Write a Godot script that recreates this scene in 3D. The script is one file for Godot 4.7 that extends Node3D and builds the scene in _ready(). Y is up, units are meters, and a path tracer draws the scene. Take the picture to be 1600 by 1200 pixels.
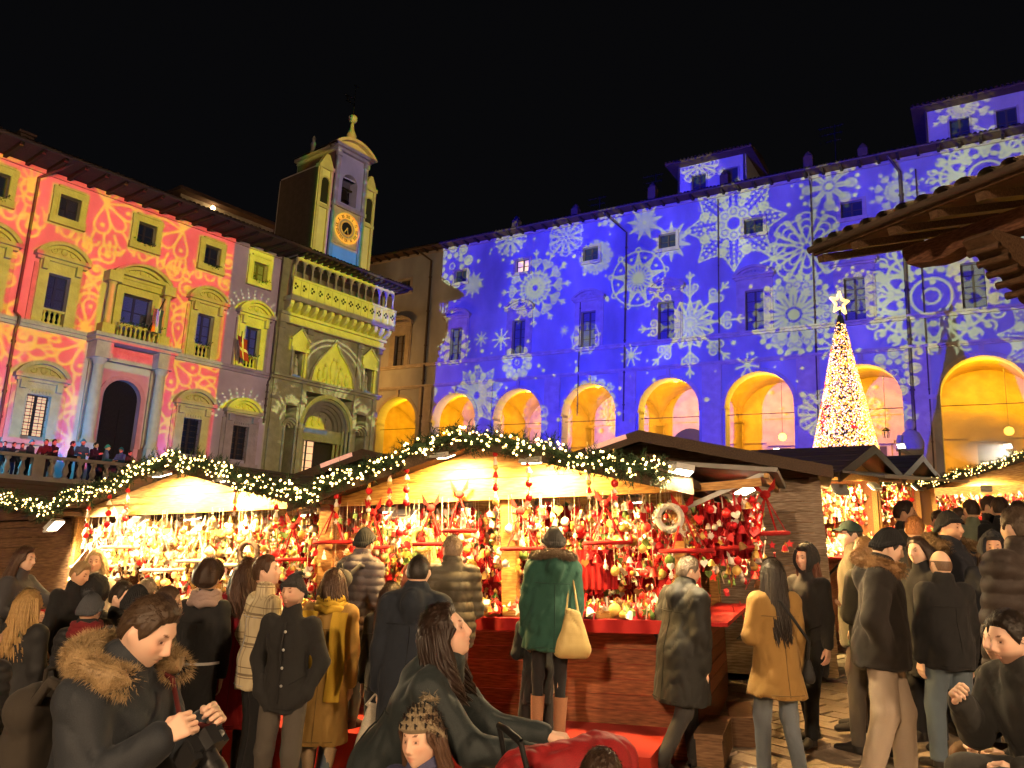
extends Node3D
# A Christmas market on a sloping Italian square at night: two facades under projected light, wooden stalls, a light tree and the crowd.

const FOCAL := 1176.3
const EYE := Vector3(0, 2.0, 0)
const NOBODY := Vector3.ZERO
var lens: Basis
var M := {}
var used := {}
var rng := RandomNumberGenerator.new()

# ---------- mesh builder: triangles given counter-clockwise seen from outside ----------
class MB:
	var v := PackedVector3Array()
	var n := PackedVector3Array()
	var c := PackedColorArray()
	var uv := PackedVector2Array()
	var ix := PackedInt32Array()
	var col := Color.WHITE
	func tri(a: Vector3, b: Vector3, d: Vector3) -> void:
		var q := (b - a).cross(d - a).normalized()
		var i := v.size()
		v.append_array(PackedVector3Array([a, b, d])); n.append_array(PackedVector3Array([q, q, q])); c.append_array(PackedColorArray([col, col, col]))
		ix.append_array(PackedInt32Array([i, i + 2, i + 1]))
	func quad(a: Vector3, b: Vector3, d: Vector3, e: Vector3) -> void:
		var q := (d - a).cross(e - b).normalized()
		var i := v.size()
		v.append_array(PackedVector3Array([a, b, d, e])); n.append_array(PackedVector3Array([q, q, q, q])); c.append_array(PackedColorArray([col, col, col, col]))
		ix.append_array(PackedInt32Array([i, i + 2, i + 1, i, i + 3, i + 2]))
	func box(at: Vector3, s: Vector3, b := Basis.IDENTITY) -> void:
		var h := s / 2
		var p := []
		for k in 8:
			p.append(at + b * Vector3(h.x * (1 if k & 1 else -1), h.y * (1 if k & 2 else -1), h.z * (1 if k & 4 else -1)))
		quad(p[4], p[5], p[7], p[6]); quad(p[1], p[0], p[2], p[3]); quad(p[5], p[1], p[3], p[7])
		quad(p[0], p[4], p[6], p[2]); quad(p[6], p[7], p[3], p[2]); quad(p[0], p[1], p[5], p[4])
	func span(a: Vector3, b: Vector3) -> void:
		box((a + b) / 2, (b - a).abs())
	func bar(a: Vector3, b: Vector3, w: float, h: float, up := Vector3.UP) -> void:
		var z := (b - a).normalized()
		var x := up.cross(z).normalized()
		if x.length() < .5: x = Vector3.RIGHT
		box((a + b) / 2, Vector3(w, h, (b - a).length()), Basis(x, z.cross(x), z))
	# rows of points; smooth normals; wrap closes each row
	func grid(rows: Array, wrap := false, flip := false) -> void:
		var m: int = rows[0].size()
		var i := v.size()
		var r := rows.size()
		for j in r:
			var a: Array = rows[maxi(j - 1, 0)]
			var b: Array = rows[mini(j + 1, r - 1)]
			var row: Array = rows[j]
			for k in m:
				var l: Vector3 = row[(k - 1 + m) % m if wrap else maxi(k - 1, 0)]
				var o: Vector3 = row[(k + 1) % m if wrap else mini(k + 1, m - 1)]
				var q := (o - l).cross(b[k] - a[k])
				if q.length_squared() < 1e-14:
					q = (o - l).cross(rows[mini(j + 2, r - 1)][(k + 1) % m] - rows[maxi(j - 2, 0)][(k + 1) % m])
				q = q.normalized()
				v.append(row[k]); n.append(-q if flip else q); c.append(col); uv.append(Vector2(float(k) / m, float(j) / r))
		while uv.size() < v.size(): uv.append(Vector2.ZERO)
		for j in r - 1:
			for k in (m if wrap else m - 1):
				var p := i + j * m + k
				var q := i + j * m + (k + 1) % m
				if flip: ix.append_array(PackedInt32Array([p, q, q + m, p, q + m, p + m]))
				else: ix.append_array(PackedInt32Array([p, q + m, q, p, p + m, q + m]))
	func lathe(prof: Array, at := Vector3.ZERO, seg := 12, b := Basis.IDENTITY) -> void:
		var rows := []
		for p in prof:
			var row := []
			for k in seg:
				var a := TAU * k / seg
				row.append(at + b * Vector3(cos(a) * p.x, p.y, -sin(a) * p.x))
			rows.append(row)
		grid(rows, true)
	func tube(path: Array, rad: Array, seg := 8, capped := true) -> void:
		var rows := []
		var x := Vector3.ZERO
		for j in path.size():
			var d: Vector3 = (path[mini(j + 1, path.size() - 1)] - path[maxi(j - 1, 0)]).normalized()
			if x == Vector3.ZERO: x = d.cross(Vector3.UP if absf(d.y) < .9 else Vector3.RIGHT)
			x = (x - d * x.dot(d)).normalized()
			var y := d.cross(x)
			var row := []
			for k in seg:
				var a := TAU * k / seg
				row.append(path[j] + (x * cos(a) + y * sin(a)) * rad[mini(j, rad.size() - 1)])
			rows.append(row)
		if capped:
			var a := []
			var b := []
			for k in seg: a.append(path[0]); b.append(path[-1])
			rows.push_front(a); rows.push_back(b)
		grid(rows, true)
	func ball(at: Vector3, r: Vector3, seg := 10, rings := 6) -> void:
		var rows := []
		for j in rings + 1:
			var t := PI * j / rings - PI / 2
			var row := []
			for k in seg:
				var a := TAU * k / seg
				row.append(at + Vector3(cos(t) * cos(a) * r.x, sin(t) * r.y, -cos(t) * sin(a) * r.z))
			rows.append(row)
		grid(rows, true)
	# polygon in the plane (x, y), counter-clockwise, from z0 to z1
	func prism(poly: PackedVector2Array, z0: float, z1: float, t := Transform3D.IDENTITY, sides := true) -> void:
		if Geometry2D.is_polygon_clockwise(poly):
			poly = poly.duplicate(); poly.reverse()
		var f := Geometry2D.triangulate_polygon(poly)
		for k in range(0, f.size(), 3):
			var a := poly[f[k]]
			var b := poly[f[k + 1]]
			var d := poly[f[k + 2]]
			if (b - a).cross(d - a) < 0:
				var s := b; b = d; d = s
			tri(t * Vector3(a.x, a.y, z1), t * Vector3(b.x, b.y, z1), t * Vector3(d.x, d.y, z1))
			if sides: tri(t * Vector3(a.x, a.y, z0), t * Vector3(d.x, d.y, z0), t * Vector3(b.x, b.y, z0))
		if sides:
			for k in poly.size():
				var a := poly[k]
				var b := poly[(k + 1) % poly.size()]
				quad(t * Vector3(a.x, a.y, z0), t * Vector3(b.x, b.y, z0), t * Vector3(b.x, b.y, z1), t * Vector3(a.x, a.y, z1))
	func mesh() -> ArrayMesh:
		var m := ArrayMesh.new()
		var a := []
		a.resize(Mesh.ARRAY_MAX)
		while uv.size() < v.size(): uv.append(Vector2.ZERO)
		a[Mesh.ARRAY_VERTEX] = v; a[Mesh.ARRAY_NORMAL] = n; a[Mesh.ARRAY_COLOR] = c; a[Mesh.ARRAY_TEX_UV] = uv; a[Mesh.ARRAY_INDEX] = ix
		if v.size(): m.add_surface_from_arrays(Mesh.PRIMITIVE_TRIANGLES, a)
		return m

# ---------- naming and placing ----------
func numbered(called: String) -> String:
	var k: int = used.get(called, 0)
	used[called] = k + 1
	return called if k == 0 else "%s_%03d" % [called, k]
func tag(o: Node3D, label: String, category := "", group := "", kind := "") -> Node3D:
	if label: o.set_meta("label", label)
	if category: o.set_meta("category", category)
	if group: o.set_meta("group", group)
	if kind: o.set_meta("kind", kind)
	return o
func thing(called: String, label: String, category: String, at := Vector3.ZERO, b := Basis.IDENTITY, group := "") -> Node3D:
	var o := Node3D.new()
	o.name = numbered(called); o.transform = Transform3D(b, at)
	add_child(o)
	return tag(o, label, category, group)
func part(parent: Node3D, called: String, m, mat: Material, t := Transform3D.IDENTITY) -> MeshInstance3D:
	var o := MeshInstance3D.new()
	o.mesh = m.mesh() if m is MB else m
	o.material_override = mat
	o.transform = t
	o.name = called if parent != self else numbered(called)
	parent.add_child(o, true)
	return o
func many(parent: Node3D, called: String, m: Mesh, mat: Material, where: Array, tint := []) -> MultiMeshInstance3D:
	var mm := MultiMesh.new()
	mm.transform_format = MultiMesh.TRANSFORM_3D
	mm.use_colors = tint.size() > 0
	mm.mesh = m
	mm.instance_count = where.size()
	for k in where.size():
		mm.set_instance_transform(k, where[k])
		if tint.size(): mm.set_instance_color(k, tint[k])
	var o := MultiMeshInstance3D.new()
	o.multimesh = mm; o.material_override = mat
	o.name = called if parent != self else numbered(called)
	parent.add_child(o, true)
	o.set_meta("kind", "stuff")
	return o
func copy(o: Node3D, label := "") -> Node3D:
	var r: Node3D = o.duplicate()
	r.name = numbered(String(o.name).rstrip("0123456789").rstrip("_"))
	add_child(r)
	if label: r.set_meta("label", label)
	return r

# ---------- the view of the photograph, used to read positions off it ----------
func ray(x: float, y: float) -> Vector3:
	return (lens.x * ((x - 800.0) / FOCAL) - lens.y * ((y - 600.0) / FOCAL) - lens.z).normalized()
func at(x: float, y: float, away: float) -> Vector3:
	var d := ray(x, y)
	return EYE + d * (away / Vector2(d.x, d.z).length())
func ground(x: float, z: float) -> float:
	return (.105 * minf(x, 16) if x > -1.5 else -.1575 + .07 * (maxf(x, -14) + 1.5)) + .02 * (-z - 6.0)

# ---------- materials ----------
func lin(r: float, g: float, b: float) -> Color:
	return Color(r, g, b).linear_to_srgb()
func tone(called: String, c: Color, rough := .85, tex: Texture2D = null, scale := Vector3.ONE, bump: Texture2D = null, high := 0.0, metal := 0.0) -> StandardMaterial3D:
	var m := StandardMaterial3D.new()
	m.resource_name = called; m.albedo_color = c; m.roughness = rough; m.metallic = metal
	m.metallic_specular = .4
	if tex: m.albedo_texture = tex
	if bump:
		m.heightmap_enabled = true; m.heightmap_texture = bump; m.heightmap_scale = high
	if tex or bump:
		m.uv1_triplanar = true; m.uv1_scale = scale
	M[called] = m
	return m
func glow(called: String, c: Color, energy: float) -> StandardMaterial3D:
	var m := tone(called, c, .5)
	m.emission_enabled = true; m.emission = c; m.emission_energy_multiplier = energy
	return m
func noise_tex(seed_: int, freq: float, lo: Color, hi: Color, octaves := 4, size := 512, kind := FastNoiseLite.TYPE_SIMPLEX_SMOOTH) -> NoiseTexture2D:
	var f := FastNoiseLite.new()
	f.seed = seed_; f.frequency = freq; f.noise_type = kind; f.fractal_octaves = octaves
	var t := NoiseTexture2D.new()
	t.width = size; t.height = size; t.seamless = true; t.noise = f
	var g := Gradient.new()
	g.set_color(0, lo); g.set_color(1, hi)
	t.color_ramp = g
	return t
func grey(a: float) -> Color:
	return Color(a, a, a)

func materials() -> void:
	var blot := noise_tex(3, .006, grey(.86), grey(1), 6)
	var fine := noise_tex(5, .03, grey(.35), grey(1), 4)
	var cloud := noise_tex(8, .012, grey(0), grey(1), 4)
	var weave := noise_tex(11, .12, grey(.55), grey(1), 3)
	var grain := noise_tex(14, .02, Color(.62, .56, .5), grey(1), 5)
	M["t_fine"] = fine; M["t_cloud"] = cloud; M["t_weave"] = weave; M["t_blot"] = blot; M["t_grain"] = grain
	tone("plaster", lin(.5, .47, .44), .95, blot, Vector3(.12, .12, .12), fine, 1.2)
	var stain := noise_tex(31, .004, grey(.7), grey(1), 6)
	tone("cool_plaster", lin(.4, .42, .47), .95, stain, Vector3(.09, .05, .09), fine, 1.5)
	tone("stone", lin(.42, .38, .31), .9, blot, Vector3(.4, .4, .4), fine, 1.5)
	tone("shaded_brick", lin(.1, .07, .055), .95, blot, Vector3(.5, .5, .5), fine, 1.5)  # brick darkened so the tower flanks look shaded
	tone("dark_stone", lin(.32, .29, .24), .9, blot, Vector3(.5, .5, .5), fine, 1.5)
	tone("old_roof", lin(.1, .06, .045), .95, blot, Vector3(.6, .6, .6), fine, 2.0)
	tone("tile", lin(.22, .16, .1), .95, blot, Vector3(2.2, 2.2, 2.2), cloud, 2.0)
	tone("eave_wood", lin(.05, .035, .027), .8, grain, Vector3(1, 3, 3))
	tone("glass", lin(.03, .04, .06), .08)
	tone("dark", lin(.012, .012, .013), .6)
	tone("frame", lin(.06, .045, .035), .6)
	tone("leaf", lin(.02, .045, .018), .7)
	tone("shutter", lin(.16, .14, .14), .8, fine, Vector3(2, 2, 2))
	tone("curtain_reflection", lin(.2, .2, .26), .5, weave, Vector3(1, .2, 1))  # pale cloth behind glass; on the right palace it stands for reflections
	tone("eave_beam", lin(.14, .085, .05), .8, grain, Vector3(1, 3, 3), grain, .4)
	tone("gutter", lin(.07, .05, .04), .5)
	tone("ochre", lin(.55, .4, .2), .9, blot, Vector3(.3, .3, .3), fine, 1.0)
	tone("trim", lin(.4, .36, .33), .9, blot, Vector3(.4, .4, .4), fine, 1.2)
	tone("brown", lin(.05, .03, .02), .7)
	tone("bronze", lin(.08, .06, .03), .4, null, Vector3.ONE, null, 0, .8)
	tone("gold_paint", lin(.7, .5, .16), .5)
	glow("lit_window", lin(.8, .5, .3), .9)
	glow("bulb", Color(1, .85, .6), 30)
	glow("sodium_bulb", Color(1, .72, .25), 9)
	tone("paving", lin(.36, .28, .2), .8, blot, Vector3(.9, .9, .9), cloud, 3.0)
	for q in [["slab_a", .3, .235, .17], ["slab_b", .24, .185, .135], ["slab_c", .34, .27, .2]]: tone(q[0], lin(q[1], q[2], q[3]), .7, blot, Vector3(1.5, 1.5, 1.5), fine, .8)
	for q in [["wood_a", .58, .33, .1], ["wood_b", .52, .28, .085], ["wood_c", .62, .37, .12]]: tone(q[0], lin(q[1], q[2], q[3]), .55, grain, Vector3(.5, 4, 4), grain, .25)
	tone("wood_d", lin(.16, .09, .045), .75, grain, Vector3(.5, 4, 4), grain, .3)
	for q in [["red_wood_a", .4, .14, .055], ["red_wood_b", .34, .115, .045]]: tone(q[0], lin(q[1], q[2], q[3]), .6, grain, Vector3(.5, 4, 4), grain, .3)
	tone("grey_plank", lin(.32, .26, .2), .8, grain, Vector3(.5, 4, 4), grain, .3)
	tone("roof_board", lin(.075, .045, .026), .7, grain, Vector3(4, 4, .5), grain, .3)
	tone("grey_board", lin(.2, .19, .18), .6, blot, Vector3(1, 1, 1))
	tone("lamp_grey", lin(.35, .35, .34), .5)
	tone("red_cloth", lin(.5, .012, .012), .85, weave, Vector3(5, 5, 5))
	tone("red_drape", lin(.42, .006, .012), .9, weave, Vector3(4, 4, 4))
	tone("red_carpet", lin(.55, .035, .018), .95, weave, Vector3(3, 3, 3), weave, .5)
	tone("white_felt", lin(.78, .74, .66), .95, weave, Vector3(6, 6, 6)); tone("red_felt", lin(.55, .02, .02), .95, weave, Vector3(6, 6, 6))
	tone("gold_cord", lin(.6, .4, .12), .6); tone("thread", lin(.5, .4, .3), .8); tone("pale_board", lin(.6, .5, .4), .8)
	glow("blue_glow", lin(.03, .2, 1), 4)
	glow("pink_strip", lin(.75, .4, .3), .5)
	tone("any_ornament", Color.WHITE, .4).vertex_color_use_as_albedo = true
	glow("flood_glow", Color(1, .93, .8), 14); glow("fairy", Color(1, .84, .5), 13)
	glow("fairy_yellow", Color(1, .7, .24), 2.2); glow("fairy_white", Color(1, .8, .66), 1.9); glow("fairy_red", Color(1, .14, .12), 1.8); glow("star_glow", Color(1, .84, .52), 1.7)
	tone("eave_red", lin(.19, .09, .055), .8, grain, Vector3(1, 4, 4), grain, .4)
	tone("tile_b", lin(.28, .19, .11), .95, blot, Vector3(3, 3, 3), fine, .8); tone("tile_c", lin(.17, .15, .08), .95, blot, Vector3(3, 3, 3), fine, .8); tone("moss", lin(.06, .07, .025), 1)
	tone("tan_wall", lin(.42, .3, .19), .95, blot, Vector3(.5, .5, .5), fine, 1.0)
	tone("camera_black", lin(.014, .014, .015), .35)
	var ck := Image.create_empty(128, 128, false, Image.FORMAT_RGB8)
	ck.fill(lin(.5, .42, .27))
	for q in [[0, 10], [16, 4], [100, 4]]:
		ck.fill_rect(Rect2i(q[0], 0, q[1], 128), lin(.2, .15, .09)); ck.fill_rect(Rect2i(0, q[0], 128, q[1]), lin(.17, .13, .08))
	tone("check_cloth", Color.WHITE, .95, ImageTexture.create_from_image(ck), Vector3(4.5, 4.5, 4.5))
	tone("iron", lin(.02, .02, .02), .5, null, Vector3.ONE, null, 0, .6)
	tone("door_wood", lin(.03, .022, .02), .6, grain, Vector3(3, .5, 3))

func axes(deg: float) -> Basis:
	return Basis(Vector3.UP, deg_to_rad(deg))
func ring2(cx: float, cy: float, r: float, a0: float, a1: float, k: int) -> PackedVector2Array:
	var p := PackedVector2Array()
	for i in k + 1:
		var a := lerpf(a0, a1, float(i) / k)
		p.append(Vector2(cx + r * cos(a), cy + r * sin(a)))
	return p
func spot(called: String, c: Color, e: float, at_: Vector3, to: Vector3, angle: float, soft := .05, blend := .3) -> SpotLight3D:
	var l := SpotLight3D.new()
	l.light_color = c; l.light_energy = e; l.spot_angle = angle; l.spot_angle_attenuation = blend; l.light_size = soft
	l.spot_range = 90; l.spot_attenuation = 2; l.shadow_enabled = true
	l.name = numbered(called)
	add_child(l)
	l.look_at_from_position(at_, to, Vector3.UP if absf((to - at_).normalized().y) < .95 else Vector3.RIGHT)
	return l
func omni(called: String, c: Color, e: float, at_: Vector3, soft := .06) -> OmniLight3D:
	var l := OmniLight3D.new()
	l.light_color = c; l.light_energy = e; l.light_size = soft; l.omni_range = 60; l.omni_attenuation = 2; l.shadow_enabled = true
	l.position = at_; l.name = numbered(called)
	add_child(l)
	return l

# ---------- slides: what the projectors throw is drawn on a glass slide in front of a small lamp ----------
class Slide:
	var w: int
	var h: int
	var k := 40.0
	var s0: float
	var y1: float
	var m := PackedByteArray()
	func _init(a: float, b: float, lo: float, hi: float, per := 40.0) -> void:
		k = per; s0 = a; y1 = hi; w = int((b - a) * k); h = int((hi - lo) * k)
		m.resize(w * h)
	func like() -> Slide:
		return Slide.new(s0, s0 + w / k, y1 - h / k, y1, k)
	func fill(a: float, b: float, lo: float, hi: float, val: float) -> void:
		var row := PackedByteArray()
		var x0 := clampi(int((a - s0) * k), 0, w)
		var x1 := clampi(int((b - s0) * k), 0, w)
		for y in range(clampi(int((y1 - hi) * k), 0, h), clampi(int((y1 - lo) * k), 0, h)):
			for x in range(x0, x1): m[y * w + x] = int(val * 255)
	func poly(p: PackedVector2Array, val: float) -> void:
		var q := PackedVector2Array()
		var lo := 1e9
		var hi := -1e9
		for a in p:
			q.append(Vector2((a.x - s0) * k, (y1 - a.y) * k)); lo = minf(lo, q[-1].y); hi = maxf(hi, q[-1].y)
		for y in range(maxi(0, int(lo)), mini(h, int(hi) + 1)):
			var xs := []
			for i in q.size():
				var a := q[i]
				var b := q[(i + 1) % q.size()]
				if (a.y <= y) != (b.y <= y): xs.append(a.x + (y - a.y) / (b.y - a.y) * (b.x - a.x))
			xs.sort()
			for i in range(0, xs.size() - 1, 2):
				for x in range(clampi(int(xs[i]), 0, w), clampi(int(xs[i + 1]), 0, w)): m[y * w + x] = int(val * 255)
	func seg(a: Vector2, b: Vector2, wide: float, val := 1.0) -> void:
		var p := Vector2((a.x - s0) * k, (y1 - a.y) * k)
		var q := Vector2((b.x - s0) * k, (y1 - b.y) * k)
		var parts := maxi(1, int(p.distance_to(q) / 18.0))
		for i in parts: bit(p.lerp(q, float(i) / parts), p.lerp(q, float(i + 1) / parts), wide * k / 2, val * 255)
	func bit(p: Vector2, q: Vector2, r: float, val: float) -> void:
		var d := q - p
		var l := maxf(d.length_squared(), 1e-6)
		var e := r + .6
		for y in range(maxi(0, int(minf(p.y, q.y) - e)), mini(h, int(maxf(p.y, q.y) + e) + 2)):
			for x in range(maxi(0, int(minf(p.x, q.x) - e)), mini(w, int(maxf(p.x, q.x) + e) + 2)):
				var t := clampf(((x - p.x) * d.x + (y - p.y) * d.y) / l, 0, 1)
				var u := x - p.x - t * d.x
				var v := y - p.y - t * d.y
				var g := (e - sqrt(u * u + v * v)) * absf(val)
				if g > 0:
					var i := y * w + x
					m[i] = maxi(m[i], int(minf(g, val))) if val > 0 else mini(m[i], 255 - int(minf(g, -val)))
	func line(p: Array, wide: float, val := 1.0) -> void:
		for i in p.size() - 1: seg(p[i], p[i + 1], wide, val)
	func disc(c: Vector2, r: float, val := 1.0) -> void:
		seg(c, c, 2 * r, val)
	func ring(c: Vector2, r: float, wide: float, val := 1.0, a0 := 0.0, a1 := TAU) -> void:
		var n := maxi(10, int(r * 22 * (a1 - a0) / TAU))
		for i in n:
			seg(c + Vector2.from_angle(lerpf(a0, a1, float(i) / n)) * r, c + Vector2.from_angle(lerpf(a0, a1, float(i + 1) / n)) * r, wide, val)
	# a loop with a point at c and a round end
	func drop(c: Vector2, ang: float, long: float, wide: float, stroke: float, val := 1.0, pointed := false) -> void:
		var u := Vector2.from_angle(ang)
		var v := u.orthogonal()
		var p := []
		for i in 19:
			var t := TAU * i / 18
			var f := (1 - cos(t)) / 2
			p.append(c + u * long * f + v * wide / 2 * sin(t) * (sin(PI * f) if pointed else f * 1.25))
		line(p, stroke, val)
	func curl(c: Vector2, r: float, from: float, turns: float, stroke: float, val := 1.0) -> void:
		var p := []
		for i in 23:
			var t := float(i) / 22
			p.append(c + Vector2.from_angle(from + TAU * turns * t) * r * (1 - .78 * t))
		line(p, stroke, val)
	func open() -> ImageTexture:
		var out := PackedByteArray()
		out.resize(w * h * 2)
		for i in w * h: out[2 * i + 1] = 255 - m[i]
		return ImageTexture.create_from_image(Image.create_from_data(w, h, false, Image.FORMAT_LA8, out))

# a projector: a lamp of two millimetres behind a slide parallel to the wall that it lights
func projector(called: String, label: String, wall: Transform3D, from: Vector3, sl: Slide, c: Color, energy: float) -> void:
	var p := wall.affine_inverse() * from
	var k := 1.2 / p.z
	var a := Vector3(sl.s0, sl.y1 - sl.h / sl.k, 0)
	var b := Vector3(sl.s0 + sl.w / sl.k, sl.y1, 0)
	var q := []
	for e in [Vector3(a.x, a.y, 0), Vector3(b.x, a.y, 0), Vector3(b.x, b.y, 0), Vector3(a.x, b.y, 0)]:
		q.append(p + (e - p) * k - p)
	var t := thing(called, label, "projector", from, wall.basis, "projectors that light the palaces")
	var g := MB.new()
	g.v = PackedVector3Array(q); g.n = PackedVector3Array([Vector3(0, 0, -1), Vector3(0, 0, -1), Vector3(0, 0, -1), Vector3(0, 0, -1)])
	g.c = PackedColorArray([Color.WHITE, Color.WHITE, Color.WHITE, Color.WHITE])
	g.uv = PackedVector2Array([Vector2(0, 1), Vector2(1, 1), Vector2(1, 0), Vector2(0, 0)])
	g.ix = PackedInt32Array([0, 1, 2, 0, 2, 3])
	var m := StandardMaterial3D.new()
	m.albedo_color = Color(0, 0, 0, 1); m.albedo_texture = sl.open(); m.transparency = BaseMaterial3D.TRANSPARENCY_ALPHA; m.roughness = 1; m.texture_repeat = false
	m.specular_mode = BaseMaterial3D.SPECULAR_DISABLED
	part(t, "slide", g, m)
	var hs := MB.new()
	for i in 4:
		var x: Vector3 = q[i] * 1.01
		var y: Vector3 = q[(i + 1) % 4] * 1.01
		var e := Vector3(.05 * (1 if i in [1, 2] else -1), .05 * (1 if i > 1 else -1), .03)
		var f := Vector3(.05 * (1 if i in [0, 1] else -1), .05 * (1 if i in [1, 2] else -1), .03)
		hs.quad(e, f, y, x)
		hs.quad(x * 1.02, y * 1.02, f * 1.2, e * 1.2)
	hs.box(Vector3(0, 0, .07), Vector3(.3, .3, .06))
	part(t, "housing", hs, M.dark)
	var l := AreaLight3D.new()
	l.area_size = Vector2(.0014, .0014); l.light_color = c; l.light_energy = energy; l.area_range = 120; l.shadow_enabled = true
	l.name = numbered("projector_lamp")
	add_child(l)
	l.look_at_from_position(from, wall * ((a + b) / 2))

func flower(s: Slide, c: Vector2, up: float, z: float, mirror: float) -> void:
	var e := .082 * z
	s.drop(c, up * PI / 2, 1.25 * z, .75 * z, e); s.disc(c + Vector2(0, up * .9 * z), .09 * z)
	s.drop(c, up * PI / 2 + mirror * 1.45, 1.25 * z, .8 * z, e); s.disc(c + Vector2.from_angle(up * PI / 2 + mirror * 1.45) * .9 * z, .09 * z)
	s.drop(c, up * PI / 2 + mirror * .72, 1.2 * z, .7 * z, e)
	for i in 9:
		var a := up * PI / 2 + mirror * (-.5 + i * .3)
		var r := 1.28 * z
		var p := c + Vector2.from_angle(a) * r
		s.seg(p, p + Vector2.from_angle(a) * .35 * z, e)
		s.drop(p + Vector2.from_angle(a) * .3 * z, a, .5 * z, .34 * z, e * .9)
	for i in 4:
		var a := -up * PI / 2 + (i - 1.5) * .5
		s.seg(c, c + Vector2.from_angle(a) * .8 * z, e)

func flake(s: Slide, c: Vector2, r: float, kind: int, n: int, v := 1.0) -> void:
	var e := r * .05
	for i in n:
		var a := TAU * i / n + PI / 2
		var u := Vector2.from_angle(a)
		var o := u.orthogonal()
		var g := TAU / n / 2
		match kind:
			0: # branching crystal with scrolls
				var t := r * .034
				s.seg(c + u * r * .1, c + u * r * .3, t * 1.5, v); s.seg(c + u * r * .36, c + u * r, t, v)
				for j in [.52, .86]:
					for q in [-1, 1]: s.seg(c + u * r * j, c + u * r * j + (u * .8 + o * q * .7) * r * (.1 if j > .6 else .13), t, v)
				for q in [-1, 1]: s.curl(c + u * r * .7 + o * q * r * .085, r * .085, a + PI - q * .6, q * 1.15, t * .9, v)
				s.seg(c + Vector2.from_angle(a + g) * r * .2, c + Vector2.from_angle(a + g) * r * .42, t * 1.6, v)
				s.seg(c + u * r * .36, c + Vector2.from_angle(a + g) * r * .47, t * .8, v); s.seg(c + Vector2.from_angle(a + g * 2) * r * .36, c + Vector2.from_angle(a + g) * r * .47, t * .8, v)
			1: # ring of round rosettes
				s.disc(c + u * r * .78, r * .21, v); s.ring(c + u * r * .78, r * .13, r * .03, -.9)
				s.disc(c + Vector2.from_angle(a + g) * r * .47, r * .12, v * .85)
			2: # pointed star
				s.line([c, c + Vector2.from_angle(a - g) * r * .42, c + u * r, c + Vector2.from_angle(a + g) * r * .42, c], e, v)
				s.seg(c, c + u * r * .78, e * 2.4, v * .9); s.seg(c + u * r * .1, c + u * r * .75, e * .42, -.8)
				if i == n - 1: s.ring(c, r * .2, e * .5, -.9)
				s.disc(c + Vector2.from_angle(a + g) * r * .66, e * .9, v)
			3: # lace flower: dotted pointed petals, pearls between them
				for j in 7:
					var f := j / 6.0
					var half := r * .235 * sin(PI * clampf(.25 + .72 * f, 0, 1)) * (1.0 if f < .95 else .3)
					var p := c + u * r * (.42 + .56 * f)
					var n2 := maxi(1, int(half / (r * .085)))
					for q in range(-n2, n2 + 1): s.disc(p + o * half * q / n2 - u * absf(float(q) / n2) * r * .07, r * .027, v)
				s.line([c + u * r * .36 - o * r * .17, c + u * r * .55 - o * r * .27, c + u * r * 1.02, c + u * r * .55 + o * r * .27, c + u * r * .36 + o * r * .17], r * .022, v)
				s.disc(c + u * r * .25, r * .12, v); s.ring(c + u * r * .25, r * .065, r * .028, -.9)
				s.ring(c + Vector2.from_angle(a + g) * r * .64, r * .085, r * .045, v); s.disc(c + Vector2.from_angle(a + g) * r * .64, r * .035, v)
				s.ring(c + Vector2.from_angle(a + g) * r * .42, r * .05, r * .035, v)
			4: # wheel with a star inside
				s.line([c, c + Vector2.from_angle(a - g) * r * .34, c + u * r * .8, c + Vector2.from_angle(a + g) * r * .34], e, v)
				s.ring(c, r * .86, e * .8, v, a - g, a + g); s.ring(c + u * r * .9, r * .08, e * .8, v); s.seg(c, c + u * r * .6, e, v)
				s.ring(c, r * .45, e * .8, v, a - g, a + g); s.disc(c + Vector2.from_angle(a + g) * r * .66, e, v)
			5: # medallion of scrolled petals
				s.disc(c + u * r * .72, r * .2, v * .9); s.seg(c + u * r * .25, c + u * r * .7, r * .19, v * .9)
				for q in [-1, 1]:
					s.disc(c + Vector2.from_angle(a + q * g * .62) * r * .96, r * .075, v)
					s.curl(c + u * r * .75 + o * q * r * .09, r * .12, a + PI, q * 1.2, r * .024, -1.0)
				s.seg(c + Vector2.from_angle(a + g) * r * .2, c + Vector2.from_angle(a + g) * r * .72, r * .028, -1.0); s.seg(c + u * r * .22, c + u * r * .5, r * .02, -1.0)
				if i == n - 1: s.disc(c, r * .2, -1.0); s.disc(c, r * .14, v)
			6: # open petals drawn in outline
				for j in 3: s.drop(c + u * r * .1, a, r * (.9 - .2 * j), r * (.52 - .13 * j), e * .8, v)
				s.drop(c + Vector2.from_angle(a + g) * r * .3, a + g, r * .55, r * .3, e * .7, v)
				for q in [-1, 1]: s.curl(c + Vector2.from_angle(a + g * q * .5) * r * .88, r * .1, a, q, e * .8, v)
			7: # small spark
				s.seg(c + u * r * .2, c + u * r * .8, r * .13, v); s.disc(c + u * r * .95, r * .09, v); s.disc(c, r * .22, v)
			8: # branches in a round wreath
				s.ring(c + u * r * .5, r * .3, e, v, a - 2.2, a + 2.2)
				for j in 4:
					var f := a + (j - 1.5) * .55
					s.seg(c + u * r * .55, c + u * r * .55 + Vector2.from_angle(f) * r * .42, e * .9, v)
					s.curl(c + u * r * .55 + Vector2.from_angle(f) * r * .4, r * .1, f, (1.0 if j % 2 else -1.0), e * .7, v)
					s.disc(c + u * r * .3 + Vector2.from_angle(f) * r * .2, e, v)
	if kind == 3: s.ring(c, r * .16, r * .04, v)
	elif kind != 5 and kind != 2: s.ring(c, r * .13, e * .7, v)
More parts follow.
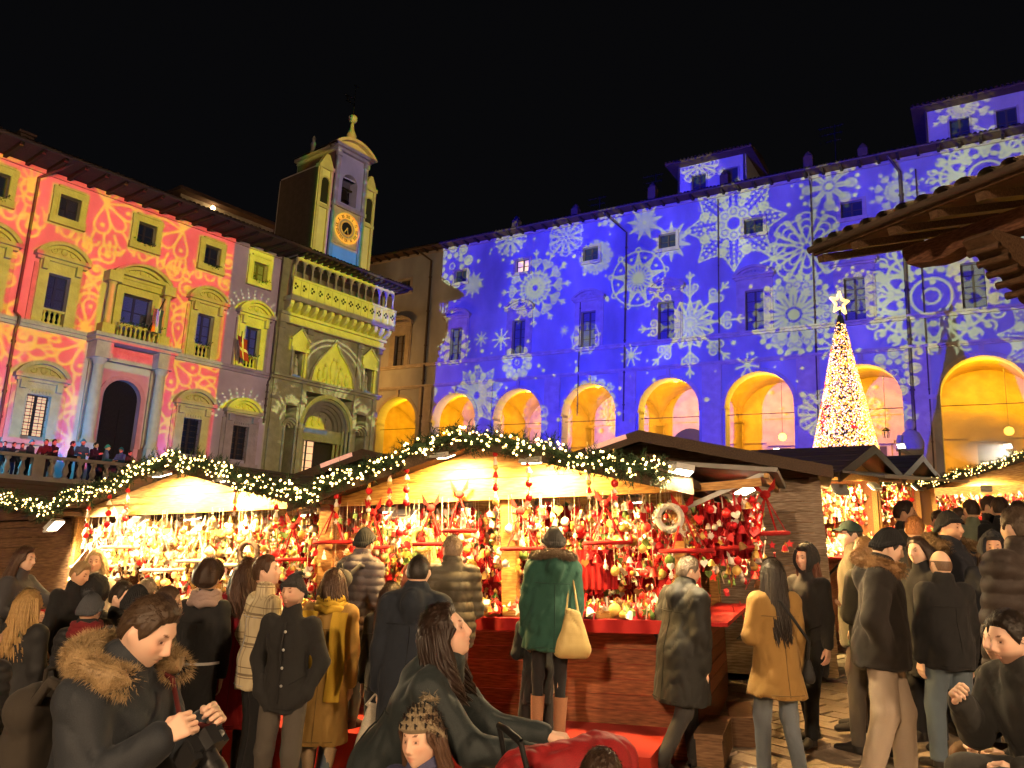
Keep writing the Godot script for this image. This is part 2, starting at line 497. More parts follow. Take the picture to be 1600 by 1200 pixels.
	if kind == 8: s.ring(c, r * .3, e * .8, v)

func snow_slides() -> Array:
	var s := Slide.new(-30, 16, 6, 27)
	for f in [[-22.3, 21.3, 1.9, 1, 9], [-20.3, 19.6, 1.0, 2, 10], [-23.6, 17.2, 1.55, 0, 8], [-15.0, 18.6, 2.75, 0, 12], [-17.2, 22.6, 1.3, 5, 9],
			[-12.7, 21.9, 1.35, 6, 6], [-10.4, 20.1, 1.2, 8, 8], [-7.4, 18.2, 2.1, 4, 9], [-7.0, 21.9, 1.2, 2, 9], [-5.2, 20.3, 1.3, 2, 10], [-1.3, 20.8, 3.0, 3, 8],
			[4.1, 22.0, 1.6, 5, 8], [2.8, 18.6, 2.1, 6, 8], [7.5, 21.0, 1.4, 0, 10], [11.6, 21.0, 2.6, 8, 9], [-21.6, 15.0, 1.35, 5, 8], [-19.3, 15.4, .55, 7, 8], [-17.6, 15.2, .75, 7, 8],
			[-16.2, 13.4, 1.25, 1, 10], [-11.0, 14.6, 1.15, 4, 9], [-19.4, 11.3, 2.2, 3, 10], [-24.2, 11.8, 1.2, 6, 8], [-10.4, 10.3, 1.7, 8, 7], [-4.0, 14.8, 3.3, 0, 8], [-4.0, 14.8, 1.6, 2, 8],
			[2.0, 14.7, 2.3, 5, 12], [8.8, 14.9, 3.2, 8, 9], [-7.8, 13.2, .7, 7, 9], [-12.6, 15.3, .35, 7, 7], [1.0, 18.2, .8, 7, 7], [4.0, 12.6, .8, 7, 8], [13.6, 12.2, 2.1, 3, 9],
			[-.6, 12.0, .7, 7, 7], [6.9, 11.0, 1.3, 1, 9], [3.4, 9.0, 1.3, 6, 9], [-14.8, 9.4, 1.3, 6, 6], [-21.0, 9.2, 1.1, 8, 7], [7.0, 8.6, .9, 4, 8], [5.4, 15.6, 1.2, 5, 9], [10.6, 25.2, 1.6, 0, 9], [-3.6, 25.1, 1.2, 6, 8],
			[-2.2, 24.4, .3, 7, 8], [14.6, 16.6, 2.4, 6, 9], [-9.3, 22.9, .9, 1, 8]]:
		flake(s, Vector2(f[0], f[1]), f[2], f[3], f[4])
	for i in 210:
		s.disc(Vector2(rng.randf_range(-24, 15), rng.randf_range(8.5, 23)), rng.randf_range(.04, .16))
	var blue := s.like()
	blue.fill(-23.2, 16, 6, 27, .95)
	for x in blue.w:   # the bright middle and the paler right third of the throw
		var f := .62 + .38 * exp(-pow((x / 40.0 - 30 + 10.0) / 7.0, 2)) - .12 * smoothstep(8.0, 13.0, x / 40.0 - 30)
		for y in blue.h:
			var i := y * blue.w + x
			blue.m[i] = int(blue.m[i] * f * (1.0 - .85 * s.m[i] / 255.0))
	s.fill(-30, -23.2, 6, 27, 0)
	return [s, blue]

func palace_slides() -> Array:
	var p := Slide.new(-9, 17.5, 3.6, 29)
	var r := p.like()
	var g := p.like()
	var b := p.like()
	var paint := func(a: float, e: float, lo: float, hi: float, c: Array):
		r.fill(a, e, lo, hi, c[0]); g.fill(a, e, lo, hi, c[1]); b.fill(a, e, lo, hi, c[2])
	var cut := func(q: PackedVector2Array, c: Array):
		r.poly(q, c[0]); g.poly(q, c[1]); b.poly(q, c[2])
	var pink := [.84, .1, .075]
	var olive := [.46, .36, .012]
	var lime := [.66, .6, .01]
	var pane := [.05, .06, .24]
	# the pattern of loops and scrolls
	for f in [[-2.35, 15.75, -1, 1.15, 1], [1.35, 15.75, -1, 1.15, -1], [-8.2, 15.6, -1, 1.15, 1], [-5.3, 15.5, -1, .8, -1], [-2.3, 10.0, 1, 1.0, 1], [1.75, 10.0, 1, 1.0, -1], [-2.35, 9.2, -1, 1.1, -1], [1.75, 9.25, -1, 1.1, 1], [-5.6, 9.1, -1, 1.1, 1], [-8.3, 10.2, 1, 1.0, -1], [-2.2, 5.0, 1, .9, 1], [2.1, 4.9, 1, .8, -1], [-5.4, 5.0, 1, .9, 1]]:
		flower(p, Vector2(f[0], f[1]), f[2], f[3], f[4])
	for f in [[-4.6, 8.95, .75], [3.7, 8.1, .8], [-5.5, 12.2, .55], [-5.6, 11.2, .5], [-5.1, 13.6, .6], [-1.9, 13.4, .5], [1.3, 13.6, .6], [-2.9, 13.5, .45], [3.9, 13.8, .5], [3.9, 14.9, .45], [-5.3, 15.2, .5], [-7.9, 13.0, .7], [-7.9, 7.0, .7], [-2.3, 12.6, .5], [1.9, 12.9, .45]]:
		p.curl(Vector2(f[0], f[1]), f[2], 1.2, 1.4, .1)
		p.disc(Vector2(f[0], f[1]), .13)
	for f in [[-2.35, 6.7], [1.8, 6.4], [-5.6, 6.7], [-2.35, 12.0], [1.85, 12.1], [-5.5, 10.0]]:
		p.seg(Vector2(f[0] - .4, f[1] - .4), Vector2(f[0] + .4, f[1] + .4), .13); p.seg(Vector2(f[0] + .4, f[1] - .4), Vector2(f[0] - .4, f[1] + .4), .13)
		p.ring(Vector2(f[0], f[1] - 1.0), .5, .14, 1, .2, PI - .2)
	for k in 12: p.seg(Vector2(-8.5 + k * 1.1, 13.75), Vector2(-8.5 + k * 1.1, 14.05), .12); p.ring(Vector2(-8.2 + k * 1.12, 13.9), .24, .1, 1, PI, TAU)
	for k in 3: p.seg(Vector2(3.95 - k * .22, 9.9), Vector2(3.95 - k * .22, 13 - k * .3), .09)
	p.seg(Vector2(3.8, 4.8), Vector2(3.8, 6.9), .16)
	for y in range(int((p.y1 - 16.25) * 40), p.h):
		for x in int((4.16 + 9) * 40):
			var i := y * p.w + x
			var f := p.m[i] / 255.0
			var low := clampf((y / 40.0 - 19.5) / 5.0, 0, 1)
			r.m[i] = int(255 * (.84 + .14 * f - .2 * low)); g.m[i] = int(255 * (.06 + .42 * f + .02 * low)); b.m[i] = int(255 * (.06 - .03 * f + .09 * low))
	paint.call(4.16, 7.05, 4, 16.25, [.13, .075, .085])  # ambient light on the unprojected wall, put into the slide
	# stone trim of the first palace, as the mapped picture leaves it
	for x in [-6.6, -3.78, -.38, 2.97]: paint.call(x - .75, x + .75, 14.0, 15.85, olive); paint.call(x - .42, x + .42, 14.4, 15.42, [.03, .03, .05])
	paint.call(5.0, 6.5, 14.1, 16.1, lime)
	for x in [-6.43, -3.7, 3.02, 5.68]:
		var c: Array = olive if x < 5 else lime
		paint.call(x - .85, x + .85, 9.68, 12.62, c)
		cut.call(ring2(x, 11.95, 1.36, .55, PI - .55, 12), c)
		paint.call(x - .42, x + .42, 10.35, 11.85, pane)
	paint.call(-2.0, 1.2, 9.7, 12.75, olive); cut.call(ring2(-.1, 11.5, 1.82, .75, PI - .75, 12), olive); paint.call(-1.0, .3, 10.3, 11.85, pane)
	for x in [-1.62, .82]: paint.call(x - .07, x + .07, 10.2, 12.0, [.9, .3, .06])
	for x in [-3.75, 3.05, 5.62, -6.5]:
		var c: Array = [.33, .26, .05]
		paint.call(x - .85, x + .85, 4.8, 7.4, c); cut.call(ring2(x, 6.6, 1.5, .6, PI - .6, 12), c if x < 5 else lime); paint.call(x - .45, x + .45, 4.8, 6.65, [.05, .045, .06])
	paint.call(4.4, 6.6, 4.0, 7.2, [.09, .06, .07])
	paint.call(-9, 4.2, 9.35, 9.68, [.33, .29, .17]); paint.call(4.2, 7, 9.35, 9.68, [.1, .07, .1])
	paint.call(-2.2, -1.45, 4, 9.3, [.3, .24, .16]); paint.call(.7, 1.25, 4, 9.3, [.3, .24, .12]); paint.call(-1.4, .7, 8.3, 8.75, [.34, .3, .18])
	paint.call(-1.45, .7, 4, 8.3, [.4, .09, .1]); cut.call(ring2(-.4, 7.08, .84, 0, PI, 12), [.03, .03, .05]); paint.call(-1.24, .44, 4, 7.1, [.03, .03, .05])
	for q in [[5.6, 12.45, 1.3], [5.6, 7.2, 1.25]]:
		for j in 3:
			for i in 13:
				var a := .15 + i * .235
				for s in [r, g, b]: s.disc(Vector2(q[0], q[1] - .4) + Vector2.from_angle(a) * (q[2] + .12 + .2 * j), .06 - .01 * j, .7 if s != b else .4)
	# the fraternity palace
	paint.call(7.05, 15.6, 4, 16.6, [.13, .115, .03]); paint.call(9.2, 12.95, 4.2, 9.4, [.2, .18, .03])
	var z := p.like()
	for i in 90:
		var a := rng.randf_range(0, PI)
		for q in [[8.5, 7.6, .75], [11.1, 7.4, 1.75], [13.5, 7.8, .8]]:
			var d := Vector2.from_angle(a)
			if i < 46: z.seg(Vector2(q[0], q[1]) + d * q[2] * 1.05, Vector2(q[0], q[1]) + d * q[2] * rng.randf_range(1.25, 1.6), .07, .75)
	for i in 170:
		var c := Vector2(rng.randf_range(7.3, 14.6), rng.randf_range(5.2, 12.5))
		z.curl(c, rng.randf_range(.1, .28), rng.randf() * TAU, rng.randf_range(.3, .9), .05, rng.randf_range(.25, .6))
	for q in [[11.15, 10.0, 2.4], [11.15, 10.0, 2.1], [11.1, 7.3, 1.6], [11.1, 7.3, 1.25], [8.5, 7.4, .55], [13.5, 7.6, .55]]: z.ring(Vector2(q[0], q[1]), q[2], .1, .7, 0, PI)
	for i in p.w * p.h:
		if z.m[i]:
			r.m[i] = maxi(r.m[i], int(z.m[i] * 1.1)); g.m[i] = maxi(g.m[i], int(z.m[i] * 1.08)); b.m[i] = maxi(b.m[i], int(z.m[i] * .4))
	paint.call(7.55, 15.15, 14.08, 15.12, lime); paint.call(7.6, 15.15, 13.25, 13.8, lime); paint.call(7.8, 15.1, 12.65, 13.25, lime)
	paint.call(7.8, 15.2, 16.15, 16.4, lime)
	for k in 14: paint.call(7.8 + k * .557, 7.92 + k * .557, 15.3, 16.2, [.4, .36, .02])
	cut.call(PackedVector2Array([Vector2(9.65, 9.78), Vector2(12.7, 9.78), Vector2(12.45, 10.7), Vector2(11.7, 11.6), Vector2(11.15, 12.3), Vector2(10.6, 11.6), Vector2(9.85, 10.7)]), lime)
	for x in [8.7, 13.8]:
		paint.call(x - .65, x + .65, 11.2, 12.0, lime); cut.call(PackedVector2Array([Vector2(x - .5, 12), Vector2(x + .5, 12), Vector2(x, 12.5)]), lime); paint.call(x + .3, x + .6, 9.8, 11.3, lime); paint.call(x - .3, x + .25, 9.75, 9.95, [.05, .2, .4])
		paint.call(x - .1, x + .05, 10.1, 11.0, [.3, .26, .1])
	cut.call(ring2(11.05, 7.3, 1.85, 0, PI, 16), [.36, .34, .02]); cut.call(ring2(11.05, 7.3, 1.6, 0, PI, 16), [.05, .05, .02]); cut.call(ring2(10.5, 7.3, .75, 0, PI, 16), lime); paint.call(9.7, 11.3, 7.0, 7.22, [.08, .2, .3])
	paint.call(9.6, 12.4, 6.5, 6.9, [.2, .2, .02])
	for x in [11.3, 11.6, 11.9, 12.2]: paint.call(x, x + .12, 4.4, 6.5, [.3, .3, .03])
	# the clock tower stands three metres behind: shifted as the slide sees it
	var tower := tower_shift
	var tp := func(a: float, e: float, lo: float, hi: float, c: Array): paint.call(a + tower.x, e + tower.x, lo + tower.y, hi + tower.y, c)
	tp.call(10.95, 15.62, 17.6, 25.5, [.46, .37, .03]); tp.call(12.05, 14.65, 17.6, 26.2, [.1, .085, .16]); tp.call(12.1, 14.6, 17.6, 21.6, [.004, .2, .5]); tp.call(12.3, 14.35, 19.5, 22.0, [.34, .24, .06])
	cut.call(ring2(13.35 + tower.x, 24.9 + tower.y, 2.3, .5, PI - .5, 14), [.66, .42, .06])
	tp.call(13.0, 13.7, 27.0, 28.95, [.6, .48, .05])
	for s in [r, g, b]:
		s.ring(Vector2(13.33, 20.75) + tower, .86, .34, .85 if s == r else (.5 if s == g else .08))
		for i in 9: s.disc(Vector2(12.2 + (i % 2) * 2.2 + rng.randf() * .2, 22.2 + i * .42) + tower, .11, .4)
	return [r, g, b]

# ---------- palaces ----------
# a wall sheet with rectangular holes [s0, s1, y0, y1], its reveals going back to -deep
func pierced(g: MB, a: float, b: float, lo: float, hi: float, holes: Array, deep: float, z := 0.0) -> void:
	var xs := [a, b]
	var ys := [lo, hi]
	for h in holes:
		xs.append(h[0]); xs.append(h[1]); ys.append(h[2]); ys.append(h[3])
	xs.sort(); ys.sort()
	for i in xs.size() - 1:
		for j in ys.size() - 1:
			var x := float(xs[i] + xs[i + 1]) / 2
			var y := float(ys[j] + ys[j + 1]) / 2
			if xs[i + 1] - xs[i] < 1e-4 or ys[j + 1] - ys[j] < 1e-4: continue
			var inside := false
			for h in holes: inside = inside or (x > h[0] and x < h[1] and y > h[2] and y < h[3])
			if not inside: g.quad(Vector3(xs[i], ys[j], z), Vector3(xs[i + 1], ys[j], z), Vector3(xs[i + 1], ys[j + 1], z), Vector3(xs[i], ys[j + 1], z))
	for h in holes:
		var p := [Vector3(h[0], h[2], z), Vector3(h[1], h[2], z), Vector3(h[1], h[3], z), Vector3(h[0], h[3], z)]
		var back := Vector3(0, 0, -deep)
		for k in 4: g.quad(p[k] + back, p[(k + 1) % 4] + back, p[(k + 1) % 4], p[k])

func arc_band(g: MB, cx: float, cy: float, r0: float, r1: float, a0: float, a1: float, z0: float, z1: float, k := 14) -> void:
	for i in k:
		var a := lerpf(a0, a1, float(i) / k)
		var b := lerpf(a0, a1, float(i + 1) / k)
		var p := Vector3(cx, cy, 0)
		var u := Vector3(cos(a), sin(a), 0)
		var w := Vector3(cos(b), sin(b), 0)
		var f := Vector3(0, 0, z1)
		var e := Vector3(0, 0, z0)
		g.quad(p + u * r1 + f, p + w * r1 + f, p + w * r0 + f, p + u * r0 + f)
		g.quad(p + u * r1 + e, p + w * r1 + e, p + w * r1 + f, p + u * r1 + f)
		g.quad(p + w * r0 + e, p + u * r0 + e, p + u * r0 + f, p + w * r0 + f)

func pediment(g: MB, x: float, y: float, half: float, rise: float, out: float) -> void:
	var r := (half * half + rise * rise) / (2 * rise)
	var a := asin(half / r)
	arc_band(g, x, y + rise - r, r - .16, r, PI / 2 - a, PI / 2 + a, 0, out)
	arc_band(g, x, y + rise - r, r - .3, r - .16, PI / 2 - a * .94, PI / 2 + a * .94, 0, out * .62)
	var t := ring2(x, y + rise - r, r - .2, PI / 2 - a * .9, PI / 2 + a * .9, 12)
	g.prism(t, 0, out * .35)
	g.span(Vector3(x - half, y - .13, 0), Vector3(x + half, y + .03, out * .96))
	g.span(Vector3(x - half + .1, y - .26, 0), Vector3(x + half - .1, y - .13, out * .6))
	# scrolls in the tympanum
	for q in [-1, 1]:
		g.tube(_curl(Vector3(x + q * half * .36, y + rise * .36, out * .36), half * .15, q), [.03], 5)
	g.ball(Vector3(x, y + rise * .4, out * .36), Vector3(.13, .16, .05), 8, 5)

func _curl(c: Vector3, r: float, q: float) -> Array:
	var p := []
	for i in 12:
		var a := 1.2 + q * i * .62
		p.append(c + Vector3(cos(a), sin(a), 0) * r * (1 - i * .065))
	return p

func panes(win: Node3D, x0: float, x1: float, y0: float, y1: float, z: float, cols: int, rows: int, glass: Material) -> void:
	var g := MB.new()
	g.quad(Vector3(x0, y0, z), Vector3(x1, y0, z), Vector3(x1, y1, z), Vector3(x0, y1, z))
	part(win, "pane", g, glass)
	var f := MB.new()
	for i in cols + 1:
		var x := lerpf(x0, x1, float(i) / cols)
		var w := .045 if i == 0 or i == cols else (.05 if cols == 2 else .03)
		f.span(Vector3(x - w, y0, z + .003), Vector3(x + w, y1, z + .06))
	for j in rows + 1:
		var y := lerpf(y0, y1, float(j) / rows)
		var w := .04 if j == 0 or j == rows else .018
		f.span(Vector3(x0, y - w, z + .005), Vector3(x1, y + w, z + .05))
	part(win, "frame", f, M.frame)

func baluster(g: MB, at_: Vector3, h: float, r: float) -> void:
	g.lathe([Vector2(r * .9, 0), Vector2(r * .9, h * .08), Vector2(r * .55, h * .12), Vector2(r, h * .38), Vector2(r * .5, h * .72), Vector2(r * .5, h * .8), Vector2(r * .9, h * .9), Vector2(r * .9, h)], at_, 8)

func sprig_swag(parent: Node3D, x0: float, x1: float, y: float, z: float) -> void:
	var g := MB.new()
	for i in 60:
		var f := rng.randf()
		var c := Vector3(lerpf(x0, x1, f), y - .16 * sin(PI * f) + rng.randfn(0, .05), z + rng.randfn(0, .04))
		var d := Vector3(rng.randfn(), rng.randfn(), rng.randfn()).normalized() * .14
		g.tri(c, c + d + Vector3(.03, 0, 0), c + d + Vector3(-.02, .03, .01))
	part(parent, "evergreen_swag", g, M.leaf)

func eave(root: Node3D, x0: float, x1: float, y: float, out: float, step: float, tiles := true) -> void:
	var roof := MB.new()
	var up := .3
	roof.quad(Vector3(x0, y + .12, out), Vector3(x1, y + .12, out), Vector3(x1, y + .3 + (out + 5) * up, -5), Vector3(x0, y + .3 + (out + 5) * up, -5))
	roof.quad(Vector3(x0, y, out), Vector3(x0, y, -.5), Vector3(x1, y, -.5), Vector3(x1, y, out))
	roof.quad(Vector3(x0, y, out), Vector3(x1, y, out), Vector3(x1, y + .12, out), Vector3(x0, y + .12, out))
	roof.tri(Vector3(x1, y, out), Vector3(x1, y, -5), Vector3(x1, y + .3 + (out + 5) * up, -5))
	roof.quad(Vector3(x1, y, -5), Vector3(x0, y, -5), Vector3(x0, y + 2.3, -5), Vector3(x1, y + 2.3, -5))
	var r := part(root, "roof", roof, M.old_roof)
	var k := x0 + step / 2
	while k < x1:
		var b := MB.new()
		b.span(Vector3(k - .07, y - .17, -.1), Vector3(k + .07, y - .003, out - .12))
		b.span(Vector3(k - .07, y - .1, out - .12), Vector3(k + .07, y - .003, out - .03))
		part(r, "rafter", b, M.eave_wood)
		k += step
	if tiles:
		var c := MB.new()
		c.lathe([Vector2(.075, -.2), Vector2(.095, .22)], Vector3.ZERO, 8, Basis(Vector3.RIGHT, PI / 2))
		var w := []
		k = x0
		while k < x1:
			for j in 3: w.append(Transform3D(Basis.from_euler(Vector3(.28 + rng.randfn(0, .05), rng.randfn(0, .07), 0)), Vector3(k + rng.randfn(0, .015), y + .15 + j * .11, out - .15 - j * .38)))
			k += .235
		many(r, "roof_tiles", c.mesh(), M.old_roof, w)
	var gut := MB.new()
	gut.tube([Vector3(x0, y + .04, out + .06), Vector3(x1, y + .04, out + .06)], [.075], 8)
	part(r, "gutter", gut, M.gutter)

func pipe(root: Node3D, p: Array, r := .06) -> void:
	var g := MB.new()
	g.tube(p, [r], 8)
	var low: Vector3 = p[-1]
	var top: Vector3 = p[-2]
	for i in 6: g.lathe([Vector2(r * 1.5, -.05), Vector2(r * 1.5, .05)], top.lerp(low, (i + .5) / 6), 8)
	part(root, "drainpipe", g, M.gutter)

var fr_l: Transform3D
var fr_r: Transform3D

func palace_left() -> void:
	var o := thing("tribunal_palace", "long pale palace on the left lit pink with yellow scroll patterns, rows of pedimented windows", "building", fr_l.origin, fr_l.basis)
	var g := MB.new()
	var holes := []
	for x in [-13.6, -10.1, -6.55, -3.78, -.38, 2.97, 5.73]: holes.append([x - .42, x + .42, 14.4, 15.42])
	for x in [-13.3, -9.9, -6.43, -3.72, 3.04, 5.72]: holes.append([x - .43, x + .43, 9.72, 11.86])
	holes.append([-1.02, .3, 9.72, 11.86])
	for x in [-13.3, -9.9, -6.5, -3.74, 3.02, 5.64]: holes.append([x - .45, x + .45, 4.95, 6.65])
	holes.append([-1.22, .44, 2.8, 7.9])
	pierced(g, -20, 7.1, 0, 16.3, holes, .35)
	g.quad(Vector3(-20, 0, 0), Vector3(-20, 16.3, 0), Vector3(-20, 16.3, -9), Vector3(-20, 0, -9))
	var sp := PackedVector2Array([Vector2(-1.22, 7.9), Vector2(-1.22, 7.08)])
	sp.append_array(ring2(-.39, 7.08, .83, PI, PI / 2, 10)); g.prism(sp, -.3, .001)
	sp = PackedVector2Array([Vector2(.44, 7.08), Vector2(.44, 7.9)]); sp.append_array(ring2(-.39, 7.08, .83, PI / 2, 0, 10)); g.prism(sp, -.3, .001)
	part(o, "wall", g, M.plaster)
	eave(o, -20, 7.3, 16.28, 2.0, .82)
	var dark := [M.shutter, M.glass, M.glass, M.shutter, M.glass, M.glass, M.curtain_reflection]
	var i := 0
	for x in [-13.6, -10.1, -6.55, -3.78, -.38, 2.97, 5.73]:
		var w := MB.new()
		w.span(Vector3(x - .7, 14.4, 0), Vector3(x - .42, 15.45, .12)); w.span(Vector3(x + .42, 14.4, 0), Vector3(x + .7, 15.45, .12))
		w.span(Vector3(x - .72, 15.42, 0), Vector3(x + .72, 15.74, .125)); w.span(Vector3(x - .55, 15.72, 0), Vector3(x + .55, 15.82, .17)); w.span(Vector3(x - .74, 14.08, 0), Vector3(x + .74, 14.4, .2))
		w.span(Vector3(x - .5, 14.38, .121), Vector3(x - .44, 15.5, .15)); w.span(Vector3(x + .44, 14.38, .121), Vector3(x + .5, 15.5, .15))
		var n := part(o, "window", w, M.stone)
		panes(n, x - .42, x + .42, 14.4, 15.42, -.28, 2, 2, dark[i])
		if i > 3 or i == 2: sprig_swag(n, x - .5, x + .5, 14.5, .2)
		i += 1
	for x in [-13.3, -9.9, -6.43, -3.72, 3.04, 5.72]:
		var w := MB.new()
		for q in [-1, 1]:
			w.span(Vector3(x + q * .63 - .2, 9.66, 0), Vector3(x + q * .63 + .2, 12.4, .14)); w.span(Vector3(x + q * .66 - .11, 11.95, .141), Vector3(x + q * .66 + .11, 12.4, .34))
			w.span(Vector3(x + q * .92 - .09, 9.66, 0), Vector3(x + q * .92 + .09, 12.2, .08))
		w.span(Vector3(x - .43, 11.86, 0), Vector3(x + .43, 12.4, .135))
		pediment(w, x, 12.62, 1.1, .68, .42)
		var n := part(o, "window", w, M.stone)
		panes(n, x - .43, x + .43, 10.35, 11.86, -.28, 2, 3, M.curtain_reflection if x > 3 else M.shutter)
		var b := MB.new()
		b.span(Vector3(x - .43, 10.26, -.2), Vector3(x + .43, 10.36, .05)); part(n, "rail", b, M.stone)
		b = MB.new(); b.span(Vector3(x - .43, 9.7, -.24), Vector3(x + .43, 9.76, .02)); part(n, "sill", b, M.stone)
		for k in 4:
			var bb := MB.new()
			baluster(bb, Vector3(x - .3 + k * .2, 9.76, -.06), .5, .07)
			part(n, "baluster", bb, M.stone)
		if x > 2: sprig_swag(n, x - .55, x + .55, 10.45, .1)
	for x in [-13.3, -9.9, -6.5, -3.74, 3.02, 5.64]:
		var w := MB.new()
		for q in [-1, 1]:
			w.span(Vector3(x + q * .66 - .21, 4.75, 0), Vector3(x + q * .66 + .21, 7.2, .14)); w.span(Vector3(x + q * .95 - .09, 4.75, 0), Vector3(x + q * .95 + .09, 7.0, .08)); w.span(Vector3(x + q * .68 - .12, 6.85, .141), Vector3(x + q * .68 + .12, 7.2, .3))
		w.span(Vector3(x - .45, 6.65, 0), Vector3(x + .45, 7.2, .135)); w.span(Vector3(x - 1.1, 4.6, 0), Vector3(x + 1.1, 4.78, .25))
		for k in 7: w.span(Vector3(x - .42 + k * .13, 6.72, .136), Vector3(x - .36 + k * .13, 6.84, .17))
		pediment(w, x, 7.42, 1.06, .68, .4)
		var n := part(o, "window", w, M.stone)
		var lit: bool = absf(x + 3.74) < .1
		panes(n, x - .45, x + .45, 4.95, 6.65, -.25, 2, 6, M.lit_window if lit else M.glass)
		var bars := MB.new()
		for k in 5: bars.tube([Vector3(x - .36 + k * .18, 4.95, -.05), Vector3(x - .36 + k * .18, 6.65, -.05)], [.012], 5)
		for k in 6: bars.tube([Vector3(x - .45, 5.1 + k * .28, -.045), Vector3(x + .45, 5.1 + k * .28, -.045)], [.01], 5)
		part(n, "grille", bars, M.iron)
	# the string course and the portal
	var st := MB.new()
	st.span(Vector3(-20, 9.38, 0), Vector3(-2.25, 9.52, .1)); st.span(Vector3(-20, 9.52, 0), Vector3(-2.25, 9.66, .18)); st.span(Vector3(1.2, 9.38, 0), Vector3(7.1, 9.52, .1)); st.span(Vector3(1.2, 9.52, 0), Vector3(7.1, 9.66, .18))
	st.span(Vector3(-20, 16.05, 0), Vector3(7.1, 16.24, .1))
	part(o, "string_course", st, M.stone)
	var po := MB.new()
	for x in [-1.78, .98]:
		po.span(Vector3(x - .34, 3, .02), Vector3(x + .34, 4.9, .85))
		po.lathe([Vector2(.3, 4.9), Vector2(.3, 5.02), Vector2(.24, 5.1), Vector2(.245, 6.5), Vector2(.2, 8.3), Vector2(.21, 8.34), Vector2(.3, 8.55), Vector2(.32, 8.6)], Vector3(x, 0, .5), 16)
		po.span(Vector3(x - .36, 8.6, .0), Vector3(x + .36, 9.32, .86))
		po.span(Vector3(x - .25, 4.9, .02), Vector3(x + .25, 8.6, .14))
	po.span(Vector3(-1.42, 8.62, .0), Vector3(.62, 9.0, .3)); po.span(Vector3(-1.42, 9.0, .0), Vector3(.62, 9.3, .26))
	po.span(Vector3(-2.25, 9.33, 0), Vector3(1.45, 9.5, .95)); po.span(Vector3(-2.32, 9.5, 0), Vector3(1.52, 9.66, 1.1))
	arc_band(po, -.39, 7.08, .83, 1.03, 0, PI, 0, .07); po.span(Vector3(-1.42, 4.9, 0), Vector3(-1.22, 7.08, .07)); po.span(Vector3(.44, 4.9, 0), Vector3(.64, 7.08, .07))
	part(o, "portal", po, M.stone)
	var d := MB.new()
	var dp := ring2(-.39, 7.08, .83, 0, PI, 12); dp.append(Vector2(-1.22, 2.9)); dp.append(Vector2(.44, 2.9))
	d.prism(dp, -.34, -.3)
	for x in [-1.12, -.36]:
		for y in [3.2, 4.4, 5.6]: d.span(Vector3(x + .06, y, -.299), Vector3(x + .62, y + 1, -.26))
	part(o, "door", d, M.door_wood)
	var up := MB.new()
	for x in [-1.65, .88]:
		up.span(Vector3(x - .28, 9.66, .02), Vector3(x + .28, 10.2, .62))
		up.lathe([Vector2(.2, 10.2), Vector2(.16, 10.3), Vector2(.16, 11.2), Vector2(.135, 12.0), Vector2(.2, 12.15)], Vector3(x, 0, .34), 14)
		up.span(Vector3(x - .3, 12.15, 0), Vector3(x + .3, 12.62, .64))
	up.span(Vector3(-1.35, 12.2, 0), Vector3(.58, 12.6, .3))
	for q in [[-1.35, -1.02], [.3, .58]]: up.span(Vector3(q[0], 9.66, 0), Vector3(q[1], 12.2, .16))
	up.span(Vector3(-1.02, 11.86, 0), Vector3(.3, 12.2, .15))
	pediment(up, -.38, 12.72, 1.32, .62, .6)
	var bw := part(o, "window", up, M.stone)
	panes(bw, -1.02, .3, 9.72, 11.86, -.28, 2, 3, M.curtain_reflection)
	for k in 9:
		var bb := MB.new()
		baluster(bb, Vector3(-1.22 + k * .21, 9.66, .85), .5, .07)
		part(bw, "baluster", bb, M.stone)
	var rl := MB.new()
	rl.span(Vector3(-1.4, 10.16, .78), Vector3(.62, 10.28, .92)); part(bw, "rail", rl, M.stone)
	sprig_swag(bw, -1.3, -.4, 10.4, .95); sprig_swag(bw, -.4, .55, 10.4, .95)
	pipe(o, [Vector3(-4.4, 16.4, 1.9), Vector3(-4.65, 16.15, .9), Vector3(-5.13, 15.8, .1), Vector3(-5.13, 9.9, .1), Vector3(-5.0, 9.7, .28), Vector3(-5.0, 9.4, .28), Vector3(-5.0, 9.2, .1), Vector3(-5.0, 3, .1)])
	pipe(o, [Vector3(7.0, 16.2, .1), Vector3(7.0, 9.9, .1), Vector3(6.92, 9.7, .26), Vector3(6.92, 9.4, .26), Vector3(6.92, 9.2, .1), Vector3(6.92, 7.0, .1)], .05)
	for q in [[-5.6, 17.0, -.9]]:
		var ch := MB.new()
		ch.box(Vector3(q[0], q[1] + .2, q[2]), Vector3(.5, 1.1, .5)); ch.box(Vector3(q[0], q[1] + .82, q[2]), Vector3(.66, .1, .66))
		part(o, "chimney", ch, M.old_roof)
	# two flags on poles at the windows
	var fl := thing("flag", "white, blue and orange flags drooping from a pole on the balcony above the arched door", "flag", fr_l * Vector3(-.1, 10.2, .95), fr_l.basis)
	var q := MB.new()
	q.tube([Vector3(0, 0, 0), Vector3(.35, 1.5, .5)], [.025], 6)
	part(fl, "pole", q, M.iron)
	for c in [[.02, lin(.5, .5, .55), "white"], [-.14, lin(.75, .2, .05), "o"], [.16, lin(.04, .06, .2), "b"]]:
		var f := MB.new()
		var rows := []
		for j in 7:
			var row := []
			for k in 5: row.append(Vector3(c[0] + .13 * k * .3 + j * .02 + .12 * (6 - j) / 6.0, 1.0 - (6 - j) * .18, .32 + .05 * sin(k * 1.9 + j)))
			rows.append(row)
		f.grid(rows)
		part(fl, "cloth", f, tone("flag_" + c[2], c[1], .9))
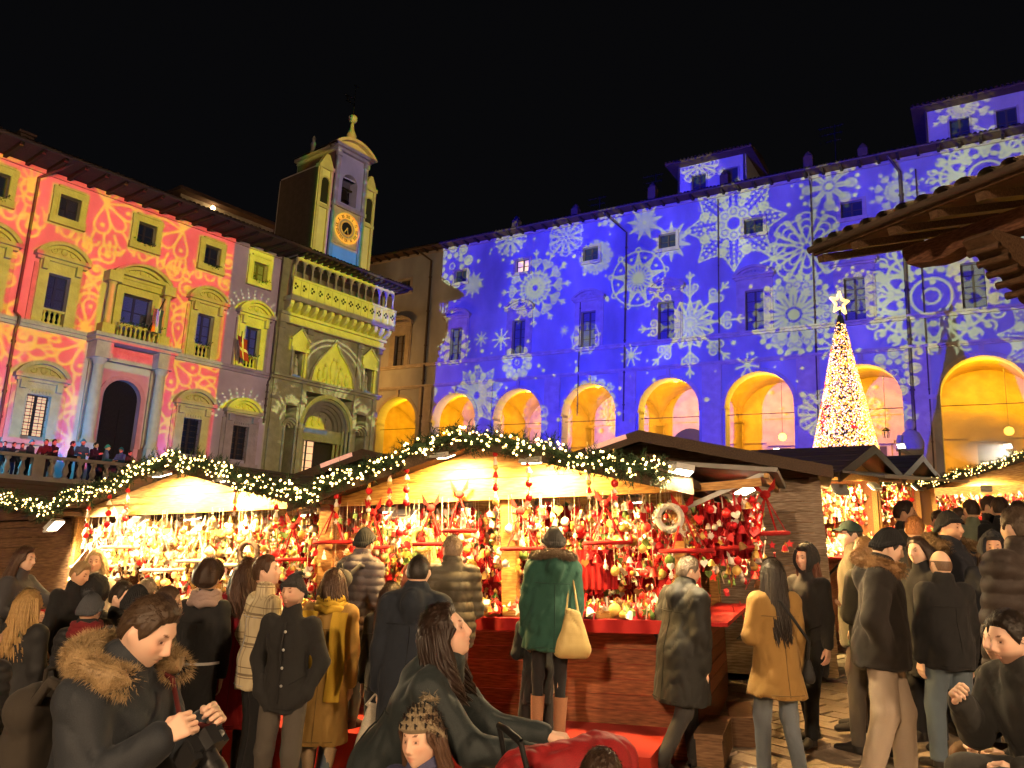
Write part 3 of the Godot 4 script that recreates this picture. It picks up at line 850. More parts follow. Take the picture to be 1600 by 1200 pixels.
	var f2 := thing("flag", "dark red flag with a white cross hanging at the right-hand balcony of the pink palace", "flag", fr_l * Vector3(4.85, 10.0, .2), fr_l.basis)
	q = MB.new(); q.tube([Vector3(.2, -.2, 0), Vector3(-.25, 1.3, .7)], [.022], 6); part(f2, "pole", q, M.iron)
	for c in [["red", lin(.2, .02, .03), 0, 8, 0, 8], ["white", lin(.5, .45, .45), 3, 4, 0, 8], ["white", lin(.5, .45, .45), 0, 8, 3, 4]]:
		var f := MB.new()
		var rows := []
		for j in range(c[2], c[3] + 1):
			var row := []
			for k in range(c[4], c[5] + 1): row.append(Vector3(-.35 + .07 * k + .03 * (8 - j), .0 + j * .14 - .02 * k, .5 + .05 * sin(k * 1.1 + j * .5) + (.006 if c[0] == "white" else 0.0)))
			rows.append(row)
		f.grid(rows)
		part(f2, "cloth" if c[0] == "red" else "cross", f, tone("flag2_" + c[0], c[1], .9))

func palace_fraternity() -> void:
	var o := thing("fraternity_palace", "ornate stone palace with a pointed portal, arcaded loggia and balcony lit lime yellow", "building", fr_l.origin, fr_l.basis)
	var g := MB.new()
	pierced(g, 7.1, 14.6, 0, 16.5, [[8.25, 8.95, 2.8, 8.2], [9.2, 12.9, 2.8, 9.15], [13.1, 13.9, 2.8, 8.4], [7.9, 14.4, 15.05, 16.1], [8.38, 9.0, 9.9, 11.25], [13.45, 14.05, 9.9, 11.25]], 1.0)
	g.quad(Vector3(14.6, 0, 0), Vector3(14.6, 0, -9), Vector3(14.6, 16.5, -9), Vector3(14.6, 16.5, 0))
	g.span(Vector3(7.2, 0, -1.4), Vector3(14.5, 16.4, -1.0))
	part(o, "wall", g, M.dark_stone)
	# portal and lancets: arches stepping inward
	var a := MB.new()
	for k in 5: arc_band(a, 11.05, 7.3, 1.85 - .17 * k - .2, 1.87 - .17 * k, 0, PI, -.9, .12 - .15 * k, 18)
	for k in 5:
		for q in [-1, 1]: a.lathe([Vector2(.085, 2.8), Vector2(.085, 7.3)], Vector3(11.05 + q * (1.76 - .17 * k), 0, .02 - .15 * k), 8)
	for q in [[8.6, 7.0, .35], [13.5, 7.2, .4]]:
		for k in 4: arc_band(a, q[0], q[1], q[2] * 1.5 - .1 * k - .09, q[2] * 1.5 - .1 * k, 0, PI, -.6, .1 - .12 * k, 12)
		for e in [-1, 1]: a.lathe([Vector2(.07, 2.8), Vector2(.07, 7.2)], Vector3(q[0] + e * (q[2] + .02), 0, .05), 8)
	a.span(Vector3(9.35, 6.5, -.75), Vector3(12.75, 6.9, -.3)); a.span(Vector3(9.35, 6.9, -.7), Vector3(12.75, 7.2, -.35))
	part(o, "portal", a, M.dark_stone)
	var t := MB.new()
	t.prism(ring2(11.05, 7.2, 1.1, 0, PI, 16), -.8, -.7)
	for q in [[10.6, 7.6, .24], [11.05, 7.75, .28], [11.5, 7.6, .24]]: t.ball(Vector3(q[0], q[1], -.68), Vector3(.13, q[2], .1), 8, 6); t.ball(Vector3(q[0], q[1] + q[2] + .06, -.66), Vector3(.09, .1, .09), 8, 6)
	part(o, "portal_lunette", t, M.stone)
	var d := MB.new()
	d.span(Vector3(9.7, 2.8, -.8), Vector3(10.9, 6.5, -.78))
	var dr := part(o, "door", d, M.lit_window)
	var df := MB.new()
	for x in [9.7, 10.3, 10.85]: df.span(Vector3(x, 2.8, -.775), Vector3(x + .07, 6.5, -.7))
	for k in 9: df.span(Vector3(9.76, 3.0 + k * .4, -.77), Vector3(10.9, 3.03 + k * .4, -.74))
	df.span(Vector3(10.92, 2.8, -.79), Vector3(12.4, 6.5, -.72))
	part(dr, "frame", df, M.door_wood)
	# ledges and pilasters
	var l := MB.new()
	l.span(Vector3(7.1, 9.5, 0), Vector3(14.7, 9.64, .16)); l.span(Vector3(7.1, 9.64, 0), Vector3(14.75, 9.76, .3))
	for x in [7.4, 9.25, 12.95, 14.4]:
		l.span(Vector3(x - .16, 9.76, 0), Vector3(x + .16, 12.6, .12)); l.span(Vector3(x - .14, 3, 0), Vector3(x + .14, 9.5, .1)); l.span(Vector3(x - .2, 12.3, .0), Vector3(x + .2, 12.6, .2)); l.span(Vector3(x - .19, 8.4, 0), Vector3(x + .19, 8.7, .18))
	part(o, "ledge", l, M.dark_stone)
	# the relief under its pointed arch
	var re := MB.new()
	var og := PackedVector2Array([Vector2(9.65, 9.78), Vector2(12.7, 9.78), Vector2(12.55, 10.45), Vector2(12.1, 11.15), Vector2(11.5, 11.75), Vector2(11.15, 12.35), Vector2(10.8, 11.75), Vector2(10.2, 11.15), Vector2(9.8, 10.45)])
	re.prism(og, -.1, .05)
	for q in [[11.1, 10.6, .62, .24], [10.55, 10.35, .42, .18], [11.65, 10.35, .42, .18], [10.15, 10.15, .28, .14], [12.1, 10.15, .28, .14], [11.35, 10.95, .2, .13]]:
		re.ball(Vector3(q[0], q[1], .06), Vector3(q[3], q[2], .16), 10, 7); re.ball(Vector3(q[0], q[1] + q[2] + .07, .1), Vector3(.1, .12, .1), 8, 6)
	for k in 6: re.bar(Vector3(10.4 + k * .28, 9.8, .1), Vector3(10.5 + k * .25, 10.3, .14), .05, .05)
	part(o, "relief", re, M.stone)
	var rim := MB.new()
	for k in range(1, og.size()):
		var p := Vector3(og[k].x, og[k].y, .08)
		var n := Vector3(og[(k + 1) % og.size()].x, og[(k + 1) % og.size()].y, .08)
		rim.bar(p, n, .14, .2, Vector3(0, 0, 1)); rim.bar(p * Vector3(1.1, 1.06, 1) - Vector3(1.115, .6, 0), n * Vector3(1.1, 1.06, 1) - Vector3(1.115, .6, 0), .07, .14, Vector3(0, 0, 1))
	part(o, "pointed_arch", rim, M.stone)
	for x in [8.69, 13.75]:
		var n := MB.new()
		for q in [-1, 1]:
			n.lathe([Vector2(.08, 9.76), Vector2(.07, 11.2)], Vector3(x + q * .42, 0, .12), 8)
			n.bar(Vector3(x + q * .62, 11.85, .12), Vector3(x, 12.5, .12), .1, .2, Vector3(0, 0, 1))
		n.span(Vector3(x - .56, 11.2, 0), Vector3(x + .56, 11.4, .26)); n.prism(PackedVector2Array([Vector2(x - .55, 11.4), Vector2(x + .55, 11.4), Vector2(x + .55, 11.85), Vector2(x, 12.42), Vector2(x - .55, 11.85)]), 0, .12)
		n.ball(Vector3(x, 12.6, .12), Vector3(.09, .13, .09), 8, 5)
		var nn := part(o, "niche", n, M.stone)
		var s := MB.new()
		s.lathe([Vector2(.2, 0), Vector2(.22, .1), Vector2(.16, .5), Vector2(.17, .85), Vector2(.1, 1.0), Vector2(.05, 1.02)], Vector3(x, 9.9, -.25), 10)
		s.ball(Vector3(x, 11.02, -.23), Vector3(.08, .1, .09), 8, 6); s.tube([Vector3(x - .15, 10.8, -.2), Vector3(x - .2, 10.5, -.05), Vector3(x, 10.4, -.02)], [.05, .045, .04], 6)
		part(nn, "niche_statue", s, M.stone)
	# frieze, corbels, balcony, loggia
	var f := MB.new()
	f.span(Vector3(7.15, 12.6, 0), Vector3(14.7, 12.75, .3)); f.span(Vector3(7.2, 12.75, 0), Vector3(14.65, 13.05, .2)); f.span(Vector3(7.15, 13.05, 0), Vector3(14.75, 13.2, .36))
	part(o, "frieze", f, M.stone)
	for k in 14:
		var c := MB.new()
		var x := 7.55 + k * .55
		c.prism(PackedVector2Array([Vector2(0, 0), Vector2(.5, .28), Vector2(.62, .42), Vector2(.62, .62), Vector2(0, .62)]), -.11, .11, Transform3D(Basis(Vector3(0, 0, 1), Vector3.UP, Vector3(-1, 0, 0)), Vector3(x, 13.2, 0)))
		part(o, "corbel", c, M.stone)
		var r := MB.new()
		for q in [[0, .12], [0, -.12], [.12, 0], [-.12, 0]]: r.lathe([Vector2(.001, 0), Vector2(.075, 0), Vector2(.08, -.04)], Vector3(x + q[0], 14.6 + q[1], .741), 8, Basis(Vector3.RIGHT, PI / 2))
		part(o, "quatrefoil", r, M.dark)
	var p := MB.new()
	p.span(Vector3(7.35, 13.82, 0), Vector3(14.95, 14.05, .76)); p.span(Vector3(7.4, 14.05, .6), Vector3(14.9, 14.98, .74)); p.span(Vector3(7.35, 14.98, .56), Vector3(14.95, 15.1, .8)); p.span(Vector3(14.75, 14.05, 0), Vector3(14.9, 14.98, .6))
	for k in 15: p.span(Vector3(7.4 + k * .535 - .05, 14.1, .741), Vector3(7.4 + k * .535 + .05, 14.95, .78))
	part(o, "parapet", p, M.stone)
	for k in 14:
		var x := 7.5 + k * .555
		var c := MB.new()
		c.lathe([Vector2(.085, 15.1), Vector2(.085, 15.2), Vector2(.055, 15.25), Vector2(.05, 15.75), Vector2(.09, 15.85)], Vector3(x, 0, .66), 8)
		part(o, "column", c, M.stone)
	var ar := MB.new()
	for k in 13:
		var x := 7.5 + k * .555 + .2775
		var q := PackedVector2Array([Vector2(x + .2775, 16.3), Vector2(x - .2775, 16.3), Vector2(x - .2775, 15.85), Vector2(x - .22, 15.85)])
		q.append_array(ring2(x, 15.88, .22, PI, 0, 8)); q.append(Vector2(x + .22, 15.85)); q.append(Vector2(x + .2775, 15.85))
		ar.prism(q, .58, .74)
	ar.span(Vector3(7.3, 16.3, 0), Vector3(14.95, 16.42, .8))
	part(o, "arcade", ar, M.stone)
	eave(o, 6.9, 15.3, 16.42, 1.6, .42)

func clock_tower() -> void:
	var o := thing("clock_tower", "tall bell tower behind the yellow loggia with a round clock, open belfry and curved gable", "tower", fr_l * Vector3(0, 0, -3), fr_l.basis)
	var g := MB.new()
	pierced(g, 10.9, 15.65, 10, 24.2, [[12.06, 14.64, 10, 24.2]], .3)
	pierced(g, 12.06, 14.64, 10, 26.3, [[12.7, 13.95, 22.4, 24.5]], .8, .16)
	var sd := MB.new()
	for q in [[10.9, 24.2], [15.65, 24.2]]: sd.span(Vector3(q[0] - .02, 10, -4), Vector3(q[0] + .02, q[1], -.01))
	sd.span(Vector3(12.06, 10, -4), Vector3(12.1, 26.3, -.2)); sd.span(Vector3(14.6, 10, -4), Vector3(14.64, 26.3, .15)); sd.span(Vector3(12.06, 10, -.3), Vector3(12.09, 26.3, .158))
	part(o, "side_wall", sd, M.shaded_brick)  # shade on the flanks is put into the brick colour
	g.span(Vector3(10.9, 10, -4.1), Vector3(15.65, 24.2, -4)); g.span(Vector3(12.1, 10, -4.1), Vector3(14.6, 26.3, -4.001))
	g.span(Vector3(10.9, 24.2, -4), Vector3(15.65, 24.3, 0))
	var sp := PackedVector2Array([Vector2(12.7, 24.5), Vector2(12.7, 23.88)])
	sp.append_array(ring2(13.325, 23.88, .625, PI, PI / 2, 8)); g.prism(sp, -.5, .161)
	sp = PackedVector2Array([Vector2(13.95, 23.88), Vector2(13.95, 24.5)]); sp.append_array(ring2(13.325, 23.88, .625, PI / 2, 0, 8)); g.prism(sp, -.5, .161)
	part(o, "wall", g, M.plaster)
	var w := MB.new()
	for q in [[11.48, 1.0], [15.15, .9]]:
		var x: float = q[0]
		for e in [-1, 1]: w.span(Vector3(x + e * q[1] * .42 - .1, 17.5, 0), Vector3(x + e * q[1] * .42 + .1, 24.2, .1))
		w.span(Vector3(x - q[1] * .55, 21.55, 0), Vector3(x + q[1] * .55, 21.75, .14)); w.span(Vector3(x - q[1] * .6, 24.15, -.3), Vector3(x + q[1] * .6, 24.4, .16))
		var pp := PackedVector2Array([Vector2(x - q[1] * .5, 24.4), Vector2(x + q[1] * .5, 24.4), Vector2(x + q[1] * .35, 24.75), Vector2(x + q[1] * .12, 25.2), Vector2(x - q[1] * .12, 25.2), Vector2(x - q[1] * .35, 24.75)])
		w.prism(pp, -.25, .1)
		arc_band(w, x, 23.3, .3, .4, 0, PI, 0, .1, 8)
	part(o, "side_wing", w, M.stone)
	for q in [11.48, 15.15]:
		var n := MB.new()
		var pp := ring2(q, 23.3, .3, 0, PI, 8); pp.append(Vector2(q - .3, 21.9)); pp.append(Vector2(q + .3, 21.9))
		n.prism(pp, .004, .012); part(o, "wing_opening", n, M.dark)
	var c := MB.new()
	for x in [12.2, 14.5]: c.span(Vector3(x - .14, 10, .16), Vector3(x + .14, 25.7, .3)); c.span(Vector3(x - .2, 25.4, .16), Vector3(x + .2, 25.75, .36))
	c.span(Vector3(12.0, 21.95, .15), Vector3(14.7, 22.2, .4)); c.span(Vector3(11.95, 25.75, -4), Vector3(14.75, 25.95, .4)); c.span(Vector3(11.8, 25.95, -4.1), Vector3(14.9, 26.15, .6))
	arc_band(c, 13.35, 24.55, 2.15, 2.35, .72, PI - .72, -.2, .62, 16)
	c.prism(ring2(13.35, 24.55, 2.2, .74, PI - .74, 16), -.1, .3)
	part(o, "curved_gable", c, M.stone)
	var rf := MB.new()
	arc_band(rf, 13.35, 24.55, 2.1, 2.33, .72, PI - .72, -4.1, -.2, 12); part(o, "roof", rf, M.old_roof)
	var fi := MB.new()
	fi.lathe([Vector2(.4, 26.75), Vector2(.3, 27.0), Vector2(.34, 27.3), Vector2(.16, 27.7), Vector2(.1, 28.1), Vector2(.07, 28.25)], Vector3(13.15, 0, .05), 10); fi.ball(Vector3(13.15, 28.5, .05), Vector3(.3, .3, .3), 12, 8)
	part(o, "ball_finial", fi, M.stone)
	for x in [12.0, 14.6]:
		fi = MB.new(); fi.lathe([Vector2(.2, 26.1), Vector2(.12, 26.5), Vector2(.17, 26.9), Vector2(.1, 27.1), Vector2(.13, 27.3), Vector2(.02, 27.5)], Vector3(x, 0, -2.4), 8); part(o, "urn_finial", fi, M.stone)
	var v := MB.new()
	v.tube([Vector3(13.15, 28.7, .05), Vector3(13.15, 31.0, .05)], [.03, .02], 6); v.span(Vector3(13.0, 30.9, .03), Vector3(13.4, 30.97, .07))
	v.span(Vector3(12.3, 29.9, .04), Vector3(13.15, 29.96, .06)); v.span(Vector3(12.45, 29.5, .04), Vector3(13.15, 29.56, .06)); v.span(Vector3(12.5, 29.5, .04), Vector3(12.56, 29.9, .06)); v.bar(Vector3(12.3, 29.93, .05), Vector3(12.9, 29.53, .05), .04, .03)
	part(o, "weather_vane", v, M.iron)
	var b := MB.new()
	b.lathe([Vector2(.42, 22.75), Vector2(.36, 22.85), Vector2(.26, 23.3), Vector2(.2, 23.55), Vector2(.05, 23.65)], Vector3(13.3, 0, -.4), 14); b.span(Vector3(12.7, 23.65, -.47), Vector3(13.95, 23.75, -.33))
	part(o, "bell", b, M.bronze)
	var k := MB.new()
	k.span(Vector3(12.35, 19.55, .16), Vector3(14.3, 21.95, .22))
	for e in [[12.35, 12.43], [14.22, 14.3]]: k.span(Vector3(e[0], 19.55, .22), Vector3(e[1], 21.95, .27))
	var cl := part(o, "clock", k, M.stone)
	var fc := MB.new()
	arc_band(fc, 13.33, 20.75, .62, 1.0, 0, TAU, .22, .25, 36); part(cl, "number_ring", fc, M.gold_paint)
	var r2 := MB.new()
	arc_band(r2, 13.33, 20.75, .42, .52, 0, TAU, .22, .27, 30); arc_band(r2, 13.33, 20.75, .97, 1.04, 0, TAU, .22, .28, 36); part(cl, "inner_ring", r2, M.gold_paint)
	var dk := MB.new()
	dk.prism(ring2(13.33, 20.75, .42, 0, TAU * .98, 24), .22, .235)
	part(cl, "dial", dk, M.dark)
	var nm := ["XII", "I", "II", "III", "IIII", "V", "VI", "VII", "VIII", "IX", "X", "XI"]
	for i in 12:
		var tm := TextMesh.new()
		tm.text = nm[i]; tm.font_size = 24; tm.pixel_size = .0098; tm.depth = .02
		var sf := SystemFont.new()
		sf.font_names = PackedStringArray(["Droid Serif"]); tm.font = sf
		var an := PI / 2 - TAU * i / 12
		part(cl, "numeral", tm, M.dark, Transform3D(Basis(Vector3(0, 0, 1), an - PI / 2), Vector3(13.33 + .81 * cos(an), 20.75 + .81 * sin(an), .265)))
	var ha := MB.new()
	ha.bar(Vector3(13.33, 20.75, .29), Vector3(13.13, 20.42, .29), .06, .02, Vector3(0, 0, 1)); ha.bar(Vector3(13.33, 20.75, .3), Vector3(13.5, 20.1, .3), .04, .02, Vector3(0, 0, 1)); ha.ball(Vector3(13.33, 20.75, .29), Vector3(.06, .06, .03), 8, 5)
	part(cl, "hands", ha, M.gold_paint)

func palace_right() -> void:
	var o := thing("arcaded_palace", "tall palace on the right lit blue with white snowflakes above round arches", "building", fr_r.origin, fr_r.basis)
	var xs := []
	for k in range(-6, 5): xs.append(k * 5.33 + (.15 if k == 2 else 0.0))
	var g := MB.new()
	var holes := []
	for x in xs: holes.append([x - .66, x + .4, 13.98, 16.4]); holes.append([x - .66, x + .44, 19.9, 20.85])
	pierced(g, -34.65, 24, 12.2, 22.9, holes, .35)
	for x in xs:
		var p := PackedVector2Array([Vector2(x + 2.665, 2.4), Vector2(x + 2.665, 12.2), Vector2(x - 2.665, 12.2), Vector2(x - 2.665, 2.4), Vector2(x - 1.9, 2.4)])
		p.append_array(ring2(x, 9.66, 1.9, PI, 0, 20)); p.append(Vector2(x + 1.9, 2.4))
		g.prism(p, -.9, 0)
	g.quad(Vector3(24, 0, 0), Vector3(24, 0, -9), Vector3(24, 22.9, -9), Vector3(24, 22.9, 0))
	part(o, "wall", g, M.cool_plaster)
	var b := MB.new()
	b.span(Vector3(-34.6, 0, -6.2), Vector3(24, 12.2, -5.9)); b.span(Vector3(-34.6, 0, -5.9), Vector3(24, 2.6, 1.2)); b.span(Vector3(-34.6, 2.6, -5.895), Vector3(24, 8.2, -5.8)); b.span(Vector3(-34.6, 8.2, -5.895), Vector3(24, 8.42, -5.7))
	part(o, "arcade_back_wall", b, M.ochre)
	for x in xs:
		var v := MB.new()
		# the vault of one bay, with its groins
		var rows := []
		for j in 9:
			var row := []
			for k in 17:
				var a := PI - PI * k / 16
				var z := -.9 - 5.0 * j / 8
				var side := 9.66 + 2.4 * sin(a)
				var across := 9.66 + 2.4 * sin(PI * clampf((-.9 - z) / 5.0, 0, 1))
				row.append(Vector3(x + 2.66 * cos(a), maxf(side, across if absf(cos(a)) > .0 else side), z))
			rows.append(row)
		v.grid(rows, false, true)
		for q in [-1, 1]: v.span(Vector3(x + q * 2.66 - .2, 2.6, -5.9), Vector3(x + q * 2.66 + .2, 9.7, -5.6)); v.span(Vector3(x + q * 2.66 - .28, 9.5, -5.9), Vector3(x + q * 2.66 + .28, 9.75, -5.52))
		part(o, "vault", v, M.ochre)
		var d := MB.new()
		if absf(x + 5.33) < .2:
			var pp := ring2(x - .6, 8.0, 1.3, 0, PI, 14); pp.append(Vector2(x - 1.9, 2.7)); pp.append(Vector2(x + .7, 2.7))
			d.prism(pp, -5.69, -5.68); part(o, "dark_passage", d, M.dark)
		else:
			d.span(Vector3(x - .75, 6.3, -5.8), Vector3(x + .75, 8.0, -5.62)); d.span(Vector3(x - .9, 8.0, -5.8), Vector3(x + .9, 8.2, -5.5))
			var dd := part(o, "back_window", d, M.ochre)
			var e := MB.new()
			e.span(Vector3(x - .5, 6.45, -5.62), Vector3(x + .5, 7.85, -5.6)); part(dd, "pane", e, M.brown)
		# trim of the bay
		var t := MB.new()
		arc_band(t, x, 9.66, 1.9, 2.12, 0, PI, 0, .06, 20)
		t.span(Vector3(x - .12, 11.55, .061), Vector3(x + .12, 12.1, .14))
		t.span(Vector3(x + 2.665 - .58, 2.6, 0), Vector3(x + 2.665 + .58, 12.12, .09))
		t.span(Vector3(x + 2.665 - .38, 9.95, .091), Vector3(x + 2.665 + .38, 11.9, .1))
		t.span(Vector3(x + 1.9, 9.5, 0), Vector3(x + 3.43, 9.72, .14)); t.span(Vector3(x + 2.665 - .42, 6.2, .091), Vector3(x + 2.665 + .42, 9.2, .105))
		t.span(Vector3(x + 1.9, 9.48, -.88), Vector3(x + 1.97, 9.72, 0)); t.span(Vector3(x + 3.36, 9.48, -.88), Vector3(x + 3.43, 9.72, 0))
		part(o, "pilaster", t, M.trim)
		var w := MB.new()
		for q in [-1, 1]: w.span(Vector3(x - .13 + q * .72 - .2, 13.96, 0), Vector3(x - .13 + q * .72 + .2, 17.1, .1)); w.span(Vector3(x - .13 + q * .98 - .06, 13.96, 0), Vector3(x - .13 + q * .98 + .06, 17.1, .06))
		w.span(Vector3(x - .65, 16.4, 0), Vector3(x + .39, 17.1, .1))
		pediment(w, x - .13, 17.34, 1.2, .55, .35)
		var n := part(o, "window", w, M.trim)
		panes(n, x - .66, x + .4, 13.98, 16.4, -.25, 2, 4, M.curtain_reflection)  # bluish reflection on the glass put into the pane colour
		var u := MB.new()
		u.span(Vector3(x - .9, 19.68, 0), Vector3(x + .68, 19.9, .12)); u.span(Vector3(x - .86, 20.85, 0), Vector3(x + .64, 21.0, .08))
		for q in [-.76, .54]: u.span(Vector3(x + q - .1, 19.9, 0), Vector3(x + q + .1, 20.85, .07))
		var un := part(o, "window", u, M.trim)
		panes(un, x - .66, x + .44, 19.9, 20.85, -.25, 2, 2, M.lit_window if absf(x + 15.99) < .2 else M.glass)
	var s := MB.new()
	s.span(Vector3(-34.6, 13.72, 0), Vector3(24, 13.86, .14)); s.span(Vector3(-34.6, 13.86, 0), Vector3(24, 13.97, .24)); s.span(Vector3(-34.6, 12.2, 0), Vector3(24, 12.34, .22)); s.span(Vector3(-34.6, 12.12, 0), Vector3(24, 12.2, .12)); s.span(Vector3(-34.6, 22.62, 0), Vector3(24, 22.8, .12))
	part(o, "string_course", s, M.trim)
	eave(o, -34.6, 24.4, 22.86, .8, .95)
	pipe(o, [Vector3(-25.2, 22.8, .7), Vector3(-24.22, 22.0, .12), Vector3(-24.22, 6, .12)], .09)
	pipe(o, [Vector3(-9.6, 22.8, .7), Vector3(-8.19, 21.4, .1), Vector3(-8.19, 9, .1)], .055)
	pipe(o, [Vector3(-2.2, 22.5, .1), Vector3(-2.2, 12.2, .1)], .03); pipe(o, [Vector3(3.14, 22.8, .5), Vector3(3.14, 22, .1), Vector3(3.14, 6, .1)], .04)
	pipe(o, [Vector3(7.2, 22.8, .7), Vector3(7.7, 22, .12), Vector3(7.7, 6, .12)], .085); pipe(o, [Vector3(8.45, 22, .1), Vector3(8.45, 6, .1)], .035); pipe(o, [Vector3(-11.4, 17.3, .1), Vector3(-11.4, 9.5, .1)], .035)
	# tie rods across the arches
	for x in xs:
		var r := MB.new()
		r.tube([Vector3(x - 1.9, 9.2, -.45), Vector3(x + 1.9, 9.2, -.45)], [.025], 5); part(o, "tie_rod", r, M.iron)
	# roof-top rooms
	for q in [[-4.9, -.65, 23.0, 25.85, [-3.6, -1.6]], [9.1, 14.5, 23.0, 25.9, [10.6, 12.7]]]:
		var h := thing("rooftop_room", "small rooftop room with two dark windows above the middle of the blue palace" if q[0] < 0 else "larger rooftop room at the top right corner above the blue palace", "building", fr_r * Vector3(0, 0, -.6), fr_r.basis)
		var a := MB.new()
		var ho := []
		for x in q[4]: ho.append([x - .45, x + .45, 23.3, 24.75])
		pierced(a, q[0], q[1], 22.6, q[3] - .2, ho, .25)
		a.span(Vector3(q[1] - .2, 22.6, -4), Vector3(q[1], q[3] - .2, -.01)); a.span(Vector3(q[0], 22.6, -4), Vector3(q[0] + .2, q[3] - .2, -.01))
		a.span(Vector3(q[0], 22.6, -4.2), Vector3(q[1], q[3] - .2, -4))
		part(h, "wall", a, M.plaster)
		for x in q[4]:
			var w := MB.new()
			w.span(Vector3(x - .55, 23.2, 0), Vector3(x + .55, 23.3, .12))
			for e in [-1, 1]: w.span(Vector3(x + e * .5 - .05, 23.3, 0), Vector3(x + e * .5 + .05, 24.8, .06))
			var n := part(h, "window", w, M.trim)
			panes(n, x - .45, x + .45, 23.3, 24.75, -.2, 2, 2, M.glass)
		for e in [-.02, 1.0]:
			var x := lerpf(q[0] + .08, q[1] - .1, e)
			var pi := MB.new()
			pi.tube([Vector3(x, q[3] - .3, .08), Vector3(x, 22.8, .08)], [.06], 6); part(h, "drainpipe", pi, M.gutter)
		var r := MB.new()
		r.quad(Vector3(q[0] - .7, q[3] - .25, .7), Vector3(q[1] + .5, q[3] - .25, .7), Vector3(q[1] + .5, q[3] + .3, -2), Vector3(q[0] - .7, q[3] + .3, -2))
		r.quad(Vector3(q[1] + .5, q[3] - .25, -4.7), Vector3(q[0] - .7, q[3] - .25, -4.7), Vector3(q[0] - .7, q[3] + .3, -2), Vector3(q[1] + .5, q[3] + .3, -2))
		r.span(Vector3(q[0] - .7, q[3] - .38, -4.7), Vector3(q[1] + .5, q[3] - .26, .7))
		r.tri(Vector3(q[1] + .5, q[3] - .25, .7), Vector3(q[1] + .5, q[3] - .25, -4.7), Vector3(q[1] + .5, q[3] + .3, -2))
		var rr := part(h, "roof", r, M.old_roof)
		var c := MB.new()
		c.lathe([Vector2(.07, -.2), Vector2(.095, .22)], Vector3.ZERO, 8, Basis(Vector3.RIGHT, PI / 2))
		var wh := []
		var x: float = q[0] - .6
		while x < q[1] + .5:
			wh.append(Transform3D(Basis(Vector3.RIGHT, .2), Vector3(x, q[3] - .22, .55))); wh.append(Transform3D(Basis(Vector3.RIGHT, .2), Vector3(x, q[3] - .12, .15)))
			x += .24
		many(rr, "roof_tiles", c.mesh(), M.old_roof, wh)
	for q in [[-6.6, 1.2], [3.0, .9], [-1.9, .8], [-12.2, .5], [-17.0, .6], [5.9, .5]]:
		var c := MB.new()
		c.box(Vector3(q[0], 23.5, -.4), Vector3(.5, q[1] + .5, .5)); c.lathe([Vector2(.3, 0), Vector2(.22, .2), Vector2(.03, .4)], Vector3(q[0], 23.75 + q[1] / 2, -.4), 8)
		part(o, "chimney", c, M.old_roof)
	for q in [[-6.6, 2.6, -.9], [4.4, 3.2, -.9], [-10.6, 1.8, -.8]]:
		var t := thing("aerial", ["television aerial beside the rooftop room of the blue palace", "tall television aerial between the two rooftop rooms", "low television aerial on the left half of the blue palace roof"][[-6.6, 4.4, -10.6].find(q[0])], "aerial", fr_r * Vector3(q[0], 23.0, q[2]), fr_r.basis)
		var a := MB.new()
		a.tube([Vector3.ZERO, Vector3(0, q[1], 0)], [.03], 5); part(t, "mast", a, M.iron)
		a = MB.new()
		for j in 3:
			a.tube([Vector3(-.9 + j * .2, q[1] - .1 - j * .45, 0), Vector3(.5 - j * .1, q[1] - .1 - j * .45, 0)], [.018], 4)
			for k in 5: a.tube([Vector3(-.8 + k * .28, q[1] - .1 - j * .45, -.25), Vector3(-.8 + k * .28, q[1] - .1 - j * .45, .25)], [.012], 4)
		part(t, "arms", a, M.iron)
	# the houses behind
	var far := thing("house_behind", "low pale house with a lit wall lamp on the roofline beside the clock tower", "building", fr_l * Vector3(9.3, 0, -11), fr_l.basis)
	var hb := MB.new()
	pierced(hb, -3, 4, 14, 22.5, [[-2.5, -1.9, 20.4, 21.9]], .3); hb.span(Vector3(-3, 14, -4), Vector3(4, 22.5, -3.8)); part(far, "wall", hb, M.dark_stone)
	hb = MB.new(); hb.span(Vector3(-2.5, 20.4, -.25), Vector3(-1.9, 21.9, -.2)); part(far, "window", hb, M.lit_window)
	hb = MB.new(); hb.span(Vector3(-3.4, 22.5, -4.4), Vector3(4.4, 22.75, .7)); part(far, "roof", hb, M.old_roof)
	hb = MB.new(); hb.ball(Vector3(-.9, 22.2, .35), Vector3(.14, .14, .14)); part(far, "wall_lamp", hb, M.bulb)
	omni("wall_lamp_light", Color(1, .75, .45), 1.3, fr_l * Vector3(8.4, 22.2, -10.65), .1)
	# lamps hanging under the arches; those high in the vaults are added, unseen
	for x in xs:
		var lit: bool = absf(x - 5.4) > .5
		var on: bool = absf(x) < .2 or absf(x - 10.8) < .4
		var t := thing("hanging_lantern", "glowing globe lamp hanging in the arch left of the light tree" if absf(x) < .2 else ("glowing globe lamp hanging in the arch at the right edge" if on else ("unlit glass lantern hanging in the arch beside the light tree" if not lit else "unseen lamp added high in the %s arch of the arcade from the left" % ["first", "second", "third", "fourth", "fifth", "sixth", "seventh", "eighth", "ninth", "tenth", "eleventh"][xs.find(x)])), "lamp", fr_r * Vector3(x + (.9 if on or not lit else .0), 8.0 if on or not lit else 11.75, -1.6 if on or not lit else -1.3), fr_r.basis, "arcade hanging lamps")
		var c := MB.new()
		c.tube([Vector3(0, .2, 0), Vector3(0, 3.2 if on or not lit else .3, 0)], [.012], 4); part(t, "chain", c, M.iron)
		c = MB.new()
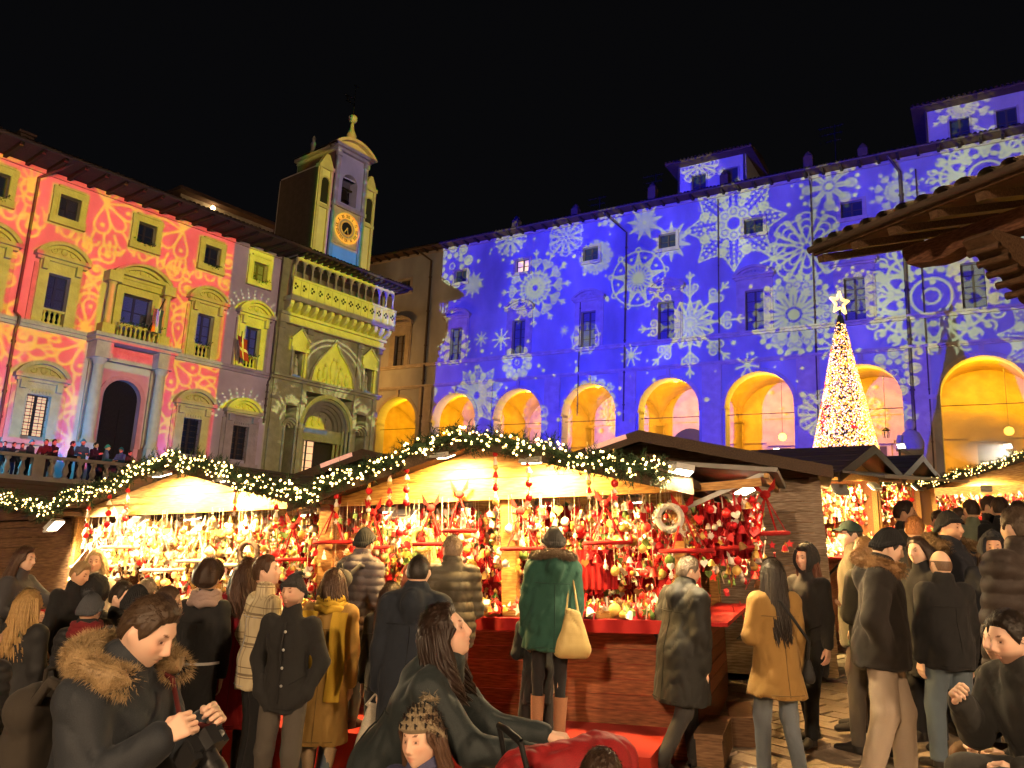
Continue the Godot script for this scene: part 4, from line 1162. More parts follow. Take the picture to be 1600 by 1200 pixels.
		if lit: c.ball(Vector3.ZERO, Vector3(.22, .22, .22), 12, 8); part(t, "globe", c, M.sodium_bulb)
		else:
			for k in 6: c.bar(Vector3(cos(k * TAU / 6) * .13, -.2, sin(k * TAU / 6) * .13), Vector3(cos(k * TAU / 6) * .2, .2, sin(k * TAU / 6) * .2), .02, .02)
			c.lathe([Vector2(.22, .2), Vector2(.05, .36)], Vector3.ZERO, 6); part(t, "frame", c, M.iron)
		omni("arcade_light", Color(1, .74, .1), (29.0 if x > -7 else 21.0) * (1.0 if lit else .8), fr_r * Vector3(x, 11.3, -1.9), .15)  # light added high in every bay, above the unlit lantern too

# ---------- the square ----------
func square() -> void:
	var g := MB.new()
	var rows := []
	for j in 41:
		var row := []
		for k in 49:
			var x := -72 + k * 3.0
			var z := 40 - j * 3.0
			row.append(Vector3(x, ground(x, z) - .01, z))
		rows.append(row)
	g.grid(rows, false, true)
	var o := part(self, "ground", g, M.paving)
	tag(o, "sloping stone paving of the square", "", "", "structure")
	# the slabs that show between the feet on the right
	var kinds := []
	for k in 5:
		var b := MB.new()
		b.prism(PackedVector2Array([Vector2(-.188, -.083), Vector2(.186, -.085), Vector2(.19, .08 + .004 * (k % 3)), Vector2(-.186, .084)]), -.05, .012 + .003 * (k % 4), Transform3D(Basis(Vector3.RIGHT, -PI / 2), Vector3.ZERO))
		kinds.append(b.mesh())
	var n := 0
	for i in range(-14, 14):
		for j in range(-26, 26):
			if n >= 300: break
			var c := Vector2(3.1, -6.1) + Vector2(.927, .375).rotated(.62) * ((i + .5 * posmod(j, 2)) * .4) + Vector2(-.375, .927).rotated(.62) * (j * .178)
			var p := ray_px(Vector3(c.x, ground(c.x, c.y), c.y))
			if p.x < 1010 or p.x > 1640 or p.y > 1230 or p.y < 905: continue
			var t := Transform3D(Basis(Vector3(0, 0, 1), atan(.105)) * axes(-57.5 + rng.randf_range(-1, 1)), Vector3(c.x, ground(c.x, c.y), c.y))
			part(o, "paving_stone", kinds[rng.randi() % 5], [M.slab_a, M.slab_b, M.slab_c][rng.randi() % 3], t)
			n += 1
	# the terrace in front of the left palace
	g = MB.new()
	g.span(Vector3(-20, -3, 0), Vector3(6, 3.05, 3.3)); g.span(Vector3(-20, 2.9, 3.3), Vector3(6, 3.06, 3.42)); g.span(Vector3(6, -3, -.2), Vector3(15.5, 2.6, 2.6))
	o = part(self, "terrace", g, M.stone, fr_l)
	tag(o, "raised stone terrace in front of the pink palace", "", "", "structure")
	var b := thing("balustrade", "pale stone balustrade along the terrace edge below the pink palace", "balustrade", fr_l * Vector3(0, 3.06, 3.2), fr_l.basis)
	g = MB.new(); g.span(Vector3(-20, .84, -.16), Vector3(3.2, .96, .16)); part(b, "rail", g, M.stone)
	g = MB.new(); g.span(Vector3(-20, 0, -.14), Vector3(3.2, .16, .14)); part(b, "plinth", g, M.stone)
	g = MB.new(); baluster(g, Vector3.ZERO, .68, .13)
	var bm := g.mesh()
	var x := -14.0
	while x < 3.2:
		if fmod(absf(x), 4.5) < .25:
			var q := MB.new(); q.span(Vector3(x - .2, 0.16, -.17), Vector3(x + .2, .84, .17)); part(b, "pier", q, M.stone)
		else: part(b, "baluster", bm, M.stone, Transform3D(Basis.IDENTITY, Vector3(x, .16, 0)))
		x += .5

func ray_px(p: Vector3) -> Vector2:
	var q := lens.inverse() * (p - EYE)
	return Vector2(800 - q.x / q.z * FOCAL, 600 + q.y / q.z * FOCAL)

# ---------- stalls ----------
var st_o := Vector3(1.68, .33, -6.692)
var st_b: Basis
func in_row(s: float, y: float, z: float) -> Vector3:
	s = .1 + (s - .1) * .93 if s > -4.05 else -3.76 + (s + 4.05) * .9
	return st_o + st_b * Vector3(s, y, z)

func boards(o: Node3D, x0: float, x1: float, y0: float, y1: float, step: float, z: float, mats: Array, called := "plank") -> void:
	var y := y0
	while y < y1 - .01:
		var h := minf(step, y1 - y)
		var a := x0
		var b := x1
		var q := PackedVector2Array([Vector2(a, y), Vector2(b, y), Vector2(b, y + h - .006), Vector2(a, y + h - .006)])
		var g := MB.new()
		var d := rng.randf_range(-.003, .003)
		g.prism(q, z - .02, z + d)
		part(o, called, g, mats[rng.randi() % mats.size()])
		y += h

func stall(o: Node3D, half: float, tall: float, peak: float, deep: float, open_front: bool, wood: Array, base: Array, open_right := false) -> void:
	# gable boards, clipped by the slope
	var y := tall + .06
	while y < peak:
		var h := minf(.105, peak - y)
		var a := half * (peak - y) / (peak - tall)
		var b := half * maxf(0, peak - y - h) / (peak - tall)
		var g := MB.new()
		g.prism(PackedVector2Array([Vector2(-a, y), Vector2(a, y), Vector2(b, y + h - .005), Vector2(-b, y + h - .005)]), -.02, rng.randf_range(-.003, .003))
		part(o, "plank", g, wood[rng.randi() % wood.size()])
		y += h
	var g := MB.new()
	g.span(Vector3(-half, tall - .05, -.06), Vector3(half, tall + .06, .04)); part(o, "beam", g, wood[0])
	for x in [-half + .05, half - .06]:
		g = MB.new(); g.span(Vector3(x - .045, 0, -.09), Vector3(x + .045, tall - .05, -.0)); part(o, "post", g, wood[1])
		g = MB.new(); g.span(Vector3(x - .045, 0, -deep), Vector3(x + .045, tall - .05, -deep + .09)); part(o, "post", g, wood[1])
	boards(o, -half + .02, half - .02, .12, .98 if open_front else tall - .06, .125, 0, base)
	g = MB.new(); g.span(Vector3(-half, -.12, -.1), Vector3(half, .115, .02)); part(o, "sill_board", g, base[0])
	# sides and back
	g = MB.new()
	g.span(Vector3(-half, -.1, -deep), Vector3(-half + .03, tall, -.02))
	part(o, "side_wall", g, wood[1])
	g = MB.new()
	g.span(Vector3(half - .03, -.1, -deep), Vector3(half, 1.0 if open_right else tall, -.02)); part(o, "side_wall", g, base[0])
	for k in 7 if open_right else 16:
		g = MB.new(); g.span(Vector3(half, .13 + k * .125, -deep), Vector3(half + .015, .25 + k * .125, -.03)); part(o, "side_plank", g, base[rng.randi() % base.size()])
	g = MB.new()
	g.prism(PackedVector2Array([Vector2(-half, -.1), Vector2(half, -.1), Vector2(half, tall), Vector2(0, peak), Vector2(-half, tall)]), -deep - .03, -deep); part(o, "back_wall", g, wood[1])
	# the roof, two boarded slopes with a dark edge
	for q in [-1, 1]:
		g = MB.new()
		var slope := (peak - tall) / half
		var e := Vector2(q * (half + .16), tall - .16 * slope)
		var p := PackedVector2Array([Vector2(0, peak + .01), e, e + Vector2(0, .05), Vector2(0, peak + .06)])
		g.prism(p, -deep - .25, .42)
		var r := part(o, "roof_slope", g, M.roof_board)
		g = MB.new()
		g.prism(PackedVector2Array([Vector2(0, peak - .06), e + Vector2(0, -.07), e + Vector2(0, .075), Vector2(0, peak + .085)]), .42, .45); part(r, "verge_board", g, M.roof_board)
		for k in 5:
			g = MB.new()
			var f := (k + .5) / 5.0
			var c := Vector2(0, peak + .06).lerp(e + Vector2(0, .05), f)
			g.box(Vector3(c.x, c.y + .012, -deep / 2 + .08), Vector3(half / 5 - .01, .022, deep + .66), Basis(Vector3.BACK, -q * atan(slope))); part(r, "roof_plank", g, M.roof_board)
	if open_front:
		g = MB.new(); g.span(Vector3(-half, .99, -.55), Vector3(half, 1.02, .36)); part(o, "counter", g, M.red_cloth)
		g = MB.new()
		var rows := []
		for j in 4:
			var row := []
			for k in 61: row.append(Vector3(-half + k * half / 30, 1.022 - j * .035, .365 + (.012 * sin(k * 1.7) + .006 * sin(k * 4.1)) * j / 3.0))
			rows.append(row)
		g.grid(rows, false, true); part(o, "counter_cloth", g, M.red_cloth)
		for x in [-half + .25, -half * .33, half * .33, half - .25]:
			g = MB.new()
			g.bar(Vector3(x, .98, .32), Vector3(x, .68, .03), .03, .03); g.bar(Vector3(x, .98, .03), Vector3(x, .66, .03), .03, .03); part(o, "bracket", g, M.iron)
		g = MB.new(); g.span(Vector3(-half + .1, -.1, -1.5), Vector3(half - .1, 2.0, -1.46)); part(o, "back_cloth", g, M.red_drape)

func flood(called_label: String, at_: Vector3, to: Vector3, e: float, c := Color(1, .8, .48), wide := 82.0) -> void:
	var b := Basis.looking_at(to - at_, Vector3.UP if absf((to - at_).normalized().y) < .95 else Vector3.RIGHT)
	var o := thing("floodlight", called_label, "lamp", at_, b, "floodlights of the market")
	var g := MB.new()
	g.span(Vector3(-.11, -.075, .0), Vector3(.11, .075, .05)); g.span(Vector3(-.1, -.11, .01), Vector3(.1, -.075, .03))
	part(o, "housing", g, M.lamp_grey)
	g = MB.new(); g.span(Vector3(-.1, -.065, -.012), Vector3(.1, .065, -.001)); part(o, "glowing_glass", g, M.flood_glow)
	spot("floodlight_beam", c, e * 4.2, at_ + (to - at_).normalized() * .03, to, wide, .06, .5)

func garland(label: String, pts: Array, per: float, fat: float, thing_cat := "garland") -> void:
	var o := thing("garland", label, thing_cat, pts[0], Basis.IDENTITY, "lit evergreen garlands on the stall roofs")
	var leaf := []
	var lamp := []
	var base := MB.new()
	var c: Vector3 = pts[0]
	var path := []
	for i in pts.size() - 1:
		var a: Vector3 = pts[i]
		var b: Vector3 = pts[i + 1]
		var n := int(a.distance_to(b) * per)
		for k in n:
			var f := (k + rng.randf()) / n
			var p := a.lerp(b, f) + Vector3(0, -.05 * sin(f * 19) * sin(f * 7 + i), 0)
			var d := Vector3(rng.randfn(), rng.randfn(), rng.randfn()).normalized()
			var r := Basis.looking_at(d, Vector3(.3, .8, .5)) * Basis.from_scale(Vector3.ONE * rng.randf_range(.7, 1.25))
			leaf.append(Transform3D(r, p - c + d * fat * .35 + Vector3(rng.randfn(), rng.randfn(), rng.randfn()) * fat * .25))
			if k % 2 == 0:
				var e := Vector3(rng.randfn(), rng.randfn(), rng.randfn()).normalized() * fat * rng.randf_range(.7, 1.15)
				lamp.append(Transform3D(Basis.from_scale(Vector3.ONE * rng.randf_range(.7, 1.25)), p - c + e + Vector3(0, 0, fat * .3)))
		for k in 12: path.append(a.lerp(b, k / 12.0) - c + Vector3(0, -.05 * sin(k / 12.0 * 19) * sin(k / 12.0 * 7 + i), 0))
	base.tube(path, [fat * .35], 7)
	part(o, "twig_core", base, M.leaf)
	many(o, "needles", M.sprig, M.leaf, leaf)
	many(o, "fairy_lights", M.tiny_bulb, M.fairy, lamp)

func sprig_mesh(l: float, n: int) -> Mesh:
	var g := MB.new()
	for k in n:
		var f := float(k) / n
		var a := k * 2.4
		var p := Vector3(0, 0, -f * l)
		var d := Vector3(cos(a), sin(a), -1.0).normalized() * l * .55
		var s := Vector3(-sin(a), cos(a), 0) * l * .045
		g.tri(p + s, p - s, p + d)
	return g.mesh()

func stalls() -> void:
	st_b = Basis(Vector3(.92718, .066, .3746).normalized(), Vector3(-.0612, .9978, -.0247).normalized(), Vector3(-.3746, 0, .92718))
	st_b = st_b.orthonormalized()
	M["sprig"] = sprig_mesh(.1, 14)
	var tb := MB.new(); tb.ball(Vector3.ZERO, Vector3(.0105, .0105, .0105), 6, 4)
	M["tiny_bulb"] = tb.mesh()
	var wood := [M.wood_a, M.wood_b, M.wood_c]
	var red := [M.red_wood_a, M.red_wood_b]
	for q in [[-2.02, "wooden market stall with red goods at the middle of the square, open on two sides", true], [-6.1, "wooden market stall with white and gold goods on the left", true]]:
		var o := thing("market_stall", q[1], "stall", in_row(q[0], 0, 0), st_b, "wooden market stalls in the front row")
		stall(o, 1.88, 2.14, 2.62, 2.3, true, wood, red, q[0] > -3)
		if q[0] > -3:
			var g := MB.new(); g.span(Vector3(.12, 1.02, -.12), Vector3(.27, 2.1, -.02)); part(o, "middle_post", g, M.wood_b)
			g = MB.new(); g.span(Vector3(1.88, .98, -1.9), Vector3(2.22, 1.01, .34)); part(o, "side_counter", g, M.red_cloth)
			g = MB.new(); g.box(Vector3(2.22, 2.3, -1.0), Vector3(.95, .04, 2.0), Basis(Vector3.BACK, -.12)); part(o, "raised_flap", g, M.grey_board)
			for z in [-.05, -1.95]:
				g = MB.new(); g.bar(Vector3(1.88, 1.95, z), Vector3(2.6, 2.23, z), .03, .04); part(o, "flap_strut", g, M.lamp_grey)
			g = MB.new(); g.bar(Vector3(1.9, 2.12, -.05), Vector3(2.55, 2.15, -.05), .05, .07); g.bar(Vector3(2.6, 2.2, .02), Vector3(2.6, 2.2, -2.0), .04, .04); part(o, "hanging_rail", g, M.wood_a)
	var z := thing("market_stall", "closed dark wooden stall at the left edge", "stall", in_row(-10.2, 0, 0), st_b, "wooden market stalls in the front row")
	stall(z, 1.88, 2.14, 2.62, 2.3, false, [M.wood_d, M.wood_d, M.wood_d], [M.wood_d])
	for q in [[-.95, 2.95, .26, "dark roofed stall standing behind the stall with red goods"], [-5.35, 2.95, .28, "dark roofed stall behind the gap between the two lit stalls"], [-9.45, 2.95, .28, "dark roofed stall behind the stall with white goods"]]:
		var o := thing("market_stall", q[3], "stall", in_row(q[0], q[2], -q[1]), st_b, "wooden market stalls in the back row")
		stall(o, 2.05, 2.2, 2.72, 2.3, false, [M.wood_d, M.grey_plank, M.wood_d], [M.grey_plank])
		var g := MB.new(); g.box(Vector3(-.42, 2.66, .475), Vector3(.55, .06, .02), Basis(Vector3.BACK, .26)); part(o, "lit_strip", g, M.pink_strip)
	# red steps in front of the counters
	for q in [[-6.2, -2.5, "red carpeted step in front of the stall with white goods"], [-2.45, -.22, "red carpeted step below the middle stall, the woman in boots standing on it"]]:
		var o := thing("red_step", q[2], "step", in_row((q[0] + q[1]) / 2, 0, 0), st_b, "red carpeted steps")
		var g := MB.new()
		var w: float = (q[1] - q[0]) / 2 * .93
		g.span(Vector3(-w, -.25, .03), Vector3(w, .12, 1.0)); part(o, "platform", g, M.red_carpet)
		g = MB.new(); g.span(Vector3(-w - .01, .121, .03), Vector3(w + .01, .132, 1.012)); g.span(Vector3(-w - .01, .06, 1.003), Vector3(w + .01, .131, 1.014)); part(o, "carpet_edge", g, M.red_carpet)
	# garlands along the gables
	garland("lit evergreen garland along the gable of the middle stall", [in_row(-4.05, 2.17, .48), in_row(-2.1, 2.69, .48), in_row(-.02, 2.19, .48)], 190, .085)
	garland("lit evergreen garland along the gable of the left stall with white goods", [in_row(-8.13, 2.15, .48), in_row(-5.87, 2.67, .48), in_row(-4.05, 2.17, .48)], 190, .085)
	garland("dim garland on the closed stall at the left edge", [in_row(-12.2, 2.2, .48), in_row(-10.2, 2.67, .48), in_row(-8.13, 2.15, .48)], 150, .07)
	# floodlights
	flood("floodlight under the peak of the middle stall", in_row(-2.35, 2.5, .38), in_row(-2.3, 1.0, -.15), 3.6)
	flood("floodlight right of the peak of the middle stall", in_row(-1.35, 2.4, .38), in_row(-1.3, 1.0, -.1), 3.6)
	flood("floodlight under the peak of the left stall", in_row(-6.2, 2.5, .38), in_row(-6.1, 1.0, -.15), 4.2)
	flood("floodlight right of the peak of the left stall", in_row(-5.2, 2.4, .38), in_row(-5.0, 1.0, -.1), 4.2)
	flood("bright floodlight at the right corner of the middle stall, tilted down", in_row(.08, 2.22, .42), in_row(-.15, .6, .75), 9.0, Color(1, .88, .66), 85)
	flood("small floodlight at the left end of the left stall", in_row(-8.0, 1.98, .35), in_row(-7.2, 1.3, .0), 3.5, Color(1, .9, .7), 75)
	flood("added fill lamp inside the left stall", in_row(-7.2, 2.0, -.15), in_row(-7.0, 1.2, -.9), 2.5)  # added inside both stalls to brighten the goods
	flood("added fill lamp inside the middle stall", in_row(-3.1, 2.0, -.15), in_row(-3.0, 1.2, -.9), 2.5)
	for k in 4:  # more unseen lamps added to brighten the goods
		flood("added fill lamp inside the roof of the left stall, %s from the left" % ["first", "second", "third", "fourth"][k], in_row(-7.6 + k * .95, 2.06, -.55), in_row(-7.6 + k * .95, .9, -.75), 2.6, Color(1, .82, .52), 80)
		flood("added fill lamp inside the roof of the middle stall, %s from the left" % ["first", "second", "third", "fourth"][k], in_row(-3.55 + k * .98, 2.06, -.55), in_row(-3.55 + k * .98, .9, -.75), 2.6, Color(1, .82, .52), 80)
	flood("added fill lamp under the raised flap at the right side of the middle stall", in_row(.5, 2.14, -.9), in_row(1.2, .2, -.5), 3.6, Color(1, .8, .5), 84)  # added to brighten the lane, no lamp hangs on this side
	# the stall across the lane and the one closing it
	var eb := Basis(Vector3(.616, .07, -.788).normalized(), Vector3(-.04, .996, .03).normalized(), Vector3(.788, 0, .616)).orthonormalized()
	var ep := Vector3(5.75, .98, -12.6)
	var e := thing("market_stall", "stall along the lane on the right with its bright left end", "stall", ep, eb, "wooden market stalls along the lane")
	stall(e, 2.1, 2.16, 2.6, 2.0, true, wood, red)
	var e2 := thing("market_stall", "second stall along the lane, farther back on the right", "stall", ep + eb.x * 4.3, eb, "wooden market stalls along the lane")
	stall(e2, 2.1, 2.16, 2.6, 2.0, true, wood, red)
	for k in 2:
		var g := MB.new()
		g.box(Vector3(0, 2.18, .62), Vector3(4.2, .03, .75), Basis(Vector3.RIGHT, .16)); part([e, e2][k], "raised_flap", g, M.grey_board)
		g = MB.new(); g.box(Vector3(0, 2.13, 1.0), Vector3(4.2, .05, .03)); part([e, e2][k], "flap_edge", g, M.lamp_grey)
	flood("bright floodlight at the near end of the lane stall beside the shingle wall", ep + eb * Vector3(-1.95, 1.95, .35), ep + eb * Vector3(-1.4, 1.2, -.3), 5.0, Color(1, .85, .55), 80)
	flood("floodlight in the middle of the lane stall", ep + eb * Vector3(.4, 2.0, .3), ep + eb * Vector3(.6, 1.2, -.4), 4.0, Color(1, .85, .55), 80)
	flood("floodlight in the second lane stall", ep + eb * Vector3(4.2, 2.0, .3), ep + eb * Vector3(4.4, 1.2, -.4), 4.0, Color(1, .85, .55), 80)
	var fb := Basis(Vector3(.96, .07, .27).normalized(), Vector3(-.067, .997, -.02).normalized(), Vector3(-.27, 0, .96)).orthonormalized()
	var fp := Vector3(12.0, 1.38, -16.6)
	var f := thing("market_stall", "gabled stall with a lit garland closing the lane at the far right", "stall", fp, fb, "wooden market stalls along the lane")
	stall(f, 2.3, 2.25, 2.85, 2.0, true, wood, red)
	var sg := MB.new(); sg.span(Vector3(-.35, 2.42, .46), Vector3(.35, 2.52, .475)); sg.span(Vector3(-.35, 2.3, .46), Vector3(.35, 2.38, .475)); part(f, "name_boards", sg, M.pale_board)
	garland("thick band of fairy lights on the gable of the stall closing the lane", [fp + fb * Vector3(-2.4, 2.3, .5), fp + fb * Vector3(0, 2.93, .5), fp + fb * Vector3(2.5, 2.3, .5)], 120, .1)
	garland("band of fairy lights on the fence below the light tree", [fp + fb * Vector3(-4.6, 2.45, .3), fp + fb * Vector3(-2.4, 2.3, .5)], 120, .1)
	flood("hanging floodlight in the stall closing the lane", fp + fb * Vector3(.9, 2.0, .5), fp + fb * Vector3(.8, 1.2, -.4), 7.0, Color(1, .88, .6), 80)
	flood("floodlight at the left of the stall closing the lane", fp + fb * Vector3(-1.3, 2.1, .5), fp + fb * Vector3(-1.1, 1.2, -.4), 5.0, Color(1, .88, .6), 80)
	for q in [[1408, 697, 24, "white floodlight on a pole right of the light tree"], [1575, 697, 26, "white floodlight in the steam at the right edge"], [1592, 712, 25, "second white floodlight at the right edge, below the steam"], [1157, 706, 27, "white floodlight over the dark roofs below the globe lamp"], [1214, 703, 27, "white floodlight at the foot of the arch with the globe lamp"]]:
		var p := at(q[0], q[1], q[2])
		flood(q[3], p, p + (EYE - p).normalized() * 3 + Vector3(-2.5, -3.5, 0), 2.0, Color(1, .95, .85), 45)
		var pole := MB.new(); pole.tube([p + Vector3(0, -.1, -.1), Vector3(p.x, ground(p.x, p.z), p.z - .1)], [.03], 6)
		tag(part(self, "lamp_pole", pole, M.iron), "pole of the " + q[3].replace(" on a pole", ""), "pole")

# ---------- the goods ----------
func goods() -> void:
	var ball := MB.new(); ball.ball(Vector3.ZERO, Vector3.ONE, 10, 7); ball.lathe([Vector2(.25, .95), Vector2(.25, 1.2), Vector2(.02, 1.25)], Vector3.ZERO, 6)
	var heart := MB.new()
	var hp := PackedVector2Array()
	for k in 18:
		var t := TAU * k / 18
		hp.append(Vector2(16 * pow(sin(t), 3), 13 * cos(t) - 5 * cos(2 * t) - 2 * cos(3 * t) - cos(4 * t)) / 15.0)
	heart.prism(hp, -.18, .18)
	var star := MB.new()
	var sp := PackedVector2Array()
	for k in 10: sp.append(Vector2.from_angle(PI / 2 + k * PI / 5) * (1.15 if k % 2 == 0 else .48))
	star.prism(sp, -.13, .13)
	var bell := MB.new(); bell.lathe([Vector2(.95, -.8), Vector2(.85, -.6), Vector2(.6, .1), Vector2(.35, .6), Vector2(.05, .75)], Vector3.ZERO, 10)
	var house := MB.new(); house.box(Vector3.ZERO, Vector3(1.3, 1.1, .8)); house.prism(PackedVector2Array([Vector2(-.85, .5), Vector2(.85, .5), Vector2(0, 1.25)]), -.5, .5)
	var figure := MB.new(); figure.lathe([Vector2(.7, -1.1), Vector2(.6, -.3), Vector2(.3, .3), Vector2(.12, .4)], Vector3.ZERO, 8); figure.ball(Vector3(0, .6, 0), Vector3(.33, .33, .33), 8, 6); figure.lathe([Vector2(.4, .75), Vector2(.2, 1.2), Vector2(.03, 1.7)], Vector3.ZERO, 8)
	var strip := MB.new(); strip.box(Vector3.ZERO, Vector3(.35, 4.5, .05), Basis(Vector3.UP, .3))
	var cone := MB.new()
	cone.lathe([Vector2(.02, -1), Vector2(.5, -.6), Vector2(.35, -.5), Vector2(.62, -.2), Vector2(.42, -.1), Vector2(.5, .3), Vector2(.3, .4), Vector2(.3, .8), Vector2(.02, 1.1)], Vector3.ZERO, 8)
	var shapes := [ball.mesh(), heart.mesh(), star.mesh(), bell.mesh(), house.mesh(), figure.mesh(), strip.mesh(), cone.mesh()]
	var names := ["bauble", "heart_ornament", "star_ornament", "bell_ornament", "house_ornament", "figure_ornament", "ribbon", "pine_cone"]
	var what := ["round bauble", "flat heart", "five-pointed star", "little bell", "tiny house", "gnome figure", "ribbon", "pine cone"]
	var reds := [lin(.5, .01, .015), lin(.62, .02, .02), lin(.4, .01, .02), lin(.7, .6, .5), lin(.75, .7, .62), lin(.6, .4, .1), lin(.5, .3, .06), lin(.16, .08, .03), lin(.12, .2, .05), lin(.65, .05, .04)]
	var pales := [lin(.75, .7, .6), lin(.8, .76, .68), lin(.7, .55, .25), lin(.6, .42, .12), lin(.75, .72, .7), lin(.5, .3, .1), lin(.3, .14, .05), lin(.65, .5, .3), lin(.55, .02, .02), lin(.2, .12, .05)]
	var mixes := [reds, pales]
	var m_red := [[], []]
	for w in 2:
		for c in mixes[w]: m_red[w].append(tone("ornament_%d_%d" % [w, m_red[w].size()], c, .35))
	# single ornaments hanging nearest the front, each a thing
	var hue := [["crimson", "bright red", "dark red", "beige", "ivory", "golden", "amber", "brown", "green", "orange-red"], ["cream", "ivory", "pale gold", "golden", "white", "amber", "brown", "sand-coloured", "red", "dark brown"]]
	for i in 296:
		var left := i % 5 < 2
		var s := rng.randf_range(-8.0, -4.2) if left else rng.randf_range(-3.95, .0)
		var deep := rng.randf_range(-.3, .12)
		var long := .08 + absf(rng.randfn(0, .3))
		if long > .85: long = rng.randf_range(.1, .8)
		var k := rng.randi() % 8
		if k == 6: k = 0
		var size := rng.randf_range(.028, .052)
		var which := 1 if left and s < -4.9 else 0
		var o := MeshInstance3D.new()
		var tk := rng.randi() % 10
		o.mesh = shapes[k]; o.material_override = m_red[which][tk]
		o.transform = Transform3D(st_b * axes(rng.randf_range(-60, 60)) * Basis.from_scale(Vector3.ONE * size), in_row(s, 2.08 - long, deep))
		o.name = numbered(names[k])
		add_child(o)
		tag(o, "%s %s hanging %s" % [hue[which][tk], what[k], _where(s)], "ornament", "ornaments hung at the front of the stalls")
		var th := MB.new(); th.box(Vector3(0, (long / size) / 2 + 1, 0), Vector3(.08, long / size, .08)); part(o, "thread", th, M.thread)
	# the dense mass behind them, and what lies on the counters
	var frames := [[in_row(-6.1, 0, 0), st_b, 1.86, 1, "left stall with white and gold goods"], [in_row(-2.02, 0, 0), st_b, 1.86, 0, "middle stall with red goods"], [Vector3(5.75, .98, -12.6), Basis(Vector3(.616, .07, -.788).normalized(), Vector3(-.04, .996, .03).normalized(), Vector3(.788, 0, .616)).orthonormalized(), 2.05, 1, "lane stall on the right"],
			[Vector3(12.0, 1.38, -16.6), Basis(Vector3(.96, .07, .27).normalized(), Vector3(-.067, .997, -.02).normalized(), Vector3(-.27, 0, .96)).orthonormalized(), 2.2, 0, "stall closing the lane"]]
	frames.append([frames[2][0] + frames[2][1].x * 4.3, frames[2][1], 2.05, 0, "second lane stall"])
	var pale := lin(.85, .8, .7)
	for f in frames:
		var b: Basis = f[1]
		for k in 8:
			var where := []
			var tint := []
			for i in (540 if f[0].z > -12 else 380):
				var x := rng.randf_range(-f[2], f[2])
				var p: Vector3
				var size := rng.randf_range(.022, .05)
				var row := i % 5
				if row < 3: p = Vector3(x, 2.06 - absf(rng.randfn(0, .33)) - .04, rng.randf_range(-1.3, -.12))
				elif row == 3: p = Vector3(x, rng.randf_range(1.05, 2.0), -1.4 + rng.randf_range(0, .12))
				else: p = Vector3(x, 1.06 + rng.randf() * .05, rng.randf_range(-.5, .33)); size *= 1.1
				if p.y < 1.03: p.y = rng.randf_range(1.2, 2.0)
				where.append(Transform3D(b * Basis.from_euler(Vector3(rng.randfn(0, .2), rng.randf() * TAU, rng.randfn(0, .2))) * Basis.from_scale(Vector3.ONE * size), f[0] + b * p))
				var c: Color = mixes[f[3]][rng.randi() % 10]
				if f[3] == 1 and x > 1.0 * rng.randf(): c = reds[rng.randi() % 10]
				tint.append(c.srgb_to_linear())
			var o := many(self, names[k] + "_stock", shapes[k], M.any_ornament, where, tint)
			tag(o, "dense stock of %ss in the %s" % [what[k], f[4]], "ornaments", "", "stuff")
	for k in 8:
		var where := []
		var tint := []
		for i in 70:
			where.append(Transform3D(st_b * Basis.from_euler(Vector3(rng.randfn(0, .2), rng.randf() * TAU, rng.randfn(0, .2))) * Basis.from_scale(Vector3.ONE * rng.randf_range(.024, .045)), in_row(rng.randf_range(.06, .62), 2.02 - absf(rng.randfn(0, .32)), rng.randf_range(-1.9, -.05))))
			tint.append((reds[rng.randi() % 4] if i % 3 else reds[rng.randi() % 10]).srgb_to_linear())
		tag(many(self, names[k] + "_stock", shapes[k], M.any_ornament, where, tint), "stock of %ss hung along the open right side of the middle stall" % what[k], "ornaments", "", "stuff")
	# rings hung with ribbons
	for q in [[-7.7, 1.5, 0, .3, "leftmost of the white rings in the left stall"], [-7.2, 1.72, .1, .22, "high white ring second from the left end of the left stall"], [-6.6, 1.45, -.1, .3, "low white ring third from the left end of the left stall"], [-5.9, 1.55, .05, .26, "white ring below the peak of the left stall"], [-5.3, 1.5, -.1, .28, "white ring right of the peak of the left stall"], [-3.9, 1.72, .05, .25, "red ring at the left end of the middle stall"], [-3.35, 1.66, .1, .2, "second red ring from the left end of the middle stall"], [-2.65, 1.68, .08, .22, "red ring beside the small golden wreath"], [-2.3, 1.8, .1, .2, "high red ring just left of the middle post"], [-1.62, 1.62, .1, .24, "red ring just right of the middle post, beside the grey hat"], [-.75, 1.66, .05, .26, "red ring between the middle post and the right corner"], [.02, 1.58, .15, .27, "large white ring below the corner floodlight"], [.42, 1.6, -.25, .24, "red ring first outside the right corner of the stall"], [.72, 1.72, -.5, .22, "red ring farthest outside the right corner of the stall"], [-4.5, 1.55, 0, .24, "red ring at the right end of the left stall"]]:
		var white: bool = q[0] < -4.8 or absf(q[0] - .05) < .01
		var o := thing("hanging_ring", q[4] + ", hung on ribbons", "mobile", in_row(q[0], q[1], q[2]), st_b, "ring mobiles hanging in the stalls")
		var mat: Material = M.white_felt if white else M.red_felt
		var g := MB.new()
		var pth := []
		for k in 25: pth.append(Vector3(cos(k * TAU / 24), 0, sin(k * TAU / 24)) * q[3] * .78)
		g.tube(pth, [.019], 8, false); part(o, "ring", g, mat)
		for k in 4:
			g = MB.new(); var a := k * TAU / 4 + .4
			g.bar(Vector3(cos(a), 0, sin(a)) * q[3] * .78, Vector3(0, .34, 0), .016, .004); part(o, "ribbon", g, mat)
		g = MB.new(); g.ball(Vector3(0, .35, 0), Vector3(.05, .04, .03), 8, 5); g.tri(Vector3(0, .35, 0), Vector3(.1, .5, .01), Vector3(.09, .4, 0)); g.tri(Vector3(0, .35, 0), Vector3(-.09, .4, 0), Vector3(-.1, .5, .01)); part(o, "bow", g, mat)
